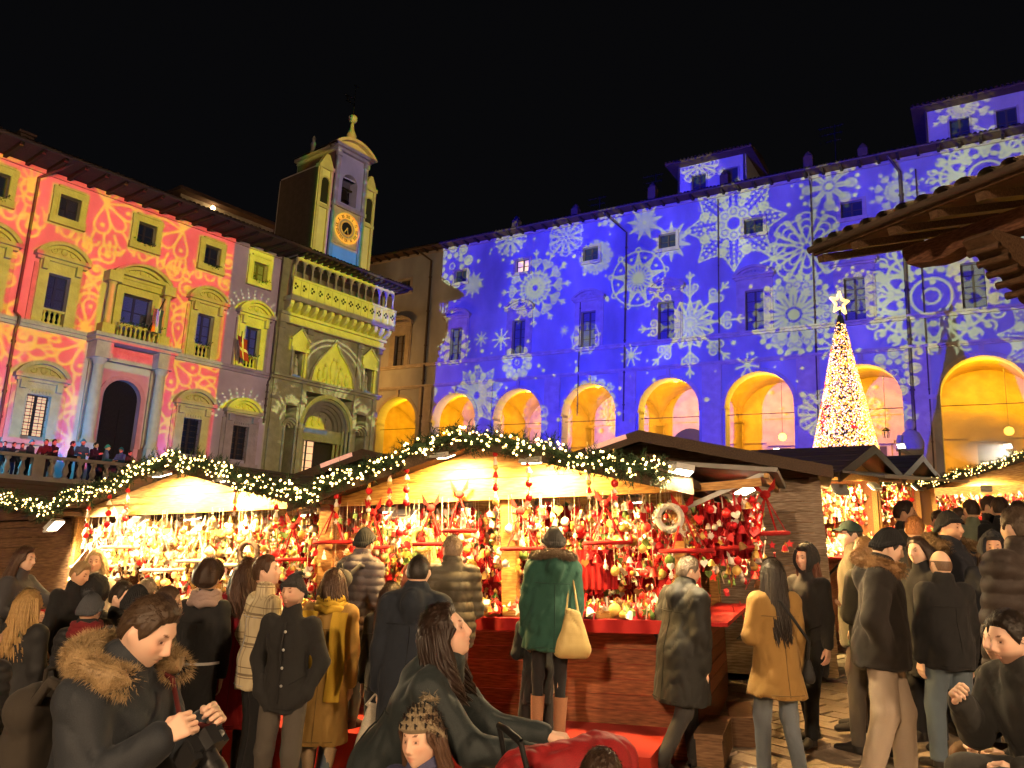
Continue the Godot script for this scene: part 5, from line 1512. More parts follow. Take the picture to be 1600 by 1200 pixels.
		for k in 9:
			var a := k * TAU / 9
			var p := Vector3(cos(a) * q[3] * .78, -.07 - .14 * rng.randf(), sin(a) * q[3] * .78)
			part(o, "pendant", shapes[[0, 1, 2, 3, 5][rng.randi() % 5]], m_red[1 if white else 0][rng.randi() % 10], Transform3D(axes(rng.randf() * 90) * Basis.from_scale(Vector3.ONE * .035), p))
	# strings of beads and figures hung from the roof edges
	for q in [[-7.35, 2.28, .5, "leftmost bead string from the left on the roof edge of the left stall"], [-7.0, 2.4, .55, "second bead string from the left on the roof edge of the left stall"], [-6.7, 2.46, .5, "third bead string from the left on the roof edge of the left stall"], [-3.6, 2.28, .4, "first bead string from the left on the roof edge of the middle stall"], [-3.2, 2.38, .42, "second bead string from the left on the roof edge of the middle stall"], [-2.95, 2.5, .5, "third bead string from the left on the roof edge of the middle stall"], [-2.75, 2.5, .45, "fourth bead string from the left on the roof edge of the middle stall"], [-1.75, 2.6, .6, "fifth bead string from the left on the roof edge of the middle stall"], [-1.4, 2.5, .55, "sixth bead string from the left on the roof edge of the middle stall"], [-.8, 2.42, .4, "seventh bead string from the left on the roof edge of the middle stall"], [-.55, 2.34, .42, "eighth bead string from the left on the roof edge of the middle stall"], [-4.4, 2.2, .3, "fifth bead string from the left on the roof edge of the left stall"], [-5.0, 2.4, .4, "fourth bead string from the left on the roof edge of the left stall"]]:
		var o := thing("ornament_string", q[3], "ornament string", in_row(q[0], q[1], .4), st_b, "ornament strings hanging from the roof edges")
		var g := MB.new(); g.box(Vector3(0, -q[2] / 2 + .06, 0), Vector3(.012, q[2] + .12, .006)); part(o, "cord", g, M.gold_cord)
		var y := -.12
		var k := 0
		while y > -q[2] - .02:
			part(o, "bead", shapes[[0, 5, 0, 3, 2][(k + int(q[2] * 50)) % 5]], m_red[0][[0, 3, 5, 1, 4][(k + int(q[2] * 100)) % 5]], Transform3D(Basis.from_scale(Vector3.ONE * (.026 + .008 * (k % 2))), Vector3(0, y, .012)))
			y -= .062; k += 1
	# wreaths and cloths
	for q in [[-.1, 1.86, .2, .1, "white", "white daisy wreath below the corner floodlight"], [-2.72, 1.72, .14, .1, "gold", "small golden wreath with a red middle beside the fair-haired seller"], [-5.05, 1.62, .1, .12, "brown", "brown twig wreath at the right part of the left stall"]]:
		var o := thing("wreath", q[5], "wreath", in_row(q[0], q[1], q[2]), st_b, "wreaths in the stalls")
		var where := []
		for k in 60:
			var a := rng.randf() * TAU
			where.append(Transform3D(Basis.from_euler(Vector3(rng.randf() * TAU, rng.randf() * TAU, 0)) * Basis.from_scale(Vector3.ONE * rng.randf_range(.014, .026)), Vector3(cos(a), sin(a), 0) * q[3] + Vector3(rng.randfn(), rng.randfn(), rng.randfn()) * .018))
		var g := MB.new()
		var pth := []
		for k in 25: pth.append(Vector3(cos(k * TAU / 24), sin(k * TAU / 24), 0) * q[3])
		g.tube(pth, [.03], 7, false)
		var mt: Material = M.white_felt if q[4] == "white" else (M.gold_paint if q[4] == "gold" else M.brown)
		part(o, "ring", g, mt); many(o, "flowers", shapes[2], mt, where)
		if q[4] == "gold": g = MB.new(); g.ball(Vector3.ZERO, Vector3(.04, .04, .03), 8, 6); part(o, "berry", g, M.red_felt)
	for q in [[-.95, 1.42, -.2, .42, .36, "red pleated cloth hung behind the counter of the middle stall"], [-1.35, 1.9, -.3, .3, .25, "red cloth hung high in the middle stall"], [.35, 1.75, -.3, .4, .5, "red cloth hung at the open right side of the middle stall"]]:
		var g := MB.new()
		var rows := []
		for j in 8:
			var row := []
			for k in 30: row.append(Vector3((k / 29.0 - .5) * q[3], (.5 - j / 7.0) * q[4], .018 * sin(k * 1.5 + .3 * sin(j))))
			rows.append(row)
		g.grid(rows, false, true)
		var o := part(self, "hung_cloth", g, M.red_drape, Transform3D(st_b, in_row(q[0], q[1], q[2])))
		tag(o, q[5], "cloth", "red cloths hung in the stall")
	for q in [[-2.05, 1.07, .2, "leftmost tray of ornaments on the counter of the middle stall"], [-1.55, 1.06, .2, "second tray of ornaments on the middle counter, beside the woman on the step"], [-.75, 1.06, .22, "third tray of ornaments on the middle counter, below the red pleated cloth"], [-.2, 1.06, .2, "rightmost tray of ornaments on the middle counter, at the corner"], [-5.5, 1.06, .2, "right-hand tray of ornaments on the counter of the left stall"], [-6.8, 1.06, .2, "left-hand tray of ornaments on the counter of the left stall"]]:
		var o := thing("goods_tray", q[3], "tray", in_row(q[0], 1.024, q[2] - .08), st_b, "trays on the counters")
		var g := MB.new(); g.span(Vector3(-.2, 0, -.13), Vector3(.2, .012, .13)); part(o, "bottom", g, M.wood_c)
		for e in [[-.2, -.185, -.13, .13], [.185, .2, -.13, .13], [-.185, .185, .115, .13], [-.185, .185, -.13, -.115]]: g = MB.new(); g.span(Vector3(e[0], .0, e[2]), Vector3(e[1], .06, e[3])); part(o, "rim", g, M.wood_a)
		for k in 12: part(o, "ornament", shapes[[0, 1, 2, 5][k % 4]], m_red[0 if q[0] > -4 else 1][rng.randi() % 10], Transform3D(Basis.from_euler(Vector3(1.2, rng.randf() * TAU, 0)) * Basis.from_scale(Vector3.ONE * .03), Vector3(-.15 + .1 * (k % 4), .04, -.08 + .08 * (k / 4))))

func _where(s: float) -> String:
	if s < -4.2: return "%s of the left stall" % ("at the far left" if s < -7.4 else ("left of the peak" if s < -6.2 else ("right of the peak" if s < -5.2 else "at the right end")))
	return "%s of the middle stall" % ("at the left end" if s < -3.4 else ("left of the middle post" if s < -2.2 else ("right of the middle post" if s < -1.2 else ("near the right corner" if s < .02 else "outside the right corner"))))

# ---------- light tree, the roof at the right, odds and ends ----------
func light_tree() -> void:
	var base := Vector3(13.1, 1.9, -29.17)
	var o := thing("light_tree", "tall cone-shaped tree of yellow, white and red fairy lights with a glowing star on top", "christmas tree", base)
	var g := MB.new()
	g.lathe([Vector2(1.82, 0), Vector2(.91, 4.6), Vector2(.06, 9.2)], Vector3.ZERO, 20)
	part(o, "dark_net", g, M.leaf)
	for k in 12:
		var a := k * TAU / 12
		g = MB.new(); g.tube([Vector3(cos(a) * 1.86, 0, sin(a) * 1.86), Vector3(cos(a) * .08, 9.25, sin(a) * .08)], [.02], 5); part(o, "frame_rod", g, M.iron)
	var tb := MB.new(); tb.ball(Vector3.ZERO, Vector3(.027, .027, .027), 5, 3)
	var bm := tb.mesh()
	var fn := FastNoiseLite.new()
	fn.seed = 4; fn.frequency = .55
	var sets := [[], [], []]
	for i in 26000:
		var f := 1 - sqrt(1 - rng.randf() * .999)
		var y := 9.2 * f
		var a := rng.randf() * TAU
		var r := 1.84 * (1 - f) + .05 + rng.randf() * .06
		var p := Vector3(cos(a) * r, y + sin(a * 7 + y) * .05, sin(a) * r)
		var n := fn.get_noise_3d(p.x, p.y * .8, p.z)
		sets[2 if n > .24 and rng.randf() < .55 and y < 8.0 else (1 if rng.randf() < .45 else 0)].append(Transform3D(Basis.from_scale(Vector3.ONE * rng.randf_range(.7, 1.3)), p))
	for k in 3: many(o, ["yellow_lights", "white_lights", "red_lights"][k], bm, [M.fairy_yellow, M.fairy_white, M.fairy_red][k], sets[k])
	var st := MB.new()
	var tilt := Basis(Vector3.UP, .35)
	for k in 5:
		var a := PI / 2 + k * TAU / 5
		for e in [-1, 1]:
			var p := tilt * Vector3(cos(a), sin(a), 0) * .5
			var q := tilt * Vector3(cos(a + e * PI / 5), sin(a + e * PI / 5), 0) * .22
			st.bar(p + Vector3(0, 9.78, 0), q + Vector3(0, 9.78, 0), .06, .08, tilt.z)
			st.bar(p * .62 + Vector3(0, 9.78, 0), q * .7 + Vector3(0, 9.78, 0), .03, .03, tilt.z)
	part(o, "star", st, M.star_glow)
	st = MB.new(); st.tube([Vector3(0, 9.1, 0), Vector3(0, 9.6, 0)], [.04], 6); part(o, "star_pole", st, M.iron)

func eaves_house() -> void:
	var b := Basis(Vector3(.41, 0, .912).normalized(), Vector3.UP, Vector3(-.912, 0, .41).normalized())
	var p0 := at(1278, 392, 8.0)
	var o := thing("eaves_house", "old house at the right edge with a deep tiled eave and carved bracket", "house", p0, b)
	var slope := Basis(Vector3.RIGHT, .3)
	var g := MB.new()
	g.box(Vector3(3, .02, -.0) + slope * Vector3(0, -.03, -1.6), Vector3(6.0, .05, 3.2), slope); var roof := part(o, "roof_boards", g, M.eave_red)
	g = MB.new()
	g.box(Vector3(3.0, -.02, .02), Vector3(6.05, .065, .04)); part(roof, "fascia_board", g, M.eave_beam)
	g = MB.new(); g.tube([Vector3(-.04, .0, .08), Vector3(6, .0, .08)], [.036], 8); part(roof, "gutter", g, M.gutter)
	for k in 14:
		g = MB.new(); g.box(Vector3(.06 + k * .42, .0, 0) + slope * Vector3(0, -.095, -.75), Vector3(.075, .07, 1.62), slope); part(roof, "rafter", g, M.eave_beam)
	var shell := MB.new()
	var rows := []
	for j in 3:
		var row := []
		for k in 7:
			var a := PI * k / 6
			row.append(Vector3(cos(a) * (.085 - .012 * j), sin(a) * (.07 - .01 * j), -.2 * j))
		rows.append(row)
	shell.grid(rows)
	rows = []
	for j in 3:
		var row := []
		for k in 7:
			var a := PI * k / 6
			row.append(Vector3(cos(a) * (.068 - .012 * j), sin(a) * (.054 - .01 * j), -.2 * j))
		rows.append(row)
	shell.grid(rows, false, true)
	var sm := shell.mesh()
	for k in 30:
		for j in 7:
			var t := Transform3D(slope * Basis.from_euler(Vector3(.07 + rng.randfn(0, .04), rng.randfn(0, .06), rng.randfn(0, .05))), Vector3(.08 + k * .195 + rng.randfn(0, .008), .03, 0) + slope * Vector3(0, .015, .08 - j * .34))
			part(roof, "roof_tile", sm, [M.tile, M.tile_b, M.tile_c][rng.randi() % 3], t)
	for k in 46:  # moss and broken mortar
		var c := Vector3(rng.randf_range(0, 5.8), .1, 0) + slope * Vector3(0, .02, -rng.randf_range(0, .9))
		g = MB.new(); g.ball(c, Vector3(rng.randf_range(.03, .07), rng.randf_range(.015, .035), rng.randf_range(.03, .07)), 6, 4); part(roof, "moss_tuft", g, M.moss)
	# the purlin with its shaped end, and the bracket under it
	g = MB.new()
	var pr := PackedVector2Array([Vector2(.55, -.16), Vector2(.6, -.28), Vector2(.72, -.3), Vector2(.85, -.33), Vector2(1.0, -.33), Vector2(1.15, -.29), Vector2(6, -.29), Vector2(6, -.1), Vector2(.55, -.1)])
	g.prism(pr, -.2, .0, Transform3D(Basis.IDENTITY, Vector3(0, .05, -.55))); part(o, "purlin", g, M.eave_red)
	g = MB.new()
	var br := PackedVector2Array([Vector2(.0, -.02), Vector2(.1, -.1), Vector2(.2, -.12), Vector2(.26, -.2), Vector2(.38, -.24), Vector2(.5, -.25), Vector2(.56, -.33), Vector2(.68, -.35), Vector2(.74, -.43), Vector2(.95, -.5), Vector2(1.5, -.5), Vector2(1.5, .0), Vector2(.05, .03)])
	g.prism(br, -.13, .13, Transform3D(Basis(Vector3(0, 0, -1), Vector3.UP, Vector3(1, 0, 0)), Vector3(1.5, -.31, -.25))); part(o, "bracket", g, M.eave_beam)
	for k in 5:
		g = MB.new(); g.tube([Vector3(1.5 - .135, -.42 - k * .075, -.34 - k * .12), Vector3(1.5 + .135, -.42 - k * .075, -.34 - k * .12)], [.035], 8); part(o, "bracket_moulding", g, M.eave_beam)
	g = MB.new(); g.span(Vector3(1.95, -6.5, -4.5), Vector3(7, .75, -1.35)); part(o, "wall", g, M.tan_wall)
	for k in 9:
		g = MB.new(); g.span(Vector3(1.9, -3.2 + k * .42, -1.75 + (.12 if k % 2 else 0.0)), Vector3(2.3, -2.8 + k * .42, -1.32)); part(o, "corner_stone", g, M.stone)

func odds() -> void:
	var p := at(1424, 690, 31)
	var o := thing("statue", "dark stone figure on a pedestal right of the light tree", "statue", Vector3(p.x, ground(p.x, p.z), p.z))
	var g := MB.new(); g.box(Vector3(0, 1.1, 0), Vector3(1.2, 2.4, 1.2)); g.box(Vector3(0, 2.35, 0), Vector3(1.4, .14, 1.4)); part(o, "pedestal", g, M.stone)
	g = MB.new(); g.lathe([Vector2(.45, 2.4), Vector2(.5, 2.7), Vector2(.38, 3.4), Vector2(.42, 3.9), Vector2(.28, 4.25), Vector2(.12, 4.35)], Vector3.ZERO, 12); g.ball(Vector3(0, 4.55, 0), Vector3(.17, .22, .19), 10, 8); g.tube([Vector3(-.4, 4.1, 0), Vector3(-.55, 3.6, .15), Vector3(-.2, 3.3, .4)], [.12, .11, .08], 8); part(o, "figure", g, M.dark_stone)
	# kerb blocks and boards under the corner of the middle stall
	for q in [[.16, -.02, .12, 0.0, "wooden block under the right corner of the middle stall"], [.3, -.06, -.75, .15, "second wooden block along the right side of the middle stall"]]:
		g = MB.new(); g.box(Vector3(0, .08, 0), Vector3(.2, .2, .7), axes(q[3] * 57)); g.box(Vector3(0, .2, 0), Vector3(.22, .04, .72), axes(q[3] * 57))
		o = part(self, "wooden_block", g, M.wood_d, Transform3D(st_b, in_row(q[0], q[1], q[2]))); tag(o, q[4], "block")
	for q in [[1085, 1160, "crumpled scrap of paper on the ground behind the walking man", .1], [1094, 1174, "second flat scrap of paper, nearest the corner", .07], [1330, 1100, "pale leaflet on the paving between the legs at the right", .06]]:
		var d := at(q[0], q[1], 6.4)
		d.y = ground(d.x, d.z) + .02
		g = MB.new(); var rows := []
		for j in 4:
			var row := []
			for k in 4: row.append(Vector3((k - 1.5) * q[3] * .7, rng.randf() * .018, (j - 1.5) * q[3] * .5))
			rows.append(row)
		g.grid(rows, false, true); o = part(self, "paper_scrap", g, M.pale_board, Transform3D(axes(30), d)); tag(o, q[2], "litter")
	# steam over the far stall
	for q in [[1548, 690, 25.5, 1.6], [1520, 676, 25.8, 1.3], [1575, 700, 25.2, 1.5], [1495, 664, 26.2, 1.0], [1556, 668, 26, 1.1], [1475, 655, 26.4, .7]]:
		var f := FogVolume.new()
		f.shape = RenderingServer.FOG_VOLUME_SHAPE_ELLIPSOID
		f.size = Vector3(1.7, .9, 1.2) * q[3]
		var fm := FogMaterial.new(); fm.density = .22; fm.albedo = Color(.95, .95, .95)
		f.material = fm; f.position = at(q[0], q[1], q[2]); f.name = numbered("steam")
		add_child(f)
		tag(f, "steam rising in front of the arch at the right edge", "steam", "", "stuff")
	# lamps added behind the view to fill crowd and facades
	for q in [[Vector3(10, 8, 10), "tall fill lamp added behind on the right"], [Vector3(-6, 8, 11), "tall fill lamp added behind on the left"]]:
		o = thing("unseen_lamp", q[1], "lamp", q[0], Basis.IDENTITY, "fill lamps added behind the view")
		g = MB.new(); g.tube([Vector3(0, -10, 0), Vector3(0, .9, 0)], [.12, .06], 8); g.lathe([Vector2(.5, .7), Vector2(.1, 1.0)], Vector3.ZERO, 10); part(o, "pole", g, M.iron)
		g = MB.new(); g.ball(Vector3.ZERO, Vector3(.24, .24, .24), 12, 8); part(o, "globe", g, M.bulb)

# ---------- people: distance fields of tapered limbs, meshed as one surface ----------
class Field:
	var lo: Vector3
	var e: float
	var nx: int
	var ny: int
	var nz: int
	var d := PackedFloat32Array()
	func _init(a: Vector3, b: Vector3, cell: float) -> void:
		lo = a; e = cell
		nx = int((b.x - a.x) / e) + 2; ny = int((b.y - a.y) / e) + 2; nz = int((b.z - a.z) / e) + 2
		d.resize(nx * ny * nz); d.fill(.3)
	# a tapered capsule joined smoothly to what is there; kz > 1 makes it flatter from front to back
	func cap(a: Vector3, b: Vector3, ra: float, rb: float, s := .03, kz := 1.0) -> void:
		var m := maxf(ra, rb) + s + e * 1.6
		var p := a.min(b) - Vector3(m, m, m) - lo
		var q := a.max(b) + Vector3(m, m, m) - lo
		var x0 := maxi(0, int(p.x / e))
		var x1 := mini(nx - 1, int(q.x / e) + 1)
		var v := b - a
		v.z *= kz
		var l := maxf(v.length_squared(), 1e-9)
		for k in range(maxi(0, int(p.z / e)), mini(nz - 1, int(q.z / e) + 1) + 1):
			var z := (lo.z + k * e - a.z) * kz
			for j in range(maxi(0, int(p.y / e)), mini(ny - 1, int(q.y / e) + 1) + 1):
				var y := lo.y + j * e - a.y
				var i := (k * ny + j) * nx
				var part_ := y * v.y + z * v.z
				for h in range(x0, x1 + 1):
					var x := lo.x + h * e - a.x
					var t := clampf((x * v.x + part_) / l, 0.0, 1.0)
					var g := x - v.x * t
					var u := y - v.y * t
					var w := z - v.z * t
					var f := sqrt(g * g + u * u + w * w) - ra - (rb - ra) * t
					var o := d[i + h]
					var n := s - absf(o - f)
					d[i + h] = minf(o, f) - (n * n * .25 / s if n > 0 else 0.0)
	func cut_below(y: float, wave := 0.0) -> void:
		for k in nz:
			for j in ny:
				var a := y - (lo.y + j * e)
				if a < -.2: break
				for h in nx:
					var i := (k * ny + j) * nx + h
					d[i] = maxf(d[i], a + wave * sin(h * e * 30.0) * cos(k * e * 26.0))
	func nets(g: MB, t: Transform3D, quilt := 0.0, folds := 0.0, fn: FastNoiseLite = null) -> void:
		var s := PackedByteArray()
		s.resize(d.size())
		for i in d.size():
			if d[i] < 0: s[i] = 1
		var at_ := {}
		var sy := nx
		var sz := nx * ny
		for k in nz - 1:
			for j in ny - 1:
				var i0 := k * sz + j * sy
				for h in nx - 1:
					var i := i0 + h
					var c := s[i] + s[i + 1] + s[i + sy] + s[i + sy + 1] + s[i + sz] + s[i + sz + 1] + s[i + sz + sy] + s[i + sz + sy + 1]
					if c == 0 or c == 8: continue
					var v := [d[i], d[i + 1], d[i + sy], d[i + sy + 1], d[i + sz], d[i + sz + 1], d[i + sz + sy], d[i + sz + sy + 1]]
					var sum := Vector3.ZERO
					var n := 0
					for a in 8:
						for b in [1, 2, 4]:
							if a & b: continue
							var o: float = v[a]
							var q: float = v[a | b]
							if (o < 0) != (q < 0):
								var f := o / (o - q)
								sum += Vector3((a & 1) + (f if b == 1 else 0.0), ((a >> 1) & 1) + (f if b == 2 else 0.0), (a >> 2) + (f if b == 4 else 0.0))
								n += 1
					var p := lo + (Vector3(h, j, k) + sum / n) * e
					var r := Vector3(v[1] + v[3] + v[5] + v[7] - v[0] - v[2] - v[4] - v[6], v[2] + v[3] + v[6] + v[7] - v[0] - v[1] - v[4] - v[5], v[4] + v[5] + v[6] + v[7] - v[0] - v[1] - v[2] - v[3]).normalized()
					if quilt > 0:
						var w := absf(sin(p.y * PI / quilt))
						p += r * (sqrt(w) * .16 * quilt - .004); r = (r - Vector3(0, .55 * cos(p.y * PI / quilt) * signf(sin(p.y * PI / quilt)), 0)).normalized()
					if folds > 0:
						var c0 := Vector3(p.x * 52 + p.y * 16, p.y * 30, p.z * 52)
						var w := absf(fn.get_noise_3dv(c0))
						p += r * folds * (w - .15)
						r = (r - Vector3(absf(fn.get_noise_3dv(c0 + Vector3(.6, 0, 0))) - w, .6 * (absf(fn.get_noise_3dv(c0 + Vector3(0, .6, 0))) - w), absf(fn.get_noise_3dv(c0 + Vector3(0, 0, .6))) - w) * folds * 120).normalized()
					at_[i] = g.v.size()
					g.v.append(t * p); g.n.append((t.basis * r).normalized()); g.c.append(g.col); g.uv.append(Vector2(p.x + p.z, p.y))
		for i in at_:
			var v0: int = at_[i]
			if s[i] != s[i + 1]: pass
			for ax in 3:
				var st_: int = [1, sy, sz][ax]
				var u: int = [sy, sz, 1][ax]
				var w: int = [sz, 1, sy][ax]
				if s[i] == s[i + st_] or i < u + w: continue
				if not (at_.has(i - u) and at_.has(i - w) and at_.has(i - u - w)): continue
				var b: int = at_[i - u]
				var c: int = at_[i - u - w]
				var f: int = at_[i - w]
				if s[i]: g.ix.append_array(PackedInt32Array([v0, c, b, v0, f, c]))
				else: g.ix.append_array(PackedInt32Array([v0, b, c, v0, c, f]))

var cloth_noise: FastNoiseLite
var heads := {}
var hands := {}
var kit := {}

func bump(a: float, b: float, w: float) -> float:
	var q := (a - b) / w
	return exp(-q * q)
# the distance from the middle of a head to its skin, towards azimuth az (0 is the face) and elevation el
func skull(az: float, el: float, f: bool) -> Vector3:
	var n := Vector3(sin(az) * cos(el), sin(el), cos(az) * cos(el))
	var low := clampf(-n.y, 0, 1)
	var p := Vector3(n.x * .077 * (1 - .3 * low * low), n.y * .117, n.z * (.096 if n.z > 0 else .1))
	if n.y > 0: p.y *= 1.02
	p.z += .012 * low * clampf(n.z, 0, 1)
	var front := absf(az)
	if front < 1.3:
		var out := 0.0
		out += .021 * bump(az, 0, .15) * bump(el, -.2, .13) + .012 * bump(az, 0, .1) * bump(el, .02, .16)
		out -= .011 * bump(front, .4, .2) * bump(el, .07, .12)
		out += .005 * bump(front, .4, .3) * bump(el, .27, .1)
		out += .006 * bump(az, 0, .28) * bump(el, -.47, .06) + .006 * bump(az, 0, .25) * bump(el, -.62, .07) - .004 * bump(az, 0, .3) * bump(el, -.55, .03)
		out += .009 * bump(az, 0, .35) * bump(el, -.88, .16) + .004 * bump(front, .62, .25) * bump(el, -.15, .2)
		out += .004 * bump(front, .42, .12) * bump(el, .06, .07)
		out += .008 * bump(front, .18, .08) * bump(el, -.27, .08)
		p += n * out * (.88 if f else 1.05)
	var ear := bump(front, 1.62, .16) * bump(el, -.02, .26)
	p += Vector3(signf(az) * .016, 0, -.01) * ear
	return p
func head_mesh(kind: String) -> MB:
	if heads.has(kind): return heads[kind]
	var f := kind == "f"
	var g := MB.new()
	var rows := []
	var cols := []
	for j in 61:
		var t := j / 60.0 * 2 - 1
		var el := (t * .72 + .28 * t * t * t) * PI / 2
		var row := []
		for k in 80:
			var u := k / 80.0 * 2 - 1
			var az := PI * (.62 * u + .38 * u * u * u)
			row.append(skull(az, el, f))
			var c := Color(1, 1, 1)
			var a := absf(az)
			var lip := bump(az, 0, .2) * (bump(el, -.47, .05) + bump(el, -.6, .06))
			c = c.lerp(Color(.75, .42, .4) if f else Color(.85, .6, .55), clampf(lip, 0, 1))
			c = c.lerp(Color(.95, .72, .66), .5 * bump(a, .6, .3) * bump(el, -.18, .2) + .5 * bump(az, 0, .12) * bump(el, -.22, .1))
			if bump(a, .4, .2) * bump(el, .235 + .06 * sin(a * 3), .035) > .45: c = Color(.22, .15, .12)
			if absf(el - .065) < .045 and absf(a - .4) < .15 * (1 - pow((el - .065) / .05, 2)): c = Color(.1, .07, .06) if absf(a - .4) < .07 else Color(1.25, 1.25, 1.3)
			elif absf(el - .065) < .075 and absf(a - .4) < .2: c = c.lerp(Color(.6, .45, .42), .6)
			if kind == "b" and el < -.3 and a < 1.5 and lip < .3: c = c.lerp(Color(.3, .24, .22), clampf((-.3 - el) * 3, 0, .85))
			cols.append(c)
		rows.append(row)
	g.grid(rows, true)
	for i in cols.size(): g.c[i] = cols[i]
	heads[kind] = g
	return g
# a shell over the head: hair, hats and hoods; cover(az, el) says how thick, below 0 for bare
func shell(g: MB, cover: Callable, rough := 0.0, freq := 1.0, seg := 96) -> void:
	var rows := []
	for j in 57:
		var el := PI * (j / 56.0 - .5)
		var row := []
		for k in seg:
			var az := TAU * k / seg - PI
			var t: float = cover.call(az, el)
			var p := skull(az, el, false)
			if absf(az) < 1.3 and el < .4: p = p.lerp(skull(az, el, false) * .985, .5)
			var n := p.normalized()
			if t < 0: p += n * maxf(t, -.012)
			else:
				if rough > 0: t += minf(1.0, t * 120) * rough * cloth_noise.get_noise_3d(p.x * 520 * freq, p.y * 110 * freq, p.z * 520 * freq)
				p += n * t
			row.append(p)
		rows.append(row)
	g.grid(rows, true)
func hairline(az: float, el: float, low_back: float) -> float:
	var a := absf(az)
	var k := [[0.0, .7], [.5, .66], [.8, .55], [1.1, .12], [1.32, -.1], [1.5, .2], [1.8, .2], [2.1, low_back], [3.2, low_back]]
	for i in 8:
		if a <= k[i + 1][0]: return el - lerpf(k[i][1], k[i + 1][1], (a - k[i][0]) / (k[i + 1][0] - k[i][0]))
	return el - low_back
func hair_cap(az: float, el: float, low_back: float, thick: float) -> float:
	return clampf(hairline(az, el, low_back) * .12, -.02, thick)
func strands(g: MB, n: int, long: float, wave: float, spread_: float, face_open: float, r := .014, drop := .0) -> void:
	for i in n:
		var az := (face_open + (PI - face_open) * rng.randf()) * (1 if i % 2 else -1)
		var el := rng.randf_range(.15, 1.2)
		var p := skull(az, el, false) * 1.07
		var path := [p]
		var l := long * rng.randf_range(.8, 1.05)
		var ph := rng.randf() * TAU
		var q := skull(az, .0, false) * (1.12 + spread_ * rng.randf())
		path.append(p.lerp(q, .5) * 1.1)
		for k in 8:
			var f := (k + 1) / 8.0
			var back := minf(q.z, .02 if absf(az) < 1.4 else q.z)
			path.append(Vector3(q.x * (1 + .25 * f) + wave * sin(ph + f * 9) * f, q.y - l * f, back - .015 * f - drop * f + wave * cos(ph + f * 8) * f))
		g.tube(path, [r * .8, r, r, r, r, r, r, r * .9, r * .7, r * .2], 5)
func tufts(g: MB, path: Array, r: float, n: int, long: float) -> void:
	var rad := []
	for k in path.size(): rad.append(r * (.8 + .2 * sin(k * 2.6)) * (.12 if k == 0 or k == path.size() - 1 else 1.0))
	g.tube(path, rad, 9)
	for i in n:
		var f := rng.randf() * (path.size() - 1.001)
		var p: Vector3 = path[int(f)].lerp(path[int(f) + 1], f - int(f))
		var along: Vector3 = (path[int(f) + 1] - path[int(f)]).normalized()
		var d := Vector3(rng.randfn(), rng.randfn(), rng.randfn())
		d = (d - along * d.dot(along) * .8).normalized()
		var s := d.cross(Vector3(rng.randfn(), rng.randfn(), rng.randfn())).normalized() * .0015
		var b := p + d * r * .78
		var e := (d + along * rng.randfn(0, .5) + Vector3(0, -.35, 0)).normalized()
		g.tri(b + s, b - s, b + e * long * rng.randf_range(.4, 1.0))
func fuzz(g: MB, style: String) -> void:
	var top := g.v.size()
	var l: float = {"short": .03, "crop": .012, "curly": .04}.get(style, .045)
	for i in (1500 if style != "crop" else 900):
		var k := rng.randi() % mini(top, 57 * 96)
		var p := g.v[k]
		var n := p.normalized()
		var az := atan2(p.x, p.z)
		if hairline(az, asin(clampf(n.y, -1, 1)), -.4) < .03: continue
		var flow := (Vector3(0, -.6, -1) if absf(az) > .5 else Vector3(signf(p.x) * .8, .15, -.6)) + Vector3(rng.randfn(), rng.randfn(), rng.randfn()) * (.9 if style == "curly" else .35)
		flow = (flow - n * flow.dot(n)).normalized()
		var s := n.cross(flow) * .0022
		var b := p + n * .001
		g.tri(b + s, b - s, b + flow * l * rng.randf_range(.5, 1.2) + n * l * rng.randf_range(.05, .3))
func seams(o: Node3D, f: Field, hem: float, top: float, front: bool, m: Material) -> void:
	var lines := {"yoke_seam": range(13).map(func(k): return Vector2(lerpf(-.17, .17, k / 12.0), top - .16)), "back_seam": range(11).map(func(k): return Vector2(0, lerpf(hem + .02, top - .17, k / 10.0))), "hem_stitch": range(15).map(func(k): return Vector2(lerpf(-.15, .15, k / 14.0), hem + .035))}
	if front: lines = {"pocket_edge": range(6).map(func(k): return Vector2(.07 + .02 * k, .99 + .012 * k)), "pocket_edge_": range(6).map(func(k): return Vector2(-.07 - .02 * k, .99 + .012 * k)), "hem_stitch": lines.hem_stitch}
	for called in lines:
		var path := []
		for p in lines[called]:
			var i := int((p.x - f.lo.x) / f.e)
			var j := int((p.y - f.lo.y) / f.e)
			if i < 0 or j < 0 or i >= f.nx - 1 or j >= f.ny - 1: continue
			var ks := range(f.nz - 1, 0, -1) if front else range(f.nz - 1)
			for k in ks:
				var a := f.d[(k * f.ny + j) * f.nx + i]
				if a < 0:
					var b := f.d[((k + (1 if front else -1)) * f.ny + j) * f.nx + i]
					path.append(Vector3(p.x, p.y, f.lo.z + (k + (1 if front else -1) * (-a / maxf(b - a, 1e-5))) * f.e))
					break
		if path.size() > 3:
			var g := MB.new(); g.tube(path, [.0045], 5); part(o, called.rstrip("_"), g, m)
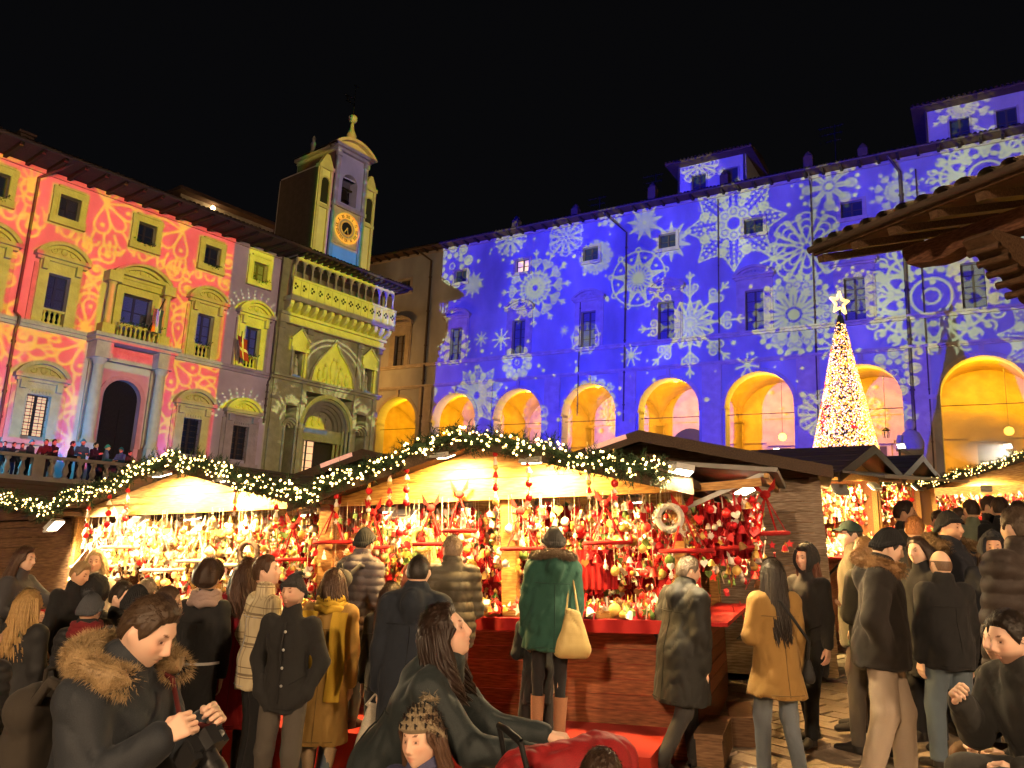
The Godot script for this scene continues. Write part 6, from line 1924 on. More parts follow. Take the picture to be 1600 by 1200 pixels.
func hand_mesh(pose: String) -> MB:
	if hands.has(pose): return hands[pose]
	var f := Field.new(Vector3(-.06, -.21, -.05), Vector3(.085, .04, .1), .0042)
	var curl: float = {"rest": .32, "grip": 1.15, "flat": .1}[pose]
	f.cap(Vector3(0, .03, 0), Vector3(0, -.02, 0), .024, .026, .012, 1.25)
	for k in 4:
		var x: float = [-.033, -.012, .01, .03][k]
		f.cap(Vector3(x * .5, -.02, 0), Vector3(x, -.085, 0), .015, .0125, .012)
		var p := Vector3(x, -.088, 0)
		var a := curl * .7 + .05 * k
		for j in 3:
			var l: float = [.04, .026, .021][j] * [.82, .97, 1.05, .93][k]
			var q := p + Vector3(x * .06, -cos(a), sin(a)) * l
			f.cap(p, q, [.0095, .0085, .0078][j], [.0085, .0078, .0065][j], .004)
			p = q; a += curl
	f.cap(Vector3(.02, -.02, .004), Vector3(.042, -.05, .016), .0145, .012, .012)
	f.cap(Vector3(.042, -.05, .016), Vector3(.05 - .01 * curl, -.082, .022 + .012 * curl), .0115, .0095, .005)
	f.cap(Vector3(.05 - .01 * curl, -.082, .022 + .012 * curl), Vector3(.05 - .022 * curl, -.104, .03 + .02 * curl), .0095, .0075, .004)
	var g := MB.new()
	f.nets(g, Transform3D.IDENTITY)
	hands[pose] = g
	return g
func add_mesh(g: MB, m: MB, t: Transform3D) -> void:
	var i := g.v.size()
	var flip := t.basis.determinant() < 0
	for k in m.v.size():
		g.v.append(t * m.v[k]); g.n.append((t.basis * m.n[k]).normalized()); g.c.append(m.c[k]); g.uv.append(Vector2.ZERO)
	for k in range(0, m.ix.size(), 3):
		if flip: g.ix.append_array(PackedInt32Array([m.ix[k] + i, m.ix[k + 2] + i, m.ix[k + 1] + i]))
		else: g.ix.append_array(PackedInt32Array([m.ix[k] + i, m.ix[k + 1] + i, m.ix[k + 2] + i]))

func shoe_mesh(boot: bool) -> Mesh:
	var key := "boot" if boot else "shoe"
	if kit.has(key): return kit[key]
	var g := MB.new()
	var rows := []
	for q in [[-.085, .0, .0], [-.085, .028, .06], [-.06, .038, .085], [-.02, .038, .1], [.03, .036, .085], [.08, .044, .06], [.13, .046, .048], [.165, .036, .04], [.185, .014, .026], [.188, 0, .02]]:
		var row := []
		for k in 12:
			var a := TAU * k / 12
			row.append(Vector3(q[1] * cos(a), maxf(0, q[2] * .5 + q[2] * .5 * sin(a) * 1.15), q[0]))
		rows.append(row)
	g.grid(rows, true, true)
	g.lathe([Vector2(.052, .02), Vector2(.05, .1), Vector2(.062 if boot else .046, .34 if boot else .13), Vector2(.064 if boot else .0, .36 if boot else .13)], Vector3(0, 0, -.03), 12)
	kit[key] = g.mesh()
	return kit[key]

const ARMS := {"down": [Vector3(.16, -1, .03), Vector3(.04, -1, .14)], "pocket": [Vector3(.32, -.95, -.14), Vector3(-.3, -.85, .36)], "hold": [Vector3(.2, -.95, .1), Vector3(-.4, -.05, .9)], "reach": [Vector3(.12, -.55, .75), Vector3(-.05, -.25, 1)],
	"phone": [Vector3(.2, -.85, .4), Vector3(-.35, .5, .75)], "cross": [Vector3(.22, -.95, .12), Vector3(-.85, .12, .5)], "push": [Vector3(.12, -.42, .9), Vector3(-.04, .34, 1)], "rail": [Vector3(.2, -.8, .5), Vector3(-.3, .1, .9)], "camera": [Vector3(.2, -.82, .45), Vector3(-.36, .66, .62)], "mouth": [Vector3(.2, -.75, .55), Vector3(-.4, .75, .45)]}

func cloth(c: Color, tex := "weave") -> StandardMaterial3D:
	var key := "cloth_%s_%s" % [c.to_html(), tex]
	if not M.has(key):
		var m := tone(key, c, .92, M.t_weave, Vector3(7, 7, 7), M.t_weave, .12)
		if tex == "smooth": m.roughness = .68; m.uv1_scale = Vector3(3, 3, 3)
		m.rim_enabled = true; m.rim = .35; m.rim_tint = .6
	return M[key]
func skin(c: Color) -> StandardMaterial3D:
	var key := "skin_" + c.to_html()
	if not M.has(key):
		var m := tone(key, c, .62)
		m.vertex_color_use_as_albedo = true; m.subsurf_scatter_enabled = true; m.subsurf_scatter_strength = .08
	return M[key]
func hair_mat(c: Color) -> StandardMaterial3D:
	var key := "hair_" + c.to_html()
	if not M.has(key): tone(key, c, .5, M.t_grain, Vector3(30, 3, 30), M.t_grain, .15)
	return M[key]

# who: x, y (top of the head in the photograph), d (metres away), turn (0 faces the camera, 90 faces right), and how they look
func person(label: String, w: Dictionary) -> Node3D:
	var far: bool = w.get("far", false)
	var cell: float = w.get("cell", .034 if far else .021)
	var H := 1.75
	var lean: float = deg_to_rad(w.get("lean", 3.0))
	var sit: bool = w.get("sit", false)
	var hip := Vector3(0, .96, 0)
	if sit: hip = Vector3(0, .5, 0)
	var tip := Transform3D(Basis(Vector3.RIGHT, lean), Vector3(0, hip.y - .0, 0)) * Transform3D(Basis.IDENTITY, Vector3(0, -.96, 0))
	var fat: float = w.get("fat", 1.0)
	var sh := .166 * (.92 if w.get("woman", false) else 1.0)
	var neck: Vector3 = tip * Vector3(0, 1.46, -.012)
	var chest: Vector3 = tip * Vector3(0, 1.27, 0)
	var belly: Vector3 = tip * Vector3(0, 1.05, .005)
	var look: Array = w.get("look", [0, 0, 0])
	var hb := Basis.from_euler(Vector3(deg_to_rad(look[1]), deg_to_rad(look[0]), deg_to_rad(look[2])))
	var hs: float = w.get("head", 1.0)
	var hc := neck + Basis(Vector3.RIGHT, lean * .5) * Vector3(0, .06, .01) + hb * Vector3(0, .115, .012) * hs
	var ht := Transform3D(hb * Basis.from_scale(Vector3.ONE * hs), hc)
	# joints
	var J := []
	for s in [1, -1]:
		var a: Array = w.get("arms", ["down", "down"])
		var p: Array = ARMS[a[0 if s > 0 else 1]]
		var so: Vector3 = tip * Vector3(s * sh, 1.405, -.012)
		var ab := Basis(Vector3.RIGHT, lean * .6)
		var el: Vector3 = so + ab * (p[0] * Vector3(s, 1, 1)).normalized() * .285
		var wr: Vector3 = el + ab * (p[1] * Vector3(s, 1, 1)).normalized() * .25
		J.append([so, el, wr])
	var step: Array = w.get("step", [.02, -.02])
	var Lg := []
	for s in [1, -1]:
		var hp := hip + Vector3(s * .09, -.03, 0)
		var z: float = step[0 if s > 0 else 1]
		var wide: float = w.get("wide", .1)
		var an := Vector3(s * wide, .085, z)
		var kn := Vector3(s * (wide + .09) / 2, .5, z * .45 + .045 + absf(z) * .12)
		if z < -.2: an.y += .05
		if sit: kn = hip + Vector3(s * .12, .0, .42); an = Vector3(s * .12, .085, .44 + z)
		Lg.append([hp, kn, an])
	# the body: head, neck, hands and the figure inside the clothes
	var top := maxf(neck.y + .1, 1.5)
	var f := Field.new(Vector3(-.75, 0, -.65), Vector3(.75, top, 1.05 if sit else .8), .05 if far else .04)
	f.cap(belly, chest, .1, .11, .05, 1.3); f.cap(hip, belly, .1, .1, .05, 1.2); f.cap(chest, neck, .08, .055, .05)
	for q in J: f.cap(chest + (q[0] - chest) * .6, q[0], .06, .05, .05); f.cap(q[0], q[1], .045, .036, .03); f.cap(q[1], q[2], .036, .026, .03)
	for q in Lg: f.cap(q[0], q[1], .07, .05, .05); f.cap(q[1], q[2], .05, .036, .03)
	var g := MB.new()
	f.nets(g, Transform3D.IDENTITY)
	g.tube([neck + Vector3(0, -.06, -.01), neck + Vector3(0, .0, 0), hc + hb * Vector3(0, -.05, -.02) * hs], [.062, .053, .054], 12)
	add_mesh(g, head_mesh("f" if w.get("woman", false) else ("b" if w.get("beard", false) else "m")), ht)
	var hp_: Array = w.get("hands", ["rest", "rest"])
	for i in 2:
		var q: Array = J[i]
		if w.get("arms", ["down", "down"])[i] == "pocket": continue
		var down: Vector3 = -(q[2] - q[1]).normalized()
		var inward := Vector3(-1 if i == 0 else 1, 0, .15)
		if absf(down.dot(inward.normalized())) > .9: inward = Vector3(0, 1, 0)
		if w.get("arms", ["down", "down"])[i] in ["push", "reach", "rail"]: inward = Vector3(0, -1, .2)
		var z := (inward - down * inward.dot(down)).normalized()
		var x := down.cross(z)
		var sx := 1.0 if x.dot(Vector3(0, 0, 1) if absf(down.y) > .6 else Vector3(-1 if i == 0 else 1, .3, 0)) > 0 else -1.0
		add_mesh(g, hand_mesh(hp_[i]), Transform3D(Basis(x * sx, down, z), q[2] - down * .012))
	# where the top of the head must come
	var head_top := hc + hb * Vector3(0, .125, 0) * hs
	var away: float = w.d * (1.0 if w.has("floor") or w.d > 9.0 else sqrt(1 + pow((w.x - 800.0) / FOCAL, 2)))
	var want := at(w.x, w.y, away)
	var size: float = w.get("size", 0.0)
	var floor_: float = w.get("floor", ground(want.x, want.z) + .04)
	if size == 0.0: size = clampf((want.y - floor_) / (head_top.y + w.get("hat_h", .015)), .78, 1.12)
	var turn := Basis(Vector3.UP, deg_to_rad(w.get("turn", 180)))
	var base := want - turn * Vector3(head_top.x, 0, head_top.z) * size
	base.y = floor_ if not w.has("size") else want.y - (head_top.y + w.get("hat_h", .015)) * size
	var o := MeshInstance3D.new()
	o.mesh = g.mesh(); o.material_override = skin(w.get("skin", lin(.5, .3, .2)))
	o.transform = Transform3D(turn * Basis.from_scale(Vector3.ONE * size), base)
	o.name = numbered("person"); add_child(o)
	tag(o, label, "person", w.get("group", "people in the market crowd"))
	# clothes
	var hem: float = w.get("hem", .8)
	if sit: hem = .38
	var puff: float = w.get("puff", .0) + .012
	var flare: float = w.get("flare", .0)
	f = Field.new(Vector3(-.62, hem - .05, -.5), Vector3(.62, neck.y + .2, .72), cell)
	f.cap(belly, chest, (.138 + puff) * fat, .148 + puff, .05, 1.3)
	f.cap(hip, belly, (.148 + puff) * fat, (.138 + puff) * fat, .05, 1.2)
	if not sit and hem < .9: f.cap(hip, Vector3(0, hem - .02, 0), (.148 + puff) * fat, (.15 + puff + flare) * fat, .04, 1.15)
	f.cap(chest, neck - Vector3(0, .02, 0), .13 + puff * .6, .075 + puff * .5, .06, 1.2)
	if w.get("collar", true): f.cap(neck, neck + Vector3(0, .055, .0), .068 + puff * .5, .07 + puff * .5, .02)
	if w.get("hood", false):
		for s in [-1, 1]: f.cap(neck + Vector3(0, -.03, -.13), neck + Vector3(s * .1, .02, -.02), .06, .04, .04)
		f.cap(neck + Vector3(0, -.1, -.13), neck + Vector3(0, .02, -.1), .05, .06, .04)
	for q in J:
		f.cap(chest + (q[0] - chest) * .5, q[0], .08 + puff * .8, .061 + puff * .7, .06)
		f.cap(q[0], q[1], .061 + puff * .7, .052 + puff * .6, .03); f.cap(q[1], q[2], .052 + puff * .6, .04 + puff * .5, .03)
	if w.get("arms", ["down"])[0] == "pocket": f.cap(J[0][2], J[0][2] + Vector3(-.06, -.05, .01), .05, .06, .03)
	if w.get("arms", ["down", "down"])[1] == "pocket": f.cap(J[1][2], J[1][2] + Vector3(.06, -.05, .01), .05, .06, .03)
	f.cut_below(hem, .012)
	g = MB.new()
	f.nets(g, Transform3D.IDENTITY, w.get("quilt", 0.0), 0.0 if far else w.get("folds", .011) * .95, cloth_noise)
	var cm: Material = w.coat if w.coat is Material else cloth(w.coat, w.get("stuff", "weave"))
	part(o, w.get("coat_name", "coat"), g, cm)
	if not far and not w.has("quilt") and not sit: seams(o, f, hem, neck.y, absf(wrapf(w.get("turn", 180.0), -180, 180)) < 70, cloth((cm.albedo_color.srgb_to_linear() * .55).linear_to_srgb()))
	if not w.get("no_legs", false):
		var wide: float = w.get("loose", .012)
		f = Field.new(Vector3(-.36, .03, -.62), Vector3(.36, hip.y + .14, 1.1 if sit else .62), maxf(cell, .022))
		f.cap(hip, hip + Vector3(0, .06, 0), .135, .12, .04, 1.15)
		for q in Lg: f.cap(q[0], q[1], .084 + wide * .6, .06 + wide, .035); f.cap(q[1], q[2], .058 + wide, .044 + wide, .03)
		f.cut_below(.06)
		g = MB.new(); f.nets(g, Transform3D.IDENTITY, 0.0, 0.0 if far else .008, cloth_noise)
		part(o, "trousers", g, cloth(w.get("legs", lin(.03, .03, .035))))
		for i in 2:
			var q: Array = Lg[i]
			var foot := Vector3(q[2].x, .0 if q[2].y < .1 else .05, q[2].z + .03)
			part(o, "boot" if w.has("boots") else "shoe", shoe_mesh(w.has("boots")), cloth(w.get("boots", w.get("shoes", lin(.03, .025, .022))), "smooth"), Transform3D(Basis.from_euler(Vector3(.35 if q[2].y > .1 else 0.0, .16 if i == 0 else -.16, 0)), foot))
	# hair and headgear
	var hc_: Color = w.get("hair", lin(.03, .02, .015))
	var hm := hair_mat(hc_)
	var style: String = w.get("style", "short")
	if style != "none":
		g = MB.new()
		match style:
			"short": shell(g, func(az, el): return hair_cap(az, el, -.42, .012 + .01 * clampf(el, 0, 1)), .006)
			"crop": shell(g, func(az, el): return hair_cap(az, el, -.35, .006), .002)
			"curly": shell(g, func(az, el): return hair_cap(az, el, -.5, .05 + .02 * clampf(el, 0, 1)), .035, .16, 96)
			"bald": shell(g, func(az, el): return minf(hair_cap(az, el, -.4, .003), (.3 - el) * .1), .002)
			"bob": shell(g, func(az, el): return hair_cap(az, el, -.6, .022), .006); strands(g, 200, .13, .006, .12, .9, .009)
			"long": shell(g, func(az, el): return hair_cap(az, el, -.6, .018), .006); strands(g, 280, w.get("long", .4), .012, .12, 1.0, .0085, .05)
			"wavy": shell(g, func(az, el): return hair_cap(az, el, -.6, .022), .008); strands(g, 280, w.get("long", .32), .03, .24, .95, .0085, .02)
			"tied": shell(g, func(az, el): return hair_cap(az, el, -.5, .01), .004); g.ball(Vector3(0, .02, -.13), Vector3(.045, .05, .045), 10, 7)
		if not far and style in ["short", "crop", "curly", "bob", "long", "wavy"]: fuzz(g, style)
		part(o, "hair", g, hm, ht)
	var hat: String = w.get("hat", "")
	var hatm: Material = cloth(w.get("hat_c", lin(.03, .03, .03)))
	if hat == "beanie" or hat == "pompom" or hat == "patterned":
		g = MB.new()
		var knit := func(az, el):
			var line := .34 if absf(az) < 1.0 else lerpf(.34, -.18, clampf((absf(az) - 1.0) / 1.2, 0, 1))
			if el < line: return -1.0
			return .02 + (.008 if el < line + .26 else .0) + .0025 * sin(az * 36) + .022 * clampf(el - .7, 0, 1)
		shell(g, knit, 0.0, 1.0, 144)
		part(o, "knitted_hat", g, hatm, ht)
		if hat != "beanie":
			g = MB.new(); tufts(g, [Vector3(0, .15, -.06), Vector3(0, .165, -.065), Vector3(0, .18, -.07)], .04, 260, .03); part(o, "pompom", g, hatm, ht)
		if hat == "patterned":
			for row in 4:
				for k in 14:
					g = MB.new()
					var az := TAU * (k + .5 * (row % 2)) / 14
					var el := .5 + row * .24
					if absf(wrapf(az, -PI, PI)) > 1.2: el -= .3
					var p := skull(wrapf(az, -PI, PI), el, false)
					p += p.normalized() * (.034 + .02 * clampf(el - .7, 0, 1))
					g.bar(p + Vector3(0, -.011, 0), p + Vector3(.0, .011, 0), .006, .004, p.normalized()); g.bar(p, p + Basis(Vector3.UP, .09) * p - p + Vector3(0, .004, 0), .006, .004, p.normalized())
					part(o, "knit_mark", g, cloth(lin(.02, .015, .012)), ht)
	if hat == "cap":
		g = MB.new(); shell(g, func(az, el): return .018 if el > (.36 if absf(az) < 1 else .2) else -1.0)
		var rows := []
		for j in 4:
			var row := []
			for k in 11: row.append(Vector3(sin((k - 5) * .2) * .085, .062 - .008 * j + .014 * cos((k - 5) * .3), .085 + .025 * j * cos((k - 5) * .25)))
			rows.append(row)
		g.grid(rows, false, true); part(o, "cap", g, hatm, ht)
	if hat == "hood":
		g = MB.new()
		shell(g, func(az, el): return -1.0 if absf(az) < .8 and el < .62 or el < -1.1 else .032 + .02 * clampf(-cos(az), 0, 1), .006)
		part(o, "hood", g, cm, ht)
	if w.has("fur"):
		g = MB.new()
		var path := []
		var up: bool = w.get("fur_up", false)
		for k in 13:
			var a := -2.35 + 4.7 * k / 12
			if up: path.append(hc + hb * Vector3(sin(a) * .135, cos(a) * .15 + .02, .06) * hs)
			else: path.append(neck + Vector3(sin(a) * (.15 + puff * .6), .045 + .05 * cos(a), -cos(a) * (.14 + puff * .6) + .02))
		tufts(g, path, w.get("fur_r", .05) * 1.05, 9000, .036)
		part(o, "fur_trim", g, hair_mat(w.fur))
	if w.has("scarf"):
		g = MB.new()
		for q in [[.0, .105, .036], [.035, .098, .034], [-.035, .118, .036]]:
			var path := []
			for k in 17: path.append(neck + Vector3(sin(k * TAU / 16) * q[1], .03 + q[0] + .012 * sin(k * 2.3 + q[0] * 40), cos(k * TAU / 16) * q[1] * .95 + .005))
			g.tube(path, [q[2]], 8, false)
		for s in w.get("tails", [0.0]):
			if s != 0.0:
				var rows := []
				for j in 9:
					var row := []
					for k in 6: row.append(neck + Vector3(s * .1 + (k - 2.5) * .025 + .01 * sin(j), -.02 - .085 * j, (-.165 if s < 2 else .16) - .012 * sin(k * 1.3 + j * .5) - .006 * j))
					rows.append(row)
				g.grid(rows); g.grid(rows.map(func(r): return r.map(func(p): return p + Vector3(0, 0, .012))), false, true)
		part(o, "scarf", g, cloth(w.scarf))
	if w.has("buttons"):
		for k in 4:
			g = MB.new(); g.ball(tip * Vector3(.02, 1.38 - .13 * k, .155 + puff * .8 - .01 * absf(k - 1.5)), Vector3(.011, .011, .006), 8, 5); part(o, "button", g, M.lamp_grey)
		g = MB.new(); g.tube([tip * Vector3(.0, 1.44, .1), tip * Vector3(0, 1.3, .152 + puff), tip * Vector3(0, 1.05, .135 + puff), tip * Vector3(0, .86, .15 + puff)], [.006], 5); part(o, "placket", g, cm)
	o.set_meta("joints", [J, neck, hc, tip])
	return o

func step_floor(x: float, y: float, d: float) -> float:
	var p := at(x, y, d)
	return st_o.y + .132 + .066 * ((p - st_o).dot(Vector3(.92718, 0, .3746)))
func blob(o: Node3D, called: String, caps: Array, cell: float, mat: Material, flat := 1.0, folds := .006) -> MeshInstance3D:
	var lo := Vector3.ONE * 9
	var hi := -lo
	for c in caps:
		var m := Vector3.ONE * (maxf(c[2], c[3]) + .05)
		lo = lo.min(c[0] - m).min(c[1] - m); hi = hi.max(c[0] + m).max(c[1] + m)
	var f := Field.new(lo, hi, cell)
	for c in caps: f.cap(c[0], c[1], c[2], c[3], .03, flat)
	var g := MB.new()
	f.nets(g, Transform3D.IDENTITY, 0.0, folds, cloth_noise)
	return part(o, called, g, mat)
func joint(o: Node3D, i: int, k: int) -> Vector3:
	return o.transform * (o.get_meta("joints")[0][i][k] as Vector3)
func backpack(label: String, who: Node3D, c: Color) -> void:
	var t := thing("backpack", label, "backpack", who.transform * Vector3(0, 1.0, -.2), who.basis)
	blob(t, "bag", [[Vector3(-.08, .05, -.06), Vector3(.08, .05, -.06), .1, .1], [Vector3(-.07, .32, -.04), Vector3(.07, .32, -.04), .08, .08], [Vector3(0, .0, -.08), Vector3(0, .3, -.05), .12, .1]], .018, cloth(c))
	blob(t, "front_pocket", [[Vector3(-.06, .03, -.17), Vector3(.06, .03, -.17), .05, .05], [Vector3(-.05, .14, -.15), Vector3(.05, .14, -.15), .04, .04]], .016, cloth(c))
	for s in [-1, 1]:
		var g := MB.new()
		g.tube([Vector3(s * .09, .34, .0), Vector3(s * .13, .44, .1), Vector3(s * .14, .4, .24), Vector3(s * .15, .2, .33), Vector3(s * .17, .02, .22), Vector3(s * .12, -.02, .02)], [.02], 6); part(t, "strap", g, cloth(c))
	var g := MB.new(); g.tube([Vector3(-.03, .4, -.02), Vector3(-.02, .45, -.03), Vector3(.02, .45, -.03), Vector3(.03, .4, -.02)], [.009], 6); part(t, "handle", g, cloth(c))
func bag(label: String, at_: Vector3, size: Vector3, c: Color, turn: float, strap: Array, mat: Material = null) -> void:
	var t := thing("bag", label, "bag", at_, axes(turn))
	var m := mat if mat else cloth(c, "smooth")
	var s := size / 2
	blob(t, "pouch", range(7).map(func(k): return [Vector3(-s.x * (.85 - .06 * k) + s.z * .6, lerpf(-s.y + s.z, s.y, k / 6.0), 0), Vector3(s.x * (.85 - .06 * k) - s.z * .6, lerpf(-s.y + s.z, s.y - .02, k / 6.0), 0), s.z * (1 - .1 * k), s.z * (1 - .1 * k)]), .014, m, 1.0, .008)
	if strap.size():
		var g := MB.new()
		g.tube(strap.map(func(p): return axes(turn).inverse() * (p - at_)), [.012], 6); part(t, "strap", g, m)

func crowd() -> void:
	cloth_noise = FastNoiseLite.new()
	cloth_noise.seed = 21; cloth_noise.frequency = .12; cloth_noise.fractal_octaves = 2
	var black := lin(.018, .018, .02)
	var navy := lin(.018, .024, .038)
	var brown := lin(.045, .028, .016)
	var blond := lin(.5, .33, .13)
	var tan_fur := lin(.4, .26, .12)
	var pale := lin(.62, .4, .29)
	# --- left foreground
	var o := person("man in a dark parka with a beige fur hood, bent over his camera", {x = 258, y = 933, d = 2.95, turn = 76, lean = 12, look = [4, 24, 0], arms = ["camera", "camera"], hands = ["grip", "grip"], coat = lin(.026, .032, .042), stuff = "smooth", legs = navy, hair = lin(.075, .048, .028), fur = lin(.46, .34, .18), fur_r = .06, size = 1.03, cell = .017, puff = .03, hood = true, skin = pale, beard = false, folds = .014})
	backpack("worn brown and black leather backpack on the man with the camera", o, lin(.05, .04, .03))
	var h := (joint(o, 0, 2) + joint(o, 1, 2)) / 2 + o.basis * Vector3(-.02, -.03, .1)
	var t := thing("photo_camera", "black photo camera with a long lens held by the man in the fur hood", "camera", h, Basis.from_euler(Vector3(.75, deg_to_rad(66), .1)))
	var g := MB.new(); g.span(Vector3(-.075, -.05, -.03), Vector3(.075, .045, .03)); g.prism(PackedVector2Array([Vector2(-.035, .045), Vector2(.035, .045), Vector2(.022, .078), Vector2(-.022, .078)]), -.03, .04); g.span(Vector3(-.085, -.05, -.02), Vector3(-.05, .04, .055)); part(t, "camera_body", g, M.camera_black)
	g = MB.new(); g.lathe([Vector2(.036, .03), Vector2(.036, .07), Vector2(.04, .075), Vector2(.04, .12), Vector2(.036, .125), Vector2(.038, .15), Vector2(.05, .152), Vector2(.055, .2), Vector2(.05, .2), Vector2(.03, .16), Vector2(.0, .155)], Vector3.ZERO, 22, Basis(Vector3.RIGHT, PI / 2)); part(t, "camera_lens", g, M.camera_black)
	g = MB.new(); g.lathe([Vector2(.0405, .082), Vector2(.0415, .1), Vector2(.0405, .115)], Vector3.ZERO, 22, Basis(Vector3.RIGHT, PI / 2)); part(t, "zoom_ring", g, M.iron)
	g = MB.new(); g.lathe([Vector2(.012, .045), Vector2(.012, .056), Vector2(.0, .057)], Vector3(.05, 0, 0), 10); part(t, "dial", g, M.lamp_grey)
	g = MB.new(); var nk: Vector3 = o.transform * (o.get_meta("joints")[1] as Vector3)
	g.tube([nk + o.basis * Vector3(.1, .03, .0), nk + o.basis * Vector3(.14, -.02, .1), nk + o.basis * Vector3(.1, -.16, .19), h + o.basis * Vector3(.06, .05, .0)].map(func(p): return t.transform.affine_inverse() * p), [.011], 6); part(t, "neck_strap", g, cloth(lin(.16, .02, .018)))
	o = person("brown-haired woman in a grey shawl coat at the far left, reaching to the goods", {x = 42, y = 853, d = 8.4, turn = 88, woman = true, lean = 6, arms = ["reach", "hold"], coat = lin(.07, .068, .075), hem = .75, flare = .04, style = "long", long = .26, hair = lin(.09, .05, .03), floor = step_floor(42, 853, 8.4), skin = pale})
	o = person("woman seen from behind with long blonde hair over a black jacket", {x = 48, y = 920, d = 6.2, turn = 172, woman = true, coat = black, stuff = "smooth", hem = .8, puff = .02, style = "wavy", long = .42, hair = blond, arms = ["hold", "down"]})
	bag("tan leather bag at the hip of the long-haired blonde woman", joint(o, 0, 2) + Vector3(.1, -.02, .2), Vector3(.24, .2, .07), lin(.2, .13, .06), 12, [joint(o, 0, 2) + Vector3(.16, .05, .2), o.transform * Vector3(-.1, 1.44, -.13), joint(o, 0, 2) + Vector3(-.0, .05, .2)])
	person("person in a black quilted jacket cut off by the left edge", {x = -14, y = 962, d = 4.9, turn = 160, coat = black, stuff = "smooth", quilt = .075, puff = .03, cell = .016, hair = brown, hat = "beanie", style = "none"})
	person("person with a dark grey knitted hat and a dark red scarf seen from behind", {x = 146, y = 922, d = 6.0, turn = 176, woman = true, coat = black, stuff = "smooth", quilt = .08, puff = .02, cell = .017, hat = "pompom", hat_c = lin(.09, .095, .11), style = "none", scarf = lin(.22, .015, .02), hat_h = .05})
	person("fair-haired man looking down near the left stall in a black coat", {x = 132, y = 878, d = 7.9, turn = 60, look = [20, 15, 0], coat = black, hair = lin(.4, .28, .14), skin = lin(.62, .36, .22), floor = step_floor(132, 878, 7.9)})
	person("fair-haired seller inside the left stall behind the white goods", {x = 152, y = 858, d = 9.0, turn = 15, woman = true, coat = lin(.5, .42, .3), style = "bob", hair = lin(.6, .45, .22), far = true, floor = step_floor(152, 858, 9.0) - .1})
	person("person with a raised black hood among the crowd at the left stall", {x = 154, y = 899, d = 7.0, turn = 150, coat = black, hat = "hood", style = "none"})
	person("dark-haired man in profile looking right in front of the left stall", {x = 194, y = 908, d = 6.4, turn = 80, coat = lin(.03, .03, .03), hair = lin(.03, .022, .016), skin = pale, collar = true})
	person("grey-haired man with a thinning crown facing the left stall", {x = 232, y = 903, d = 7.2, turn = 185, coat = black, hair = lin(.22, .18, .14), style = "short", skin = pale})
	person("person in a black knitted cap low in the left crowd", {x = 216, y = 916, d = 5.7, turn = 178, coat = navy, hat = "beanie", hat_c = black, style = "none"})
	person("man with cropped brown hair in an olive jacket behind the man with the camera", {x = 268, y = 912, d = 5.7, turn = 128, look = [-15, 8, 0], coat = lin(.085, .07, .035), stuff = "smooth", hem = .72, puff = .025, hair = lin(.07, .042, .025), style = "crop", legs = black, hood = true})
	o = person("person with dark curly hair and a pinkish scarf over a black coat, from behind", {x = 330, y = 874, d = 6.7, turn = 180, woman = true, coat = black, hem = .42, flare = .03, style = "curly", hair = lin(.045, .024, .014), scarf = lin(.42, .3, .27), hat_h = .05})
	g = MB.new(); var rows := []
	for q in [-.01, .012]:
		var row := []
		for k in 33: row.append(Vector3(sin(k * TAU / 32) * .198, .98 + q, cos(k * TAU / 32) * .17))
		rows.append(row)
	g.grid(rows); part(o, "belt", g, M.lamp_grey)
	person("woman in a long red coat with long brown hair behind the checked jacket", {x = 388, y = 872, d = 6.9, turn = 188, woman = true, coat = lin(.33, .006, .022), hem = .42, flare = .09, style = "wavy", long = .36, hair = lin(.075, .035, .018), legs = black})
	person("man in a pale checked jacket with short brown hair looking up to the right", {x = 414, y = 867, d = 6.5, turn = 128, look = [-38, -14, 0], coat = M.check_cloth, hem = .76, hair = lin(.09, .05, .028), legs = black, skin = pale, arms = ["pocket", "down"]})
	person("man facing the camera in a grey pompom hat and black jacket, hands in his pockets", {x = 462, y = 892, d = 5.9, turn = -6, look = [-14, -8, 4], arms = ["pocket", "pocket"], coat = lin(.022, .021, .021), hem = .78, hat = "pompom", hat_c = lin(.055, .05, .048), style = "none", legs = lin(.1, .085, .07), beard = true, buttons = true, cell = .017, wide = .12, hat_h = .05, skin = lin(.5, .3, .2)})
	person("woman with a brown bob in a long mustard coat and yellow scarf, from behind", {x = 524, y = 888, d = 6.4, turn = 176, woman = true, coat = lin(.42, .25, .065), hem = .42, flare = .05, puff = .02, cell = .018, style = "bob", hair = lin(.09, .05, .03), scarf = lin(.72, .45, .04), tails = [-1.3, 1.2], legs = lin(.12, .16, .2), shoes = lin(.55, .42, .28), boots = lin(.5, .36, .22), step = [.05, -.22]})
	o = person("man in a grey quilted jacket and dark cap carrying a backpack at the counter", {x = 572, y = 826, d = 7.2, turn = 148, lean = 8, arms = ["hold", "hold"], coat = lin(.13, .11, .12), stuff = "smooth", quilt = .07, puff = .03, cell = .016, hem = .86, hat = "beanie", hat_c = lin(.03, .032, .03), style = "crop", legs = lin(.06, .055, .055), floor = step_floor(572, 826, 7.2), hood = true})
	backpack("grey backpack on the man in the grey quilted jacket", o, lin(.09, .085, .075))
	person("fair-haired seller behind the counter of the middle stall, hair bright under the lamps", {x = 665, y = 836, d = 7.75, turn = 205, woman = true, coat = lin(.3, .1, .06), style = "long", long = .3, hair = lin(.75, .58, .3), floor = step_floor(665, 836, 7.7)})
	o = person("broad man in a dark navy jacket with short dark hair, from behind in the middle", {x = 656, y = 863, d = 5.7, turn = 174, coat = navy, hem = .64, puff = .035, fat = 1.08, cell = .018, hair = lin(.022, .016, .012), style = "crop", hood = true, legs = lin(.02, .02, .022), skin = pale})
